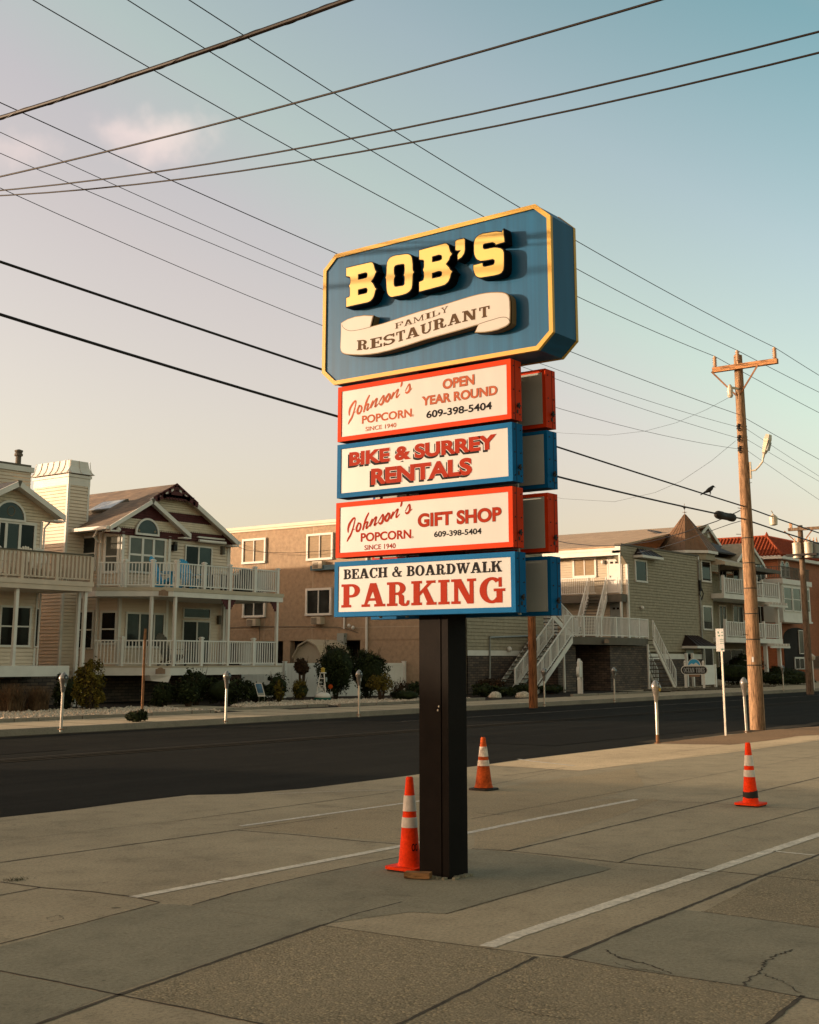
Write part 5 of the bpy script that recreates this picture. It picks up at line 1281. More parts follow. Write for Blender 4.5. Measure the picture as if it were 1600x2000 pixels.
mb = MB(); u0, z0 = px_wall_u(m0, m1, 718, 1210); y = MY1-u0; mb.tube([(XM-.06, y, WALK), (XM-.06, y, 7.5)], .055, 8)
u0, z0 = px_wall_u(m0, m1, 674, 1215); y = MY1-u0; mb.tube([(XM-.06, y, 3.0), (XM-.06, y, 5.5)], .045, 8); mb.build('conduit', MT['white'], mo)
mb = MB(); u0, z0 = px_wall_u(m0, m1, 671, 1248); wbox(mb, m0, m1, u0-.2, u0+.2, z0-.4, z0+.25, .002, .22); mb.build('meter_box', MT['boxgrey'], mo)
lathe_light(mo, (XM-.12, at_x(685, 1222, XM).y, at_x(685, 1222, XM).z), .08); lathe_light(mo, (XM-.12, at_x(693, 1226, XM).y, at_x(693, 1226, XM).z), .08)
mb = MB(); pts = []
for x, y in ((446, 1060), (480, 1074), (520, 1079), (570, 1080), (620, 1077), (662, 1073)): p = at_x(x, y, XM-.5); pts.append(p)
mb.tube(pts, .012, 6); solo(mb, 'service_cable', MT['wire'], 'thin dark service cable sagging across the sunlit motel wall', 'cable')
mb = MB(); pts = [at_x(x, y, XM-.05) for x, y in ((446, 1226), (500, 1224), (580, 1224), (660, 1225), (675, 1228), (700, 1236))]; mb.tube(pts, .014, 6)
mb.tube([at_x(507, 1224, XM-.05), at_x(507, 1252, XM-.05)], .014, 6); mb.build('wall_conduit', MT['greydark'], mo)
# front of the motel toward the street
for z in (3.4, 5.9): window(mo, (XM, MY0), (XM+MW, MY0), .7, 1.9, z, z+1.2, mull=(.5,), proud=.08)
# shed under the carport edge
sx = 42.0; sp_ = at_x(600, 1290, sx); 
sh = thing('garden_shed', 'tan gambrel roofed garden shed behind the white fence', 'shed', (sx, sp_.y, WALK))
ya, yb = at_x(574, 1290, sx).y, at_x(632, 1290, sx).y; ym = (ya+yb)/2; hw = abs(ya-yb)/2; zt = at_x(603, 1253, sx).z; z1 = at_x(585, 1264, sx).z; z2 = at_x(575, 1287, sx).z
mb = MB(); prof = [(sx, ym+hw, WALK), (sx, ym+hw, z2), (sx, ym+hw*.62, z1), (sx, ym, zt), (sx, ym-hw*.62, z1), (sx, ym-hw, z2), (sx, ym-hw, WALK)]
mb.prism(prof, (1.8, 0, 0)); mb.build('wall', MT['tantrim'], sh)
mb = MB()
for i in (1, 2, 3, 4):
    a, b = Vector(prof[i]), Vector(prof[i+1]); mb.prism([a+Vector((-.12, 0, .02)), b+Vector((-.12, 0, .02)), b+Vector((-.12, 0, .09)), a+Vector((-.12, 0, .09))], (2.0, 0, 0))
mb.build('roof', MT['tantrim'], sh)
mb = MB(); mb.box(sx-.03, ym-.75, WALK, sx-.002, ym-.01, z2-.05); mb.build('door', MT['tantrim'], sh); mb = MB(); mb.box(sx-.03, ym+.01, WALK, sx-.002, ym+.75, z2-.05); mb.build('door', MT['tantrim'], sh)
# ------------------------------------------------------------------ grey shingled condominium around a stair court
gc = thing('condominium', 'grey shingled three storey condominium with turret, white stair court and balconies', 'building', (62, 34, WALK))
YL, YR = 33.0, 32.5                                               # left wing front, right block front
LX0, LX1 = 47.6, at_y(1062, 1250, YL).x
XC = at_y(1229, 1200, YR).x; XO = at_y(1212, 1070, YR).x; XE = at_y(1368, 1200, YR).x; XT = at_y(1396, 1150, YR).x
zroof = at_y(1290, 1076, YR).z; zband0, zband1 = 1.82, 2.06
mb = MB()
mb.box(LX0, YL+.02, WALK-.1, LX1, 46, 7.4); mb.build('wall', MT['greywall'], gc); mb = MB(); mb.box(XC+.02, YR+.2, WALK-.1, XT-.02, 48, zroof)
mb.prism([(XO, YR+.02, zroof-.02), (XC+.1, YR+.02, zroof-.02), (XC+.1, YR+.02, zroof-1.1), (XO, YR+.02, zroof-.42)], (0, .5, 0))
mb.build('wall', MT['greywall'], gc)
mb = MB()
lap(mb, (LX0, YL), (LX1, YL), zband1, 7.4, .16, .018); mb.build('shingles', MT['greywall'], gc); mb = MB(); lap(mb, (LX1, YL), (LX1, 46), 2.6, 7.4, .16, .018)
mb.build('shingles', MT['greywall'], gc); mb = MB()
sp = lambda z: ((XC-XO) if z < zroof-1.1 else (0 if z > zroof-.42 else (XC-XO)*(zroof-.42-z)/.68), XE-XO)
lap(mb, (XO, YR), (XE, YR), zband1, zroof, .16, .018, sp); mb.build('shingles', MT['greywall'], gc); mb = MB()
lap(mb, (XE, YR+.15), (XT, YR+.15), .3, zroof, .16, .018); lap(mb, (XT, YR+.15), (XT, 36), .3, zroof, .16, .018)
mb.build('shingles', MT['greywall'], gc)
mb = MB(); lap(mb, (XC, 46), (XC, YR+.05), 2.4, zroof-.25, .14, .016); mb.build('court_siding', MT['tantrim'], gc)
mb = MB()
wbox(mb, (LX0, YL), (LX1, YL), 0, LX1-LX0, zband0, zband1, 0, .05); mb.build('trim_band', MT['white'], gc); mb = MB(); wbox(mb, (XC, YR), (XE, YR), 0, XE-XC, zband0-.15, zband1-.1, 0, .05)
mb.box(XE-.06, YR-.06, .3, XE+.04, YR+.1, zroof); mb.box(XC-.07, YR-.03, 2.6, XC+.06, YR+.10, zroof-1.0)
mb.build('trim_band', MT['white'], gc)
mb = MB(); mb.box(LX0, YL-.06, WALK-.1, LX1, YL+.02, zband0); mb.box(XC-.05, YR-.06, WALK-.1, XE, YR+.02, zband0-.15)
mb.box(LX1-.1, YL+.0, WALK-.1, XC, YL+.1, 2.5); mb.build('stone_base', MT['stone'], gc)
# court side: gallery roof, doors, windows
mb = MB(); zf = at_x(1150, 1073, XO).z
mb.box(XO-.03, YR+.0, zf-.14, XC, 46, zf+.10); mb.box(XO-.0, YR+.03, zf-.40, XO+.14, 46, zf-.14); mb.build('eave_fascia', MT['white'], gc)
c0, c1 = (XC, 46), (XC, YR)
pwin(gc, c0, c1, 1123, 1093, 1162, 1124, mull=(.5,), trim=.12, pane='blind', bar=.03)
def door(p0, p1, l, t, r, b, mat='white'):
    ua, _ = px_wall_u(p0, p1, l, (t+b)/2); ub, _ = px_wall_u(p0, p1, r, (t+b)/2); _, zt = px_wall_u(p0, p1, (l+r)/2, t); _, zb = px_wall_u(p0, p1, (l+r)/2, b)
    mb = MB(); wbox(mb, p0, p1, ua, ub, zb, zt, 0, .05); d = mb.build('door', MT[mat], gc)
    mb = MB(); w = ub-ua; h = zt-zb
    for a, c in ((.15, .42), (.58, .85)):
        wbox(mb, p0, p1, ua+w*a, ua+w*c, zb+h*.84, zb+h*.90, .05, .054)
    mb.build('pane', MT['glassdark'], d)
    mb = MB(); wbox(mb, p0, p1, ua+w*.08, ua+w*.14, zb+h*.45, zb+h*.50, .05, .09); mb.build('handle', MT['greysteel'], d)
    mb = MB(); wbox(mb, p0, p1, ua-.09, ua, zb, zt+.09, 0, .06); wbox(mb, p0, p1, ub, ub+.09, zb, zt+.09, 0, .06); wbox(mb, p0, p1, ua, ub, zt, zt+.09, 0, .06); mb.build('door_frame', MT[mat], d)
UB = at_x(1150, 1162, XO).z                                       # upper gallery floor
door(c0, c1, 1190, 1090, 1213, 1158); door(c0, c1, 1196, 1180, 1214, 1246, 'greysteel')
q = px_wall_u(c0, c1, 1178, 1098); 
p = at_x(1178, 1098, XC-.12); lathe_light(gc, p, .12)
mb = MB(); mb.box(XO, YR+.04, UB-.42, XC, 46, UB); mb.build('gallery_floor', MT['greydark'], gc)
yv = [at_x(x, 1130, XO).y for x in (1225, 1205, 1190)]
mb = MB(); mb.box(XO+.01, YR+.05, 2.7, XO+.11, YR+.15, zf-.3); mb.build('gallery_post', MT['white'], gc)
fy = at_x(1163, 1150, XO).y; fy2 = at_x(1200, 1150, XO).y
railing(gc, [(XO+.05, 45), (XO+.05, fy)], UB, .95, mat='vinyl', bal=.03, gap=.12, name='gallery_railing')
railing(gc, [(XO+.05, fy2), (XO+.05, YR+.1)], UB, .95, mat='vinyl', bal=.03, gap=.12, name='gallery_railing')
# raised entry platform across the mouth of the court
PZ_ = 2.72; YP = 30.6
e = [at_z(1103, 1250, PZ_-.35), at_z(1265, 1253, PZ_-.35)]
pxs = [(1103, 1246), (1130, 1246.5), (1160, 1248), (1195, 1250), (1230, 1252.5), (1265, 1256)]
YP0 = 31.0; arc = []
ex0 = at_y(1103, 1248, YP0).x; ex1 = at_y(1266, 1254, YP0-.4).x
for k in range(7):
    t = k/6; arc.append((ex0+(ex1-ex0)*t, YP0-.4*t-.45*math.sin(math.pi*t)))
mb = MB(); mb.prism([(x, y, PZ_-.36) for x, y in arc] + [(ex1, YR-.07, PZ_-.36), (XC-.1, YR-.07, PZ_-.36), (XC-.1, 38, PZ_-.36), (LX1+.05, 38, PZ_-.36), (LX1+.05, YL-.1, PZ_-.36), (ex0, YL-.1, PZ_-.36)], (0, 0, .36)); mb.build('entry_platform', MT['greydark'], gc)
railing(gc, arc, PZ_, .98, mat='vinyl', bal=.03, gap=.115, posts=range(7), posth=1.02, pw=.09, cap=False, name='platform_railing')
plaque(gc, (at_y(1192, 1249, YP0-.9).x, arc[3][1]-.03, PZ_-.20), .45, .16)
for i, w_ in ((0, 1.7), (5, 4.2)):
    x = arc[i][0]+(.6 if i == 0 else -.6); mb = MB(); mb.box(x-w_/2, arc[i][1]+.25, WALK-.1, x+w_/2, YL, PZ_-.38); mb.build('stone_pier', MT['stone'], gc)
window(gc, (LX1, YL+.0), (XC, YL+.0), at_y(1130, 1290, YL).x-LX1, at_y(1153, 1290, YL).x-LX1, at_y(1142, 1310, YL).z, at_y(1142, 1268, YL).z, sash=(.5,), trim=.08, panes=['glassdark'])
# stair flights: stringers, treads, rails
def flight(a, b, w, side, nm='stair', rail=True, steps=12, treadmat='greydark'):
    """a foot, b head; width runs along side"""
    a, b, sd = Vector(a), Vector(b), Vector(side)
    mb = MB()
    for o in (0, w): mb.prism([a+sd*o+Vector((0, 0, -.02)), b+sd*o+Vector((0, 0, -.02)), b+sd*o+Vector((0, 0, -.30)), a+sd*o+Vector((0, 0, -.30))], sd*(.05 if o == 0 else -.05))
    st = mb.build(nm, MT['white'], gc)
    mb = MB(); d = (b-a)
    for k in range(steps):
        p = a+d*((k+.5)/steps); run = Vector((d.x, d.y, 0))/steps*.62
        mb.obox(p+sd*(w/2), run*.8, sd*(w/2-.05), (0, 0, .022))
    mb.build('tread', MT[treadmat], st)
    if rail:
        mb = MB(); L = Vector((d.x, d.y)).length; n = max(4, int(L/.13))
        for o in (.03, w-.03):
            A, B = a+sd*o, b+sd*o
            mb.beam(A+Vector((0, 0, .95)), B+Vector((0, 0, .95)), .055, .045); mb.beam(A+Vector((0, 0, .14)), B+Vector((0, 0, .14)), .045, .04)
            for k in range(n+1):
                p = A+(B-A)*k/n; s = .028 if k % 6 else .06
                mb.obox(p+Vector((0, 0, .52)), (s/2, 0, 0), (0, s/2, 0), (0, 0, .44))
        mb.build('stair_railing', MT['vinyl'], st)
    return st
ft = at_z(1046, 1345, WALK); 
flight((at_y(1046, 1330, 30.2).x, 30.2, WALK+.15), (ex0, 30.55, PZ_), 1.1, (0, 1, 0))
flight((at_y(1003, 1340, 31.7).x, 31.9, WALK+.1), (ex0-.2, 31.9, PZ_-.05), .9, (0, 1, 0), rail=False)
flight((at_y(1322, 1341, 29.9).x, 29.9, WALK+.05), (ex1+.05, 30.3, PZ_), 1.1, (0, 1, 0))
bx0 = at_y(1158, 1205, 33.6).x
flight((bx0, 33.4, PZ_+.05), (XO+.02, 33.4, UB), 1.2, (0, 1, 0), steps=14)
flight((at_y(1118, 1200, 33.6).x, 33.4, PZ_+.05), (LX1-.6, 33.4, UB), 1.2, (0, 1, 0), steps=14)
for q in ((1102, 1300, 30.9), (1267, 1300, 30.4)):
    mb = MB(); x = at_y(*q).x; mb.box(x-.04, q[2]-.04, WALK, x+.04, q[2]+.04, PZ_-.3); mb.build('platform_post', MT['white'], gc)
# right block front
r0, r1 = (XO, YR), (XE, YR)
pwin(gc, r0, r1, 1241, 1097, 1261, 1134, trim=.10, pane='glassdark')
def metal_hood(parent, p0, p1, l, t, r, b, out, name='metal_awning'):
    ua, _ = px_wall_u(p0, p1, l, b); ub, _ = px_wall_u(p0, p1, r, b); _, zt = px_wall_u(p0, p1, (l+r)/2, t); _, zb = px_wall_u(p0, p1, (l+r)/2, b)
    p, d, n = wall_frame(p0, p1)
    P = lambda u, o, z: Vector((p.x+d.x*u+n.x*o, p.y+d.y*u+n.y*o, z))
    m = (ua+ub)/2; k = (ub-ua)*.20
    mb = MB(); T = [P(ua+k, .02, zt), P(ub-k, .02, zt)]; Bq = [P(ua, out, zb), P(ub, out, zb)]; Wl = [P(ua, .02, zb), P(ub, .02, zb)]
    mb.poly([Bq[0], Bq[1], T[1], T[0]]); mb.poly([Wl[0], Bq[0], T[0]]); mb.poly([Bq[1], Wl[1], T[1]]); mb.poly([Wl[0], Wl[1], Bq[1], Bq[0]])
    for j in range(6):
        f = j/5; mb.tube([Bq[0]+(Bq[1]-Bq[0])*f+Vector((0, 0, .015)), T[0]+(T[1]-T[0])*f+Vector((0, 0, .015))], .018, 5)
    o = mb.build(name, MT['metalroof'], parent)
    mb = MB(); wbox(mb, p0, p1, ua-.02, ub+.02, zb-.14, zb-.005, .02, out+.03); mb.build('fascia', MT['white'], o)
    return o
metal_hood(gc, r0, r1, 1237, 1073, 1278, 1087, .55)
p = at_y(1255, 1187, YR-.14); lathe_light(gc, p, .10)
ho = metal_hood(gc, r0, r1, 1331, 1241, 1369, 1262, 1.0)
for x in (1341, 1353):
    mb = MB(); c = at_y(x, 1290, YR-.9); mb.box(c.x-.07, c.y-.07, WALK, c.x+.07, c.y+.07, 2.0); mb.build('canopy_post', MT['white'], gc)
door(r0, r1, 1341, 1272, 1353, 1330, 'greysteel')
t0, t1 = (XE, YR+.15), (XT, YR+.15)
pwin(gc, t0, t1, 1370, 1098, 1386, 1134, trim=.10, sash=(), panes=['glassdark']); pwin(gc, t0, t1, 1373, 1186, 1389, 1228, trim=.10, panes=['glass']); pwin(gc, t0, t1, 1376, 1263, 1391, 1312, trim=.06, panes=['glassdark'])
mb = MB(); p = at_y(1366, 1145, YR-.05); mb.box(p.x-.08, p.y-.12, p.z-.3, p.x+.08, p.y, p.z+.35); pts = [at_y(x, y, YR-.12) for x, y in ((1366, 1140), (1371, 1150), (1374, 1160), (1371, 1172), (1367, 1160), (1368, 1150))]; mb.tube(pts, .035, 6); mb.build('service_head', MT['rubber'], gc)
mb = MB(); pts = [at_y(x, y, YL-.1) for x, y in ((920, 1264), )]
a, b, c = at_y(957, 1245, YL-.1), at_y(957, 1330, YL-.1), at_y(1063, 1241, YL-.1); mb.tube([c, a, b], .05, 8); mb.tube([(XE-.10, YR-.10, zroof-.2), (XE-.10, YR-.10, .3)], .045, 8); mb.build('downspout', MT['greysteel'], gc)
p = at_y(995, 1268, YL-.14); lathe_light(gc, p, .12)
# roofs
YGB = 36.6
zr = at_y(1382, 1025.5, YGB).z; xr = at_y(1382, 1025.5, YGB).x
mb = MB()
slabroof(mb, (XO-.05, YR+.35, zf+.10), (XO-.05, 62, zf+.10), (xr, 62, zr), (xr, YGB, zr), .10)
mb.prism([(xr, YGB, zr), (xr, 62, zr), (xr+5.5, 62, zr-3.0), (xr+5.5, YGB, zr-3.0)], (0, 0, -.10))
mb.build('roof', MT['rooftan'], gc)
mb = MB(); mb.box(LX0-.3, YL-.3, 7.4, LX1+.3, 46, 7.5); slabroof(mb, (LX0-.3, YL-.3, 7.5), (LX1+.3, YL-.3, 7.5), (LX1+.3, 39, 8.6), (LX0-.3, 39, 8.6), .08); mb.build('roof', MT['rooftan'], gc)
gz = zr-2.4
mb = MB(); fsp = lambda z: (max(2.2, (xr-(zr-.1-z)/.60)-(xr-5)), min((xr+(zr-.1-z)/.60)-(xr-5), 9.4)); lap(mb, (xr-5, YGB+.25), (xr+5, YGB+.25), zroof-.1, zr-.12, .16, .018, fsp); mb.build('gable_wall', MT['greywall'], gc)
mb = MB(); barge(mb, (xr, YGB-.05, zr+.05), (xr+4.6, YGB-.05, zr-2.70), .26); barge(mb, (xr-2.2, YGB-.05, zr-1.27), (xr-.001, YGB-.05, zr+.05), .26)
mb.build('barge_board', MT['white'], gc)
mb = MB(); c = at_y(1384, 1041, YGB+.2); mb.box(c.x-.24, YGB+.16, c.z-.32, c.x+.24, YGB+.22, c.z+.32); mb.build('gable_vent', MT['white'], gc)
# low flat parapet of the right block
mb = MB(); mb.box(XO-.03, YR-.06, zroof, XE+.05, YR+.36, zroof+.09); mb.build('parapet_cap', MT['greydark'], gc)
# turret with bronze standing-seam roof
tcx, tcy = at_y(1341, 1078, 33.9).x, 33.9; tez = at_xy(1341, 1079, tcx, tcy-.0); tap = at_xy(1335, 1003, tcx, tcy)
tr = 1.92; oc = [(tcx+tr*math.cos(math.radians(22.5+45*k)), tcy+tr*math.sin(math.radians(22.5+45*k))) for k in range(8)]
mb = MB(); mb.prism([(tcx+(x-tcx)*.9, tcy+(y-tcy)*.9, zroof-.15) for x, y in oc], (0, 0, tez-zroof+.15)); mb.build('turret_wall', MT['greywall'], gc)
mb = MB()
for k in range(8):
    a, b = oc[k], oc[(k+1) % 8]; mb.poly([(a[0], a[1], tez), (b[0], b[1], tez), (tcx, tcy, tap)])
    for f in (0.0, .25, .5, .75):
        q = Vector((a[0]+(b[0]-a[0])*f, a[1]+(b[1]-a[1])*f, tez)); tp = Vector((tcx, tcy, tap)); e_ = q+(tp-q)*(.97 if f == 0 else (.60 if f != .5 else .85)); mb.tube([q, e_], .022, 5)
mb.poly([(x, y, tez) for x, y in oc]); mb.build('turret_roof', MT['bronze'], gc)
mb = MB()
for k in range(8):
    a, b = oc[k], oc[(k+1) % 8]; mb.prism([(a[0], a[1], tez-.17), (b[0], b[1], tez-.17), (tcx+(b[0]-tcx)*.96, tcy+(b[1]-tcy)*.96, tez-.17), (tcx+(a[0]-tcx)*.96, tcy+(a[1]-tcy)*.96, tez-.17)], (0, 0, .165))
mb.build('turret_fascia', MT['white'], gc)
wv = thing('weathervane', 'small dark bird-shaped weathervane on the turret tip', 'weathervane', (tcx, tcy, tap-.05))
mb = MB(); mb.tube([(tcx, tcy, tap-.05), (tcx, tcy, tap+.62)], .014, 6); mb.tube([(tcx-.16, tcy, tap+.08), (tcx+.16, tcy, tap+.08)], .012, 6); mb.tube([(tcx, tcy-.16, tap+.08), (tcx, tcy+.16, tap+.08)], .012, 6); mb.lathe([(.01, 0), (.05, .05), (.01, .1)], 8, (tcx, tcy, tap+.02)); mb.build('rod', MT['bronze'], wv)
mb = MB(); z = tap+.36; d_ = Vector((math.cos(math.radians(-52)), math.sin(math.radians(-52)), 0)); C_ = Vector((tcx, tcy, z))
mb.prism([C_+d_*u+Vector((0, 0, v)) for u, v in ((-.24, .06), (-.10, .02), (-.02, -.12), (.06, -.02), (.24, .04), (.10, .08), (.02, .06), (-.08, .08))], Vector((d_.y, -d_.x, 0))*.03); mb.build('bird_figure', MT['rubber'], wv)
# balconies at the right end
YBW = 34.2; BX0 = XT; BX1 = at_y(1524, 1160, 31.8).x; YBF = 31.8
ub = at_y(1430, 1160, YBF).z; lb = at_y(1430, 1245, YBF).z
mb = MB(); mb.box(BX0, YBW, WALK-.1, BX1-.6, 46, zroof-.6); mb.build('wall', MT['greywall'], gc)
mb = MB(); lap(mb, (BX0, YBW), (BX1-.6, YBW), .3, zroof-.6, .16, .018); mb.build('shingles', MT['greywall'], gc)
w0, w1 = (BX0, YBW), (BX1-.6, YBW)
for t_, b_ in ((1103, 1150), (1185, 1232)):
    for l_, r_ in ((1405, 1417), (1432, 1450), (1478, 1492)): pwin(gc, w0, w1, l_, t_, r_, b_, trim=.10, mull=(.5,), panes=['glassdark', 'glassdark'], name='balcony_door')
pwin(gc, w0, w1, 1404, 1270, 1450, 1330, trim=.08, mull=(.5,), panes=['glassdark', 'glassdark'])
for nm, z in (('balcony_floor', ub), ('balcony_floor', lb)):
    mb = MB(); mb.box(BX0-.25, YBF, z-.30, BX1, YBW, z); mb.build(nm, MT['white'], gc)
    bp = [(BX0-.1, YBF+.08), (at_y(1455, 1150, YBF).x, YBF+.08), (at_y(1490, 1150, YBF).x, YBF+.08), (BX1-.15, YBF+.08)]
    railing(gc, bp, z, .95, mat='vinyl', bal=.09, gap=.33, posts=range(4), posth=1.1, pw=.16, cap=False, name='balcony_railing')
    mb = MB()
    for k in range(6): y = YBF-.25+.02*k; mb.box(BX1-2.6+.5*k, YBF-.45, z-.46, BX1-2.5+.5*k, YBW-1, z-.31)
    mb.box(BX1-2.8, YBF-.3, z-.60, BX1+.5, YBF-.18, z-.46); mb.build('pergola_beam', MT['white'], gc)
for x, z0, z1 in ((bp[1][0], ub, ub+2.0), (bp[3][0]-.2, WALK, lb-.46), (bp[3][0]-.2, lb, ub-.46), (bp[2][0]+.3, WALK, lb-.46)):
    mb = MB(); mb.box(x-.11, YBF+.05, z0, x+.11, YBF+.27, z1); mb.build('balcony_column', MT['white'], gc)
# awnings over the top balcony: sloped canvas with a scalloped valance
def awning(x0, x1, y0, y1, z0, z1, mat):
    mb = MB(); n = 22
    mb.poly([(x0, y1, z1), (x1, y1, z1), (x1, y0, z0), (x0, y0, z0)])
    for k in range(n):
        a, b = x0+(x1-x0)*k/n, x0+(x1-x0)*(k+1)/n; mb.poly([(a, y0, z0), (b, y0, z0), (b, y0-.005, z0-.20), ((a+b)/2, y0-.01, z0-.26), (a, y0-.005, z0-.20)])
    mb.poly([(x0, y1, z1), (x0, y0, z0), (x0, y0, z0-.2), (x0, y1, z0-.2)]); mb.poly([(x1, y1, z1), (x1, y0, z0), (x1, y0, z0-.2), (x1, y1, z0-.2)])
    return mb.build('awning', MT[mat], gc)
az = at_y(1430, 1098, YBF-.1).z
awning(BX0-.1, at_y(1472, 1100, YBF).x, YBF-.1, YBW, az, az+.75, 'tantrim'); awning(at_y(1474, 1100, YBF).x, BX1+.1, YBF-.1, YBW, az-.10, az+.45, 'greydark')
mb = MB(); slabroof(mb, (BX0-.2, YBF+.9, az+.75), (BX1-.4, YBF+.9, az+.75), (BX1-2.0, YBW+2.6, zr-1.0), (BX0-.2, YBW+2.6, zr-1.0), .1); mb.build('roof', MT['roofdark'], gc)
d0 = at_y(1447, 1095, YBF+.3); d1 = at_y(1497, 1100, YBF+.3); da = at_y(1470, 1060, YBF+.3)
mb = MB(); mb.prism([(d0.x, YBF+.55, d0.z), (d1.x, YBF+.55, d0.z), ((d0.x+d1.x)/2, YBF+.55, da.z)], (0, 1.8, 0)); mb.build('dormer', MT['greywall'], gc)
mb = MB(); m_ = (d0.x+d1.x)/2; barge(mb, (m_, YBF+.45, da.z+.1), (d1.x+.15, YBF+.45, d0.z), .22); barge(mb, (d0.x-.15, YBF+.45, d0.z), (m_-.001, YBF+.45, da.z+.1), .22); mb.build('barge_board', MT['white'], gc)

# ------------------------------------------------------------------ red brick building with tiled hip roof
bb = thing('brick_building', 'red brick building with clay tile hip roof and white bay window', 'building', (95, 38, WALK))
BY = 34.0; BX = at_y(1522, 1120, BY).x; ez_ = at_y(1522, 1086, BY).z
mb = MB(); mb.box(BX, BY, WALK-.1, BX+16, 50, ez_); mb.build('wall', MT['brick'], bb); mb = MB(); mb.box(BX+9.3, BY-2.0, WALK-.1, BX+16, BY, 7.2); mb.build('wall', MT['brick'], bb)
ax, ay = BX+2.6, BY+2.6; az_ = at_xy(1498, 1048, ax, ay)
v_ = ray(1498, 1048); k_ = v_.x/v_.y; w_ = (BX-.5-k_*(BY-.5))/(k_-1); ax, ay = BX-.5+w_, BY-.5+w_; az_ = at_xy(1498, 1048, ax, ay)
mb = MB(); e0 = (BX-.5, BY-.5, ez_); e1 = (BX+16.5, BY-.5, ez_); e2 = (BX-.5, 50.5, ez_); top = (ax, ay, az_); tb = (ax, 50.5, az_); tr_ = (BX+16.5-w_, ay, az_)
mb.poly([e2, e0, top, tb]); mb.poly([e0, e1, tr_, top]); mb.poly([tb, top, tr_, (BX+16.5-w_, 50.5, az_)])
mb.build('roof', MT['tile'], bb)
mb = MB()
for k in range(64):
    y = BY-.35+.27*k
    if y > 50: break
    f = 1.0 if y >= ay else (y-e0[1])/(ay-e0[1]); mb.tube([(BX-.5, y, ez_+.04), (BX-.5+(ax-BX+.5)*f, y, ez_+.04+(az_-ez_)*f)], .085, 6)
for k in range(60):
    x = BX-.35+.27*k; f = min(1.0, (x-e0[0])/(ax-e0[0])); mb.tube([(x, BY-.5, ez_+.04), (x, BY-.5+(ay-BY+.5)*f, ez_+.04+(az_-ez_)*f)], .085, 6)
mb.tube([e0, top], .12, 6); mb.tube([top, tb], .12, 6); mb.lathe([(.16, 0), (.12, .15), (.02, .35)], 8, (ax, ay, az_)); mb.build('tile_ridge', MT['tile'], bb)
mb = MB(); mb.box(BX-.45, BY-.45, ez_-.22, BX+16, BY-.02, ez_-.01); mb.box(BX-.45, BY-.01, ez_-.22, BX-.02, 50, ez_-.01); mb.build('eave_fascia', MT['white'], bb)
f0, f1 = (BX, BY), (BX+16, BY)
def arched(l, t, r, b):
    ua, _ = px_wall_u(f0, f1, l, b); ub_, _ = px_wall_u(f0, f1, r, b); _, zt = px_wall_u(f0, f1, (l+r)/2, t); _, zb = px_wall_u(f0, f1, (l+r)/2, b)
    rr = (ub_-ua)/2; m = BX+(ua+ub_)/2; n = 12
    o = [(m+(rr+.10)*math.cos(math.pi*k/n), BY-.05, zt-rr+(rr+.10)*math.sin(math.pi*k/n)) for k in range(n+1)]; i = [(m+rr*math.cos(math.pi*k/n), BY-.05, zt-rr+rr*math.sin(math.pi*k/n)) for k in range(n+1)]
    mb = MB()
    for k in range(n): mb.prism([o[k], o[k+1], i[k+1], i[k]], (0, .06, 0))
    mb.box(m-rr-.10, BY-.05, zb, m-rr, BY+.01, zt-rr); mb.box(m+rr, BY-.05, zb, m+rr+.10, BY+.01, zt-rr); mb.box(m-rr-.14, BY-.08, zb-.12, m+rr+.14, BY+.01, zb); mb.box(m-rr, BY-.045, zb+(zt-zb)*.45, m+rr, BY-.02, zb+(zt-zb)*.5)
    w = mb.build('arched_window', MT['white'], bb)
    mb = MB(); mb.prism([(p[0], BY-.02, p[2]) for p in i]+[(m-rr, BY-.02, zb), (m+rr, BY-.02, zb)], (0, .015, 0)); mb.build('pane', MT['glass'], w)
arched(1526, 1098, 1532, 1126); arched(1535, 1099, 1541, 1126)
pwin(bb, f0, f1, 1563, 1104, 1569, 1125, trim=.10)
bz0, bz1 = at_y(1553, 1213, BY-1.4).z, at_y(1553, 1146, BY-1.4).z; b0, b1 = at_y(1529, 1180, BY-1.4).x, at_y(1583, 1180, BY-1.4).x
mb = MB(); mb.box(b0, BY-1.4, bz0, b1, BY, bz1+.1); mb.box(b0-.15, BY-1.55, bz1+.1, b1+.15, BY, bz1+.45); mb.box(b0-.08, BY-1.48, bz0-.12, b1+.08, BY, bz0); mb.build('bay', MT['white'], bb)
q0, q1 = (b0, BY-1.4), (b1, BY-1.4); L_ = b1-b0; h_ = bz1-bz0
for k in range(3): window(bb, q0, q1, .22+k*(L_-.3)/3, .22+k*(L_-.3)/3+(L_-.3)/3-.28, bz0+h_*.30, bz1-.15, trim=.08, sash=(.5,), panes=['glass'], sill=False)
mb = MB()
rail = [(b0-.05, BY-.1), (b0-.05, BY-1.45), (b1+.05, BY-1.45), (b1+.05, BY-.1)]
railing(bb, rail, bz1+.45, .85, mat='greydark', bal=.035, gap=.16, name='iron_railing')
c = Vector(((b0+b1)/2, BY-1.47, bz1+.9))
mb = MB()
for r_ in (.34, .20): mb.tube([c+Vector((r_*math.cos(k*math.pi/8), 0, r_*math.sin(k*math.pi/8))) for k in range(17)], .022, 6)
for s in (-1, 1): mb.tube([c+Vector((-.5, 0, -.38*s)), c+Vector((.5, 0, .38*s))], .02, 6)
mb.build('iron_ornament', MT['greydark'], bb)
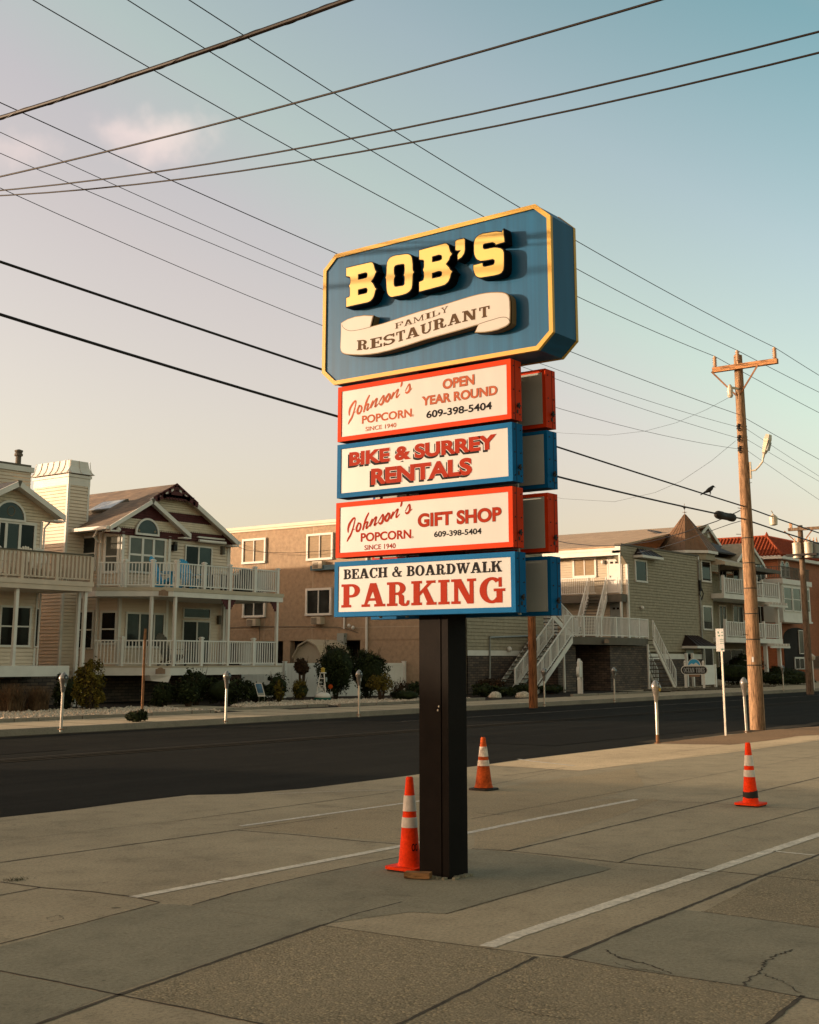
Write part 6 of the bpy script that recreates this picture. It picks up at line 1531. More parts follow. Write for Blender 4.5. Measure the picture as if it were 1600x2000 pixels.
# ground floor arch, porch railing and a right-hand brick bay with striped awning
xa, xb = at_y(1532, 1260, BY-.05).x, at_y(1585, 1260, BY-.05).x; zA = at_y(1558, 1226, BY-.05).z; m = (xa+xb)/2; rr = (xb-xa)/2
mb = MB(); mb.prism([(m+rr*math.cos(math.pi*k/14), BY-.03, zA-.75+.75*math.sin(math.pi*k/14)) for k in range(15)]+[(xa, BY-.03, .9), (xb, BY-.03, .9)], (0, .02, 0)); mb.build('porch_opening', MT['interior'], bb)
mb = MB(); mb.box(xa-1, BY-1.9, WALK-.1, xb+2, BY-.06, .95); mb.build('porch_base', MT['brick'], bb)
railing(bb, [(xa-.9, BY-1.8), (xb+1.5, BY-1.8)], .95, .9, mat='greydark', bal=.03, gap=.14, name='porch_railing')
window(bb, (xa, BY-.05), (xb, BY-.05), 1.9, 3.6, 1.0, 1.7, mull=(.5,), proud=.06, trim=.12); window(bb, (xa, BY-.05), (xb, BY-.05), 2.9, 3.7, 2.1, 3.7, proud=.06, trim=.06)
mb = MB(); 
for k in range(10):
    x = BX+9.2+k*.35; mb.k = k % 2; mb.poly([(x, BY-2.1, 8.2), (x+.35, BY-2.1, 8.2), (x+.35, BY-3.4, 7.5), (x, BY-3.4, 7.5)]); mb.poly([(x, BY-3.4, 7.5), (x+.35, BY-3.4, 7.5), (x+.35, BY-3.4, 7.25), (x, BY-3.4, 7.25)])
mb.build('striped_awning', [MT['rubber'], MT['tantrim']], bb, fix=False)
s0, s1 = (BX, 50), (BX, BY); pwin(bb, s0, s1, 1484, 1110, 1496, 1126, trim=.12); pwin(bb, s0, s1, 1484, 1180, 1494, 1192, trim=.12)
# ------------------------------------------------------------------ plants
def leaves(mb, c, r, n, size, seed, lumps=14, flat_=0.25, fill=0.35):
    """leaf quads gathered into lumps over an uneven crown made of a few lobes; material 1 is the paler new growth"""
    rnd = random.Random(seed); L = []
    lobes = [(Vector((rnd.uniform(-.34, .34), rnd.uniform(-.34, .34), rnd.uniform(-.30, .12))), rnd.uniform(.60, .78)) for _ in range(4)] + [(Vector((rnd.uniform(-.12, .12), rnd.uniform(-.1, .1), .18)), .74)]
    for k in range(lumps*2):
        o, q0 = rnd.choice(lobes); d = Vector((rnd.gauss(0, 1), rnd.gauss(0, 1), rnd.gauss(0, 1)+.25)).normalized()
        L.append((o+d*q0*.86, rnd.uniform(.12, .26), rnd.random()))
    for k in range(n):
        if rnd.random() < fill:
            o, q0 = rnd.choice(lobes); d = Vector((rnd.gauss(0, 1), rnd.gauss(0, 1), rnd.gauss(0, 1))).normalized(); p = o+d*q0*rnd.uniform(.70, .98); t_ = .15
        else:
            b, s, t_ = rnd.choice(L); d = Vector((rnd.gauss(0, 1), rnd.gauss(0, 1), rnd.gauss(0, 1))).normalized(); p = b + d*s*rnd.uniform(.5, 1.1)
        if rnd.random() < .03: p = p*rnd.uniform(1.05, 1.22)
        k_ = 1.0 if p.z > -.2 else 1.0/max(.6, math.sqrt(max(.0, 1-min(1, (p.z+.2)**2))))
        x = Vector((c[0]+p.x*r[0]*k_, c[1]+p.y*r[1]*k_, c[2]+p.z*r[2]))
        if x.z < WALK+.03: x.z = WALK+.03+rnd.uniform(0, .12)
        s = size*rnd.uniform(.5, 1.35)
        nn = (d + Vector((rnd.gauss(0, .6), rnd.gauss(0, .6), rnd.gauss(0, .6)+flat_))).normalized()
        t = nn.cross(Vector((rnd.gauss(0, 1), rnd.gauss(0, 1), rnd.gauss(0, 1)))).normalized(); bq = nn.cross(t)
        mb.k = 1 if rnd.random() < .10+.35*(t_ > .65) else 0
        mb.add([x-t*s, x-bq*s*.5+nn*s*.1, x+t*s, x+bq*s*.5+nn*s*.1], [[0,1,2,3]])
    mb.k = 0
def core_blob(mb, c, r, seed):
    """dark uneven heart of a clipped shrub so the crown is not see-through everywhere"""
    for i, (u0, u1) in enumerate(((0, 0),)):
        pr = []
        for k in range(9):
            t = -math.pi/2+math.pi*k/8; pr.append((max(.02, math.cos(t))*.66, math.sin(t)*.66))
        n = 14; b = len(mb.v)
        vs = []
        for rr, z in pr:
            for k in range(n):
                a = 2*math.pi*k/n; w = 1+.22*mnoise.noise(Vector((rr*3*math.cos(a)+seed, rr*3*math.sin(a), z*3)))
                vs.append((c[0]+rr*r[0]*math.cos(a)*w, c[1]+rr*r[1]*math.sin(a)*w, max(WALK, c[2]+z*r[2]*w)))
        mb.add(vs, [[i_*n+k, i_*n+(k+1) % n, (i_+1)*n+(k+1) % n, (i_+1)*n+k] for i_ in range(8) for k in range(n)])
def shrub(label, x0, y0, x1, y1, dist_y, mat='leaf', n=2600, size=.055, seed=1, lumps=14, stem=0.0, cat='shrub', group='shrubs in the front gardens', name='shrub', core=True, fill=.35, sq=1.0):
    """fill the photo box x0..x1, y0..y1 with a shrub standing at world depth Y = dist_y"""
    xm = (x0+x1)/2; top = at_y(xm, y0, dist_y); bot = WALK-.02 if stem == 0 else max(WALK, at_y(xm, y1, dist_y).z)
    l, r_ = at_y(x0, (y0+y1)/2, dist_y), at_y(x1, (y0+y1)/2, dist_y)
    w = (r_-l).length*.5*.77; cx_, cy_ = top.x, dist_y
    h = (top.z-bot)/2
    t = thing(name, label, cat, (cx_, cy_, WALK-.01), group)
    mb = MB(); leaves(mb, (cx_, cy_, bot+h), (w, w*sq, h), n, size, seed, lumps, fill=fill)
    mb.build('foliage', [MT[mat], MT[mat+'_new']], t, fix=False)
    rnd = random.Random(seed); mb = MB()
    for k in range(11):
        a = rnd.uniform(0, 6.28); e_ = rnd.uniform(1.5, 2.05); mb.tube([(cx_+.06*math.cos(a), cy_+.06*math.sin(a), WALK-.05), (cx_+w*.3*math.cos(a), cy_+w*.3*math.sin(a), bot+h*.7), (cx_+w*.6*math.cos(a+.3), cy_+w*.6*math.sin(a+.3), bot+h*e_)], [.03, .018, .004], 5)
    mb.build('branches', MT['twig'], t)
    if core:
        mb = MB(); core_blob(mb, (cx_, cy_, bot+h), (w, w*sq, h), seed); mb.build('inner_growth', MT['leaf' if mat != 'leafred' else 'leafred'], t, smooth=True)
    return t
shrub('large yellow-green bush between the cream house and the gabled house', 138, 1284, 222, 1366, 31.0, 'leafy', 4200, .050, 11, 20, core=False, fill=.3)
shrub('dark bush behind the yellow-green bush at the cream house corner', 100, 1312, 165, 1366, 32.6, 'leaf', 1800, .06, 12)
shrub('tall dark clipped bush before the porch of the gabled house', 352, 1299, 418, 1350, 32.2, 'leaf', 3200, .045, 13, 10)
shrub('dark spreading bush left of the clipped bush under the porch', 340, 1320, 400, 1368, 31.4, 'leaf', 2400, .055, 14)
shrub('dark bush right of the clipped bush, behind the second parking meter', 392, 1318, 486, 1368, 31.3, 'leaf', 3000, .055, 15)
shrub('low dark bush under the porch between the bare post and the clipped bush', 292, 1330, 350, 1368, 32.0, 'leaf', 2400, .05, 51)
shrub('low dark bush behind the tilted yard sign', 470, 1330, 528, 1366, 31.8, 'leaf', 2400, .05, 52)
shrub('dark rounded bush by the right corner of the porch', 520, 1311, 566, 1350, 32.0, 'leaf', 2000, .045, 16, 9)
shrub('small reddish tree-like shrub before the white fence', 573, 1283, 608, 1326, 32.2, 'leafred', 1500, .05, 17, 10, name="small_tree", cat="small tree", stem=1)
shrub('low clipped bush under the reddish shrub by the white fence', 568, 1323, 607, 1352, 31.6, 'leafy', 1800, .035, 18, 8)
shrub('big round dark green bush beside the ornamental buoy', 620, 1244, 698, 1362, 32.7, 'leaf', 7000, .05, 19, 22)
shrub('second dark green bush right of the big round one', 682, 1262, 756, 1362, 32.3, 'leaf', 6500, .05, 20, 20)
shrub('yellow-green vase-shaped bush right of the third parking meter', 719, 1313, 769, 1356, 29.8, 'leafy', 2600, .035, 21, 14, core=False, fill=.4, stem=1)
shrub('twiggy dark shrub between the yellow-green bush and the sign post', 762, 1323, 796, 1360, 30.2, 'leafred', 800, .04, 22, 8, core=False)
shrub('low dark bush just left of the black sign post', 790, 1328, 826, 1358, 30.4, 'leaf', 1400, .045, 23, 8)
shrub('low dark shrub right of the white fence, before the motel', 770, 1345, 822, 1368, 29.2, 'leaf', 1300, .045, 24, 8)
shrub('spiky green yucca beside the porch corner bush', 536, 1328, 556, 1352, 31.0, 'leafy', 500, .06, 25, 6, core=False, name='yucca', cat='plant')
shrub('tuft of rough weeds round the bare post at the far kerb', 242, 1386, 290, 1420, 24.9, 'leaf', 1500, .05, 26, 10, cat='weeds', name='weeds', group=None)
for i, (a, b, c_, d, y, m) in enumerate(((922, 1334, 965, 1362, 30.2, 'leaf'), (955, 1338, 1010, 1362, 30.0, 'leaf'), (1000, 1332, 1046, 1364, 30.2, 'leaf'), (1052, 1336, 1098, 1366, 29.9, 'leaf'), (930, 1322, 980, 1348, 31.6, 'leafred'))):
    shrub(['dark ground shrub right of the sign post before the stone base', 'dark low shrub between the two pale garden rocks', 'dark low shrub left of the brown wood pole', 'dark low shrub right of the brown wood pole under the stairs', 'thin brownish shrub against the stone base of the left wing'][i], a, b, c_, d, y, m, 1500, .055, 30+i, 8)
for i, (a, b, c_, d, y) in enumerate(((1400, 1290, 1470, 1345, 30.8), (1432, 1268, 1480, 1330, 32.6), (1488, 1312, 1530, 1346, 29.0), (1524, 1316, 1580, 1348, 29.4), (1500, 1300, 1560, 1330, 31.8))):
    shrub(['dark bush under the lower balcony, left of the tall utility pole', 'tall dark bush in the shade behind the utility pole', 'clipped dark hedge by the farthest parking meter', 'clipped dark hedge before the far transformer pole', 'dark hedge before the brick porch'][i], a, b, c_, d, y, 'leaf', 2200, .07, 40+i, 12)
def grass_clump(label, px0, px1, py0, py1, y, n, seed):
    l, r_ = at_y(px0, py1, y), at_y(px1, py1, y); top = at_y((px0+px1)/2, py0, y).z; rnd = random.Random(seed)
    t = thing('ornamental_grass', label, 'grass clump', ((l.x+r_.x)/2, y, WALK), 'dry grasses by the cream house')
    mb = MB()
    for k in range(n):
        bx_ = rnd.uniform(.3, .7); x = l.x+(r_.x-l.x)*bx_; yy = y+rnd.uniform(-.3, .3); h = (top-WALK)*rnd.uniform(.5, 1.0); a = rnd.uniform(0, 6.28); le_ = rnd.uniform(.15, .75)*(r_.x-l.x)*.55
        dx, dy = math.cos(a)*le_, math.sin(a)*le_; w = .008
        P = [Vector((x+dx*s*s, yy+dy*s*s, WALK+h*(s-.25*s*s*s))) for s in (0, .4, .75, 1)]
        sd = Vector((-math.sin(a), math.cos(a), 0))*w
        for i in range(3): mb.add([P[i]-sd*(1-i*.3), P[i]+sd*(1-i*.3), P[i+1]+sd*(.7-i*.3), P[i+1]-sd*(.7-i*.3)], [[0,1,2,3]])
    mb.build('blades', MT['dry'], t, fix=False); return t
grass_clump('dry brown grass clump at the left edge before the cream house', -15, 55, 1312, 1372, 31.6, 900, 1)
grass_clump('dry brown grass clump next to the dark bush by the cream house', 40, 102, 1318, 1372, 31.6, 800, 2)
mb = MB(); rnd = random.Random(8)
for px, py, n in ((36, 1721, 60), (22, 1720, 40)):
    p = at_z(px, py)
    for k in range(n):
        a = rnd.uniform(0, 6.28); h = rnd.uniform(.01, .035); x, y = p.x+rnd.gauss(0, .05), p.y+rnd.gauss(0, .015)
        mb.add([(x-.002, y, .004), (x+.002, y, .004), (x+.03*math.cos(a), y+.03*math.sin(a), h)], [[0,1,2]])
tag(mb.build('weed_tuft', MT['leaf'], None, (at_z(30, 1720).x, at_z(30, 1720).y, 0), fix=False), 'small green weed tuft growing in the slab joint at the left edge', 'weed')

# ------------------------------------------------------------------ fence, garden ornaments, signs in the yards
fe = thing('vinyl_fence', 'white vinyl privacy fence between the gabled house and the motel', 'fence', (40, 35, WALK))
fa, fb = Vector((36.6, 36.3)), Vector((43.85, 33.7)); zt = 1.50
mb = MB(); d = (fb-fa); L = d.length; d.normalize(); n = int(L/.16)
for k in range(n):
    p = fa+d*(k+.5)*L/n; mb.obox((p.x, p.y, (zt+WALK)/2), (d.x*.077, d.y*.077, 0), (-d.y*.012, d.x*.012, 0), (0, 0, (zt-WALK)/2-.08))
mb.beam((fa.x, fa.y, zt-.05), (fb.x, fb.y, zt-.05), .05, .10); mb.beam((fa.x, fa.y, WALK+.08), (fb.x, fb.y, WALK+.08), .05, .12); mb.build('panel', MT['vinyl'], fe)
for k in range(5):
    p = fa+d*L*k/4; mb = MB(); mb.box(p.x-.065, p.y-.065, WALK-.05, p.x+.065, p.y+.065, zt+.05); mb.prism([(p.x-.08, p.y-.08, zt+.05), (p.x+.08, p.y-.08, zt+.05), (p.x+.08, p.y+.08, zt+.05), (p.x-.08, p.y+.08, zt+.05)], (0, 0, .03)); mb.build('fence_post', MT['vinyl'], fe)
p = at_z(630, 1371, WALK); bu = thing('garden_buoy', 'white ornamental buoy tower with green base band on the pale gravel', 'garden ornament', (p.x, p.y, WALK))
x, y = p.x, p.y; r = .30
mb = MB(); mb.lathe([(r, 0), (r*1.03, .05), (r*1.03, .15), (r, .16)], 20, (x, y, WALK)); mb.build('base_band', MT['green'], bu)
mb = MB(); mb.lathe([(r, .16), (r*.95, .24), (r*.72, .31), (r*.3, .35), (.02, .36)], 20, (x, y, WALK)); mb.build('float', MT['white'], bu, smooth=True)
mb = MB(); F = [(x+s*.21*math.cos(a), y+s*.21*math.sin(a), WALK+.30) for s in (1,) for a in [math.radians(t) for t in (10, 130, 250)]]; T = [(x+(q[0]-x)*.42, y+(q[1]-y)*.42, WALK+1.02) for q in F]
for k in range(3): mb.tube([F[k], T[k]], .022, 6)
lerp = lambda a, b, t: tuple(a[i]+(b[i]-a[i])*t for i in range(3))
for t in (.38, .75):
    for k in range(3): mb.tube([lerp(F[k], T[k], t), lerp(F[(k+1) % 3], T[(k+1) % 3], t)], .015, 6)
for k in range(3): mb.tube([lerp(F[k], T[k], .38), lerp(F[(k+1) % 3], T[(k+1) % 3], 0.02)], .013, 6)
mb.build('tower_frame', MT['white'], bu)
mb = MB(); mb.lathe([(.13, 0), (.13, .03), (.02, .04)], 12, (x, y, WALK+1.02)); mb.build('platform', MT['white'], bu)
mb = MB(); mb.lathe([(.075, .03), (.075, .15), (.095, .16), (.03, .20)], 10, (x, y, WALK+1.03)); mb.build('lantern', MT['yellowlamp'], bu)
mb = MB(); mb.box(x+.05, y-.10, WALK+.72, x+.13, y-.02, WALK+.88); mb.build('bell', MT['greysteel'], bu)
p = at_z(642, 1369, WALK); t = thing('reflector_marker', 'orange disc marker standing beside the ornamental buoy', 'marker', (p.x+.1, p.y, WALK))
mb = MB(); mb.tube([(p.x+.1, p.y, WALK), (p.x+.1, p.y, WALK+.55)], .008, 6); mb.build('stake', MT['greysteel'], t)
mb = MB(); q = Vector((p.x+.1, p.y, WALK+.52)); v = Vector((-q.x, -q.y, 0)).normalized(); mb.tube([q+v*.01, q-v*.005], [.085, .085], 16); mb.build('disc', MT['orangeold'], t)
p = at_z(507, 1378, WALK); t = thing('yard_sign', 'small tilted yard sign with a blue picture and white border', 'yard sign', (p.x, p.y, WALK))
v = Vector((-p.x, -p.y, 0)).normalized(); sd = Vector((-v.y, v.x, 0)); tilt = Vector(sd*(-.30) + Vector((0, 0, 1))).normalized(); c = Vector((p.x, p.y, WALK+.52)); wv_ = Vector(sd*1.0)
mb = MB(); mb.obox(c, sd*.125, tilt*.235, v*.008); mb.build('panel', MT['white'], t)
mb = MB(); mb.obox(c+v*.011+tilt*.05, sd*.10, tilt*.16, v*.003); mb.build('picture', M('picture_blue', (0.07, 0.16, 0.26), .5, .5, 3), t)
mb = MB(); mb.obox(c+v*.011-tilt*.15, sd*.10, tilt*.04, v*.003); mb.build('picture_foot', MT['boxgrey'], t)
mb = MB()
for s in (-.09, .09): b = c+sd*s-tilt*.23; mb.tube([b, (b.x, b.y, WALK-.05)], .006, 5)
mb.build('wire_legs', MT['galv'], t)
def rock(label, px, py, w, h, mat, seed, group='pale rocks in the garden bed'):
    p = at_z(px, py, WALK); mb = MB(); rnd = random.Random(seed); pr = [(1, 0), (1.05, .2), (.9, .6), (.55, .9), (.05, 1)]
    n = 12; vs = []
    for r_, z in pr:
        for k in range(n):
            a = 2*math.pi*k/n; q = 1+.22*mnoise.noise(Vector((2*math.cos(a)+seed, 2*math.sin(a), z*2))); vs.append((p.x+r_*w*q*math.cos(a), p.y+r_*w*.6*q*math.sin(a), WALK+z*h*q))
    mb.add(vs, [[i*n+k, i*n+(k+1) % n, (i+1)*n+(k+1) % n, (i+1)*n+k] for i in range(4) for k in range(n)] + [[4*n+k for k in range(n)]])
    solo(mb, 'rock', MT[mat], label, 'rock', group, smooth=True)
rock('pale smooth rock in the dark garden bed, left of the two', 967, 1363, .33, .24, 'stonewhite', 1); rock('pale rock beside the brown wood pole, right of the two', 1022, 1362, .40, .24, 'stonewhite', 2); rock('grey boulder right of the oval hotel sign', 1404, 1342, .55, .42, 'kerb', 3, None)
def hotel_sign(label, base, width, rz, group):
    t = thing('hotel_sign', label, 'sign', base, group)
    u = Vector((math.cos(rz), math.sin(rz), 0)); nrm = Vector((u.y, -u.x, 0)); B = Vector(base)
    mb0 = []
    for s in (-1, 1):
        c = B+u*(s*width*.34); mb = MB(); mb.lathe([(.085, 0), (.085, .62), (.10, .63), (.10, .68), (.085, .69), (.085, 1.36), (.10, 1.38), (.05, 1.46)], 4, c, rot=rz+math.pi/4); mb.build('sign_post', MT['white'], t)
    def ov(w, h, o, th, z):
        pts = []
        for k in range(24):
            a = 2*math.pi*k/24; r_ = h/2; cx_ = (w/2-r_)*(1 if math.cos(a) > 0 else -1)
            q = B+u*(cx_+r_*math.cos(a))+Vector((0, 0, z+r_*math.sin(a)))+nrm*o; pts.append(q)
        m = MB(); m.prism(pts, nrm*th); return m
    pb = ov(width, .46, -.03, .11, .98).build('sign_board', MT['white'], t); ov(width-.08, .38, .081, .006, .98).build('sign_face', MT['rubber'], pb)
    def dome(r_, o, th, mat, par, z0):
        pts = [B+u*(r_*math.cos(math.pi*k/14))+Vector((0, 0, z0+r_*math.sin(math.pi*k/14)*1.05))+nrm*o for k in range(15)]; m = MB(); m.prism(pts, nrm*th); return m.build('sun_panel' if mat != 'white' else 'sun_board', MT[mat], par)
    db = dome(.36, -.02, .09, 'white', t, 1.18); dome(.30, .071, .006, 'chairblue', db, 1.22)
    m = MB(); pts = [B+u*a+Vector((0, 0, z))+nrm*.079 for a, z in ((-.26, 1.23), (-.12, 1.32), (-.02, 1.27), (.10, 1.36), (.24, 1.25), (.26, 1.22), (-.26, 1.22))]; m.prism(pts, nrm*.004); m.build('wave', MT['white'], db)
    m = ov(width*.42, .12, .0, .07, .70); m.build('lower_board', MT['plaque'], t)
    m = MB(); k = 0; x0 = -width*.40; tot = 0
    s = 'OCEAN TIDES'; ws = [SERIF[c][0]+.1 for c in s]; tot = sum(ws); x = 0; sc_ = width*.80/tot
    for c in s:
        for pl in SERIF[c][1]:
            k += 1; m.add([B+u*(x0+(x+q[0])*sc_)+Vector((0, 0, .86+q[1]*.24))+nrm*(.0885+.0004*(k % 7)) for q in pl], [list(range(len(pl)))])
        x += SERIF[c][0]+.1
    m.build('lettering', MT['plexi'], pb, fix=False)
    return t
p = at_z(1358, 1347, WALK); hotel_sign('white posted hotel sign lettered OCEAN TIDES facing the lot, before the grey building', (p.x, p.y, WALK), 1.34, math.atan2(-p.x, p.y), 'OCEAN TIDES signs')
p = at_z(1134, 1356, WALK); hotel_sign('hotel sign on white posts seen edge-on before the stone piers', (p.x, p.y, WALK), 1.34, math.atan2(p.y, p.x)+math.pi-.12, 'OCEAN TIDES signs')
p0_, p1_ = at_y(1371, 1330, 29.5), at_y(1397, 1330, 29.5); t = thing('vinyl_gate', 'plain white vinyl gate panel right of the oval hotel sign', 'gate', (p0_.x, 29.5, WALK))
mb = MB(); mb.box(p0_.x, 29.47, .30, p1_.x, 29.52, at_y(1384, 1299, 29.5).z); mb.build('panel', MT['vinyl'], t)
mb = MB(); mb.box(p1_.x-.02, 29.43, WALK, p1_.x+.10, 29.56, at_y(1384, 1297, 29.5).z); mb.build('gate_post', MT['vinyl'], t)
# white lamp post before the brick building
p = at_z(1590, 1347, WALK); t = thing('lamp_post', 'thin white lamp post at the right edge before the brick building', 'lamp post', (p.x, p.y, WALK))
hh = at_xy(1589, 1278, p.x, p.y)-WALK
mb = MB(); mb.tube([(p.x, p.y, WALK), (p.x, p.y, WALK+hh-.3)], .05, 8); mb.build('post', MT['white'], t); mb = MB(); mb.lathe([(.06, 0), (.15, .05), (.18, .22), (.10, .28), (.02, .36)], 10, (p.x, p.y, WALK+hh-.32)); mb.build('lantern', MT['lampgrey'], t)

# ------------------------------------------------------------------ parking meters
def meter(label, px, py, z0, hgt=1.235, proto=None, yaw=0.0, bend=0.0):
    p = at_z(px, py, z0)
    if proto:
        c = copy_tree(proto); c.location = (p.x, p.y, z0); c.rotation_euler = (0, 0, yaw); c['label'] = label; return c
    t = thing('parking_meter', label, 'parking meter', (p.x, p.y, z0), 'parking meters along the street', yaw)
    b = Vector((p.x, p.y, z0))
    mb = MB(); mb.tube([b+Vector((0, 0, -.05)), b+Vector((0, 0, .82))], .031, 10); mb.build('pole', MT['galv'], t)
    mb = MB(); mb.lathe([(.035, .80), (.045, .84), (.058, .95), (.083, 1.05), (.100, 1.11), (.098, 1.125)], 12, b, 1.15, .95); mb.lathe([(.098, 1.125), (.085, 1.160), (.050, 1.205), (.020, hgt), (.004, hgt+.002)], 12, b, 1.15, .95)
    mb.build('meter_head', MT['meter'], t, auto=.7)
    mb = MB(); mb.prism([b+Vector((x, -.098+(.0 if z < 1.14 else .018), z)) for x, z in ((-.06, 1.09), (.06, 1.09), (.05, 1.15), (.02, 1.19), (-.02, 1.19), (-.05, 1.15))], (0, .012, 0)); mb.build('window', MT['glass'], t)
    mb = MB(); mb.box(b.x-.022, b.y-.075, z0+.93, b.x+.022, b.y-.03, z0+1.0); mb.build('coin_plate', MT['greysteel'], t)
    mb = MB(); mb.lathe([(.07, 0), (.07, .012), (.04, .02)], 12, b); mb.build('base_flange', MT['rust'], t)
    return t
m0_ = meter('weathered parking meter with a yellow sticker, nearest one, standing at the lot\'s street edge', 1285, 1452, 0.004, yaw=math.radians(12))
mb = MB(); b = Vector(m0_.location); mb.box(b.x-.045, b.y-.100, b.z+1.02, b.x+.02, b.y-.075, b.z+1.08); st = mb.build('sticker', MT['yellowlamp'], m0_)
mb = MB(); mb.lathe([(.0325, .02), (.0335, .08), (.0325, .17)], 10, b); mb.build('rust_sleeve', MT['rust'], m0_)
m1_ = meter('parking meter on a bent pole beside the tall utility pole', 1459, 1430, 0.008, yaw=math.radians(30))
for ch in m1_.children:
    if ch.name.startswith('pole'):
        for v in ch.data.vertices:
            if v.co.z > .5: v.co.x -= .03; v.co.y += .02
        break
for ch in m1_.children:
    if ch.name.startswith(('meter_head', 'window', 'coin_plate')): ch.location = (-.03, .02, 0); ch.rotation_euler = (0, math.radians(-2), 0)
m2_ = meter('grey parking meter on the far pavement at the left, before the gravel bed', 119, 1425, WALK)
for px, py, lb in ((441, 1409, 'sunlit parking meter on the far pavement, before the porch of the gabled house'), (701, 1397, 'sunlit parking meter on the far pavement, right of the ornamental buoy'), (1064, 1377, 'parking meter beside the brown wood pole across the street'), (1201, 1369, 'lone shaded parking meter before the stair court across the street'), (1531, 1348, 'most distant parking meter, before the dark hedge at the right')):
    meter(lb, px, py, WALK, proto=m2_, yaw=math.radians(px % 17-8))

# ------------------------------------------------------------------ posts and poles
p = at_z(277, 1402, WALK); h = at_xy(281, 1228, p.x, p.y)
mb = MB(); mb.box(-.03, -.018, -.05, .03, -.010, h-WALK); mb.box(-.03, -.010, -.05, -.022, .018, h-WALK); mb.box(.022, -.010, -.05, .03, .018, h-WALK)
o = solo(mb, 'bare_signpost', MT['rust'], 'bare rusty signpost without a sign at the far kerb by the weeds', 'post', loc=(0, 0, 0)); o.location = (p.x, p.y, WALK); o.rotation_euler = (0, 0, math.radians(-25))
p = at_z(1042, 1377, WALK)
mb = MB(); mb.tube([(p.x, p.y, WALK-.1), (p.x, p.y, WALK+1.5), (p.x, p.y, 4.75)], [.155, .145, .135], 16); t = thing('stub_pole', 'short reddish-brown wood pole across the street behind the sign', 'wood pole', (p.x, p.y, WALK)); mb.build('pole', MT['polebrown'], t, auto=.7)
# no-parking style post near the utility pole
p = at_z(1418.5, 1436, 0.008); t = thing('parking_signpost', 'slim steel post with a small cream regulation plate near the tall utility pole', 'sign post', (p.x, p.y, 0.008))
h = at_xy(1409, 1228, p.x, p.y)
mb = MB(); mb.box(p.x-.03, p.y-.02, -.05, p.x-.022, p.y+.02, h-.02); mb.box(p.x-.022, p.y-.02, -.05, p.x+.0, p.y-.012, h-.02); mb.box(p.x-.022, p.y+.012, -.05, p.x+.0, p.y+.02, h-.02); mb.build('post', MT['galv'], t)
mb = MB(); mb.box(p.x-.040, p.y-.075, h-.50, p.x-.034, p.y+.115, h); pl = mb.build('plate', MT['plexi'], t)
mb = MB()
for (a, b_, c_, d_) in ((.045, .06, .085, .045), (.02, .14, .085, .03), (-.05, .07, .01, .018), (-.05, .14, .01, .018), (-.06, .23, .085, .012), (-.06, .27, .085, .012), (-.06, .32, .085, .012), (-.05, .44, .05, .028)):
    mb.box(p.x-.0415, p.y+a-.01, h-b_-d_, p.x-.0405, p.y+a+(c_-a)*.55, h-b_)
mb.build('plate_marking', MT['green'], pl)

UPX, UPY = 30.0, 12.26
ut = at_xy(1447, 694, UPX, UPY)
up = thing('utility_pole', 'tall sunlit wooden utility pole with crossarm at the near side of the street', 'utility pole', (UPX, UPY, 0))
mb = MB(); zs = [i*ut/14 for i in range(15)]; mb.tube([(UPX, UPY, -.1 if i == 0 else z) for i, z in enumerate(zs)], [.185-.080*i/14 for i in range(15)], 22); mb.build('pole', MT['pole'], up, auto=.8)
ca, cb = at_x(1393, 724, UPX-.20), at_x(1519, 704, UPX-.20); zc = (ca.z+cb.z)/2
mb = MB(); mb.box(UPX-.26, min(ca.y, cb.y), zc-.065, UPX-.14, max(ca.y, cb.y), zc+.065); mb.build('crossarm', MT['arm'], up)
mb = MB()
for s in (-1, 1): mb.beam((UPX-.27, UPY+s*.62, zc-.05), (UPX-.13, UPY+s*.05, zc-.72), .04, .02, (1, 0, 0))
mb.build('brace', MT['rust'], up)
ins = []
def insulator(x, y, z, h=.30, parent=up, r=.062):
    mb = MB(); pr = [(.015, -.10), (.02, 0)]
    for k in range(5): zz = h*(.1+.17*k); pr += [(r*.62, zz), (r, zz+h*.03), (r*.62, zz+h*.10)]
    pr += [(r*.5, h*.95), (r*.45, h), (.01, h*1.02)]
    mb.lathe(pr, 12, (x, y, z)); mb.build('insulator', MT['porcelain'], parent, auto=.9); return Vector((x, y, z+h))
yl = at_x(1397, 720, UPX-.2).y; yr = at_x(1514, 705, UPX-.2).y
ins.append(insulator(UPX-.20, yl, zc+.065)); ins.append(insulator(UPX-.20, at_x(1441, 705, UPX-.2).y, zc+.13)); ins.append(insulator(UPX-.20, yr, zc+.065))
def spool(y_px, side):
    z = at_xy(1457, y_px, UPX, UPY); s = side
    mb = MB(); x = UPX+s*.20; mb.tube([(x, UPY, z-.09), (x, UPY, z+.09)], .016, 6); mb.beam((UPX+s*.11, UPY, z+.08), (x+s*.02, UPY, z+.08), .04, .02); mb.beam((UPX+s*.11, UPY, z-.08), (x+s*.02, UPY, z-.08), .04, .02)
    mb.lathe([(.03, -.05), (.055, -.05), (.055, -.02), (.035, -.01), (.035, .01), (.055, .02), (.055, .05), (.03, .05)], 10, (x+s*.0, UPY, z)); mb.build('spool_rack', MT['rubber'], up); return Vector((x, UPY, z))
sL = [spool(q, -1) for q in (836, 858, 879)]; sR = [spool(q, 1) for q in (833, 854, 876)]
mb = MB(); z = at_xy(1450, 764, UPX, UPY); mb.lathe([(.05, -.2), (.075, -.15), (.06, -.1), (.075, -.02), (.05, .1), (.02, .14)], 10, (UPX-.33, UPY+.12, z)); mb.beam((UPX-.1, UPY, z+.05), (UPX-.34, UPY+.12, z+.06), .05, .05); mb.build('fuse_cutout', MT['lampgrey'], up)
mb = MB()
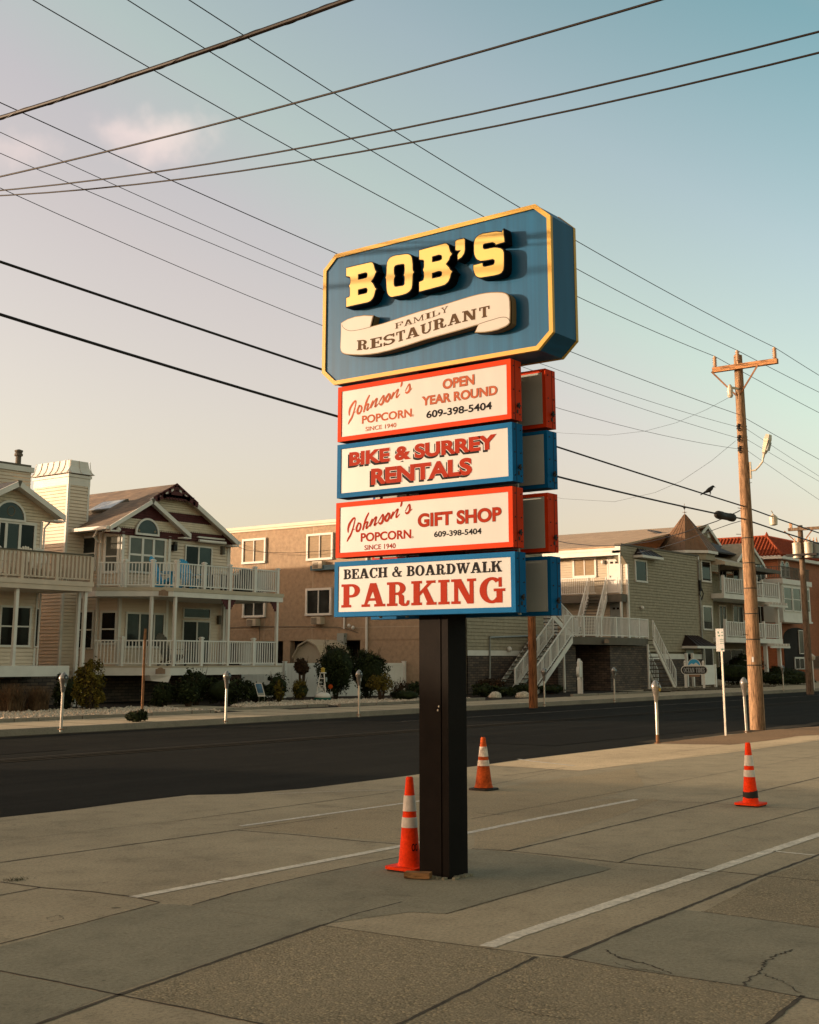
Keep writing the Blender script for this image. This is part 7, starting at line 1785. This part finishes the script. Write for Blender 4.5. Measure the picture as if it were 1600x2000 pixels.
for k in range(9):
    a = k*1.3; z = 1.0+k*.62; mb.tube([(UPX+.17*math.cos(a), UPY+.17*math.sin(a), z), (UPX+.30*math.cos(a), UPY+.30*math.sin(a), z+.01)], .008, 5)
mb.build('step_bolt', MT['rubber'], up)
mb = MB()
for k in range(6): z = 1.5+.62*k; mb.lathe([(.186-.010*z*1.0+.006, 0), (.186-.010*z+.008, .012), (.186-.010*z+.006, .024)], 18, (UPX, UPY, z))
mb.build('strap', MT['rubber'], up)
mb = MB(); q = at_xy(1470, 1288, UPX, UPY); mb.box(UPX-.17, UPY-.06, q-.06, UPX-.155, UPY-.01, q+.06); mb.build('tag', MT['plexi'], up)
lz = at_xy(1465, 920, UPX, UPY); lamp_p = [Vector((UPX+.1, UPY-.02, lz))]
# street lamp on a curved arm reaching to the right of the pole (over the street side of the lot)
tip = at_x(1491, 893, UPX+.05); hd = at_x(1500, 856, UPX+.05)
pts = [Vector((UPX, UPY-.10, lz)), Vector((UPX, UPY-.30, lz-.0)), Vector((UPX+.02, tip.y+.12, lz+.08)), Vector((UPX+.04, tip.y+.02, lz+.20)), Vector((UPX+.05, tip.y, tip.z))]
mb = MB(); mb.tube(pts, .024, 8); mb.box(UPX-.03, UPY-.19, lz-.20, UPX+.03, UPY-.15, lz+.22); mb.build('lamp_arm', MT['lampgrey'], up)
mb = MB(); ax_ = (hd-tip).normalized(); sd = Vector((1, 0, 0)); un = ax_.cross(sd)
P = [tip-ax_*.02, tip+ax_*.08, tip+ax_*.12, hd-ax_*.02, hd+ax_*.10]; w_ = [.035, .04, .075, .115, .085]
b = len(mb.v)
for c, w in zip(P, w_):
    for i, j in ((-1, -.55), (1, -.55), (1, .45), (-1, .45)): mb.v.append(tuple(c+sd*w*i+un*w*j*1.0))
for k in range(4):
    for j in range(4): mb.f.append([b+k*4+j, b+k*4+(j+1) % 4, b+(k+1)*4+(j+1) % 4, b+(k+1)*4+j]); mb.m.append(0)
mb.f.append([b, b+1, b+2, b+3]); mb.m.append(0); mb.f.append([b+16+j for j in range(4)]); mb.m.append(0)
hd_o = mb.build('lamp_head', MT['lampgrey'], up)
mb = MB(); c = (P[2]+P[3])/2; mb.obox(c-un*.07, sd*.075, ax_*.11, un*.025); mb.build('lamp_lens', MT['boxgrey'], hd_o)
# far pole with three transformers
p = at_z(1583, 1352, WALK); FX, FY = p.x, p.y; ft_ = at_xy(1565, 1026, FX, FY)
fp_ = thing('utility_pole', 'distant utility pole with grey transformer cans at the right edge', 'utility pole', (FX, FY, WALK))
mb = MB(); mb.tube([(FX, FY, WALK-.1), (FX, FY, ft_/2), (FX, FY, ft_)], [.18, .15, .12], 16); mb.build('pole', MT['polegrey'], fp_, auto=.8)
z = at_xy(1566, 1034, FX, FY); a_, b_ = at_x(1540, 1035, FX-.2).y, at_x(1606, 1035, FX-.2).y
mb = MB(); mb.box(FX-.26, min(a_, b_), z-.07, FX-.12, max(a_, b_), z+.07); mb.build('crossarm', MT['polegrey'], fp_)
mb = MB()
for s in (-1, 1): mb.beam((FX-.25, FY+s*.7, z-.06), (FX-.1, FY, z-.8), .05, .03, (1, 0, 0))
mb.build('brace', MT['rust'], fp_)
for yy in (a_, FY+.35, b_): insulator(FX-.2, yy-(.1 if yy == a_ else 0), z+.07, .26, fp_)
z0 = at_xy(1560, 1091, FX, FY); z1 = at_xy(1560, 1064, FX, FY)
for px in (1557, 1580, 1593):
    yy = at_x(px, 1078, FX-(.30 if px < 1590 else -.1)).y; x = FX-(.30 if px < 1590 else -.15)
    mb = MB(); r = .20; mb.lathe([(r, 0), (r, z1-z0), (r*1.05, z1-z0+.01), (r*1.05, z1-z0+.05), (r*.7, z1-z0+.10)], 16, (x, yy, z0)); tr_o = mb.build('transformer', MT['boxgrey'] if px > 1590 else MT['lampgrey'], fp_, auto=.7)
    mb = MB()
    for s in (-.08, .08): mb.lathe([(.03, 0), (.05, .03), (.03, .06), (.05, .09), (.03, .12), (.02, .24)], 8, (x, yy+s, z1+.09))
    mb.build('bushing', MT['porcelain'], tr_o)
mb = MB(); mb.box(FX-.5, FY-.9, z0+.1, FX-.2, FY+.6, z0+.2); mb.build('transformer_bracket', MT['rubber'], fp_)

# ------------------------------------------------------------------ overhead wires
def parab(P):
    """Z as a parabola of the run coordinate through three (s, z) pairs"""
    (a, za), (b, zb), (c, zc_) = P
    return lambda s: za*(s-b)*(s-c)/((a-b)*(a-c)) + zb*(s-a)*(s-c)/((b-a)*(b-c)) + zc_*(s-a)*(s-b)/((c-a)*(c-b))
def wire(label, pts, r, mat='wire', group=None, name='power_line', n=6):
    mb = MB(); mb.tube(pts, r, n); return solo(mb, name, MT[mat], label, 'cable', group)
def along_x(label, y, pxs, end, r, x0=-14.0, right=None, mat='wire', group='wires along the street', name='power_line'):
    """wire in the vertical plane Y = y to the pole, on past it to the right"""
    q = [at_y(px, py, y) for px, py in pxs]
    P = [(q[0].x, q[0].z), (q[1].x, q[1].z), (end.x, end.z)]; f = parab(P)
    pts = [Vector((x0+(end.x-x0)*k/40, y+(end.y-y)*(k/40 if k > 30 else 0)*1.0, f(x0+(end.x-x0)*k/40))) for k in range(41)]
    if right:
        g = at_y(right[0], right[1], end.y); sl = (g.z-end.z)/(g.x-end.x)
        for k in range(1, 21):
            x = end.x+2.2*k; s = x-end.x; s0 = g.x-end.x; c_ = .0012
            pts.append(Vector((x, end.y, end.z+(sl-c_*s0)*s+c_*s*s)))
    return wire(label, pts, r, mat, group, name)
along_x('thin wire to the left insulator of the tall pole\'s crossarm', ins[0].y, ((65, 0), (855, 443)), ins[0], .0075, right=(1600, 806))
along_x('thin wire to the middle insulator on the tall pole\'s top', ins[1].y, ((250, 0), (943, 422)), ins[1], .0075, right=(1600, 766))
along_x('thin wire to the right insulator of the tall pole\'s crossarm', ins[2].y, ((370, 0), (1015, 405)), ins[2], .0075, right=(1600, 733))
nz_ = at_xy(1452, 811, UPX, UPY)
along_x('thin wire clamped to the tall pole above the spool racks', UPY, ((0, 200), (655, 494)), Vector((UPX-.13, UPY, nz_)), .0065, right=(1600, 897))
along_x('thin secondary wire to the top spool rack of the tall pole', UPY, ((0, 258), (537, 500)), sL[0], .0045)
along_x('thin secondary wire to the middle spool rack of the tall pole', UPY, ((0, 299), (472, 500)), sL[1], .0045)
along_x('thin secondary wire to the lowest spool rack of the tall pole', UPY, ((0, 367), (630, 636)), sL[2], .0045)
for i, (s_, y2) in enumerate(((sR[0], 930), (sR[1], 940), (sR[2], 976))):
    g = at_y(1600, y2, UPY); pts = [s_+(g-s_)*(k/10*2.2)+Vector((0, 0, .02*((k/10*2.2)-1)*(k/10*2.2))) for k in range(11)]
    wire(['thin wire leaving the top spool rack toward the right edge', 'thin wire leaving the middle spool rack toward the right edge', 'thin wire leaving the lowest spool rack toward the right edge'][i], pts, .0045, group='wires along the street')
zc1 = at_xy(1455, 990, UPX, UPY); zc2 = at_xy(1460, 1015, UPX, UPY)
e1_ = Vector((UPX-.16, UPY, zc1)); e2_ = Vector((UPX-.16, UPY, zc2))
along_x('thick black cable on which the bird sits', UPY, ((0, 511), (630, 722)), e1_, .017, right=(1600, 1041), name='telephone_cable')
along_x('thick black cable with the splice case, lowest along the street', UPY, ((0, 614), (655, 812)), e2_, .019, right=(1600, 1062), name='telephone_cable')
def gz_(pxs, e): 
    q = [at_y(px, py, UPY) for px, py in pxs]; return parab([(q[0].x, q[0].z), (q[1].x, q[1].z), (e.x, e.z)])
f1_, f2_ = gz_(((0, 511), (630, 722)), e1_), gz_(((0, 614), (655, 812)), e2_)
mb = MB(); x0, x1 = at_y(1399, 1010, UPY).x, at_y(1436, 1018, UPY).x; pts = [Vector((x0+(x1-x0)*t, UPY, f2_(x0+(x1-x0)*t)-.02)) for t in (0, .06, .12, .3, .32, .7, .72, .88, .95, 1)]
mb.tube(pts, [.02, .085, .10, .10, .09, .09, .10, .10, .07, .02], 14); solo(mb, 'splice_case', MT['rubber'], 'black cylindrical splice case on the cable left of the tall pole', 'splice case', auto=.6)
g = at_y(1511, 1016, UPY); mb = MB(); mb.lathe([(.04, -.14), (.10, -.12), (.11, .08), (.07, .12), (.02, .16)], 12, (g.x, UPY, g.z)); mb.tube([(g.x, UPY, g.z+.14), (g.x-.03, UPY, g.z+.19), (g.x-.12, UPY, g.z+.24)], .012, 6); solo(mb, 'cable_terminal', MT['lampgrey'], 'tan cable terminal hanging from the cable right of the tall pole', 'cable terminal')
def plane_pts(pxs, a, b):
    """pixels onto the upright plane through plan points a and b"""
    a, b = Vector(a), Vector(b); n = Vector((-(b-a).y, (b-a).x)); out = []
    for px, py in pxs:
        v = ray(px, py); t = (a.dot(n))/(v.x*n.x+v.y*n.y); out.append(Vector((v.x*t, v.y*t, EYE+v.z*t)))
    return out
pa = (UPX, UPY)
def drop(label, pxs, b, r=.010): wire(label, plane_pts(pxs, pa, b), r, group='service drops from the tall pole', name='service_drop')
drop('sagging service cable from the tall pole to the grey building\'s gallery roof', ((1455, 992), (1440, 1000), (1400, 1018), (1330, 1042), (1270, 1058), (1210, 1066), (1160, 1066), (1110, 1061), (1060, 1050), (1000, 1030)), (46, 33), .012)
drop('sagging service cable from the splice case to the grey building front', ((1452, 1016), (1425, 1024), (1380, 1040), (1330, 1058), (1290, 1070), (1262, 1076), (1245, 1079)), (62, 32.0), .010)
drop('faint thin wire from the fuse cutout down to the left', ((1432, 772), (1380, 800), (1320, 826), (1260, 842), (1190, 850), (1100, 846), (1000, 832)), (46, 33), .004)
drop('faint thin wire from the middle spool rack down to the left', ((1437, 861), (1390, 900), (1330, 940), (1280, 962), (1200, 980), (1100, 974), (1000, 955)), (46, 34), .004)
def along_y(label, x, pxs, r, mat='wirebrown', name='power_line', twist=0.0):
    q = [at_x(px, py, x) for px, py in pxs]; f = parab([(p.y, p.z) for p in q]); ylo, yhi = -22, 30
    zz = lambda y: f(y) if q[2].y-3 < y < q[0].y+3 else (f(q[0].y+3)+(y-q[0].y-3)*(f(q[0].y+3)-f(q[0].y+2)) if y >= q[0].y+3 else f(q[2].y-3)+(y-q[2].y+3)*(f(q[2].y-2)-f(q[2].y-3)))
    pts = [Vector((x, ylo+(yhi-ylo)*k/90, zz(ylo+(yhi-ylo)*k/90))) for k in range(91)]
    o = wire(label, pts, r, mat, 'cables crossing overhead', name, 10)
    return o, zz
o, zz = along_y('thickest brown cable bundle crossing the top left corner', 5.0, ((0, 230), (340, 120), (672, 2)), .0165)
mb = MB(); pts = []
for k in range(700):
    y = 2.5+k*.010; a = k*.11; pts.append((5.0+.0170*math.cos(a), y, zz(y)+.0170*math.sin(a)))
mb.tube(pts, .0016, 4); off = Vector(o.location); mb.v = [tuple(Vector(v)-off) for v in mb.v]; me = bpy.data.meshes.new('lashing_wire'); me.from_pydata(mb.v, [], mb.f); me.materials.append(MT['wire']); lw = bpy.data.objects.new('lashing_wire', me); COL.objects.link(lw); lw.parent = o
along_y('smooth brown cable crossing the sky second from the top left', 6.7, ((0, 345), (800, 140), (1288, 0)), .0085)
along_y('dark cable crossing the whole sky to the right edge, upper of the lower pair', 5.9, ((0, 372), (800, 248), (1600, 62)), .0062)
along_y('dark cable crossing the whole sky to the right edge, lower of the lower pair', 6.2, ((0, 382), (800, 279), (1600, 103)), .0062)

# ------------------------------------------------------------------ the bird on the cable
bp_ = at_y(1387, 962, UPY); bz = f1_(bp_.x)+.017; fw = Vector((.79, -.61, 0)); sd = Vector((fw.y, -fw.x, 0)); O = Vector((bp_.x, UPY, bz))
mb = MB(); path = [(-.205, .02), (-.15, .055), (-.10, .075), (-.05, .105), (0, .135), (.04, .165), (.065, .195), (.09, .21), (.108, .205), (.125, .198), (.155, .188)]; rad_ = [.012, .022, .030, .047, .054, .048, .034, .031, .024, .011, .002]
mb.tube([O+fw*a+Vector((0, 0, b)) for a, b in path], rad_, 12)
for s in (-1, 1): mb.tube([O+sd*s*.018+fw*.0+Vector((0, 0, .09)), O+sd*s*.018+fw*.012+Vector((0, 0, .04)), O+sd*s*.018+Vector((0, 0, .0))], [.012, .006, .004], 6)
mb.prism([O+fw*a+Vector((0, 0, b))+sd*.022 for a, b in ((-.12, .06), (-.24, -.01), (-.25, .005), (-.13, .085))], -sd*.044)
solo(mb, 'bird', MT['wire'], 'black bird perched on the thick cable left of the tall utility pole', 'bird', auto=.9)

# ------------------------------------------------------------------ the row of houses goes on beyond the left edge; their shade lies over the street and lot
def neighbour(label, x0, x1, y0, y1, eave, ridge, along='x'):
    t = thing('neighbouring_house', label, 'house', ((x0+x1)/2, (y0+y1)/2, WALK), 'houses beyond the left edge')
    mb = MB(); mb.box(x0+.02, y0+.02, WALK-.1, x1-.02, y1-.02, eave); mb.build('wall', MT['cream'], t)
    mb = MB(); lap(mb, (x0, y0), (x1, y0), .5, eave); lap(mb, (x1, y0), (x1, y1), .5, eave); lap(mb, (x0, y1), (x0, y0), .5, eave); mb.build('siding', MT['cream'], t)
    mb = MB(); o = .4; ym, xm = (y0+y1)/2, (x0+x1)/2; k = (y1-y0)/2
    A, B, C_, D = (x0-o, y0-o, eave), (x1+o, y0-o, eave), (x1+o, y1+o, eave), (x0-o, y1+o, eave); R0, R1 = (x0+k*.8, ym, ridge), (x1-k*.8, ym, ridge)
    mb.poly([A, B, R1, R0]); mb.poly([B, C_, R1]); mb.poly([C_, D, R0, R1]); mb.poly([D, A, R0]); mb.poly([D, C_, B, A]); mb.build('roof', MT['roofgrey'], t)
    n = int((x1-x0)/3)
    for i in range(n):
        for z in (1.9, 4.4):
            if z+1.3 < eave: window(t, (x0, y0), (x1, y0), 1.0+i*3, 2.3+i*3, z, z+1.3, sash=(.5,))
    return t
#NEIGHBOURS
neighbour('cream hip roofed house beyond the left edge, nearest the open lot', -21.5, -9.0, 34.5, 45.0, 5.0, 7.3)
neighbour('cream hip roofed house beyond the left edge, second from the open lot', -37.0, -24.0, 34.5, 45.0, 5.0, 7.3)
neighbour('cream hip roofed house beyond the left edge, farthest along the street', -53.0, -39.0, 34.5, 45.0, 5.0, 7.3)
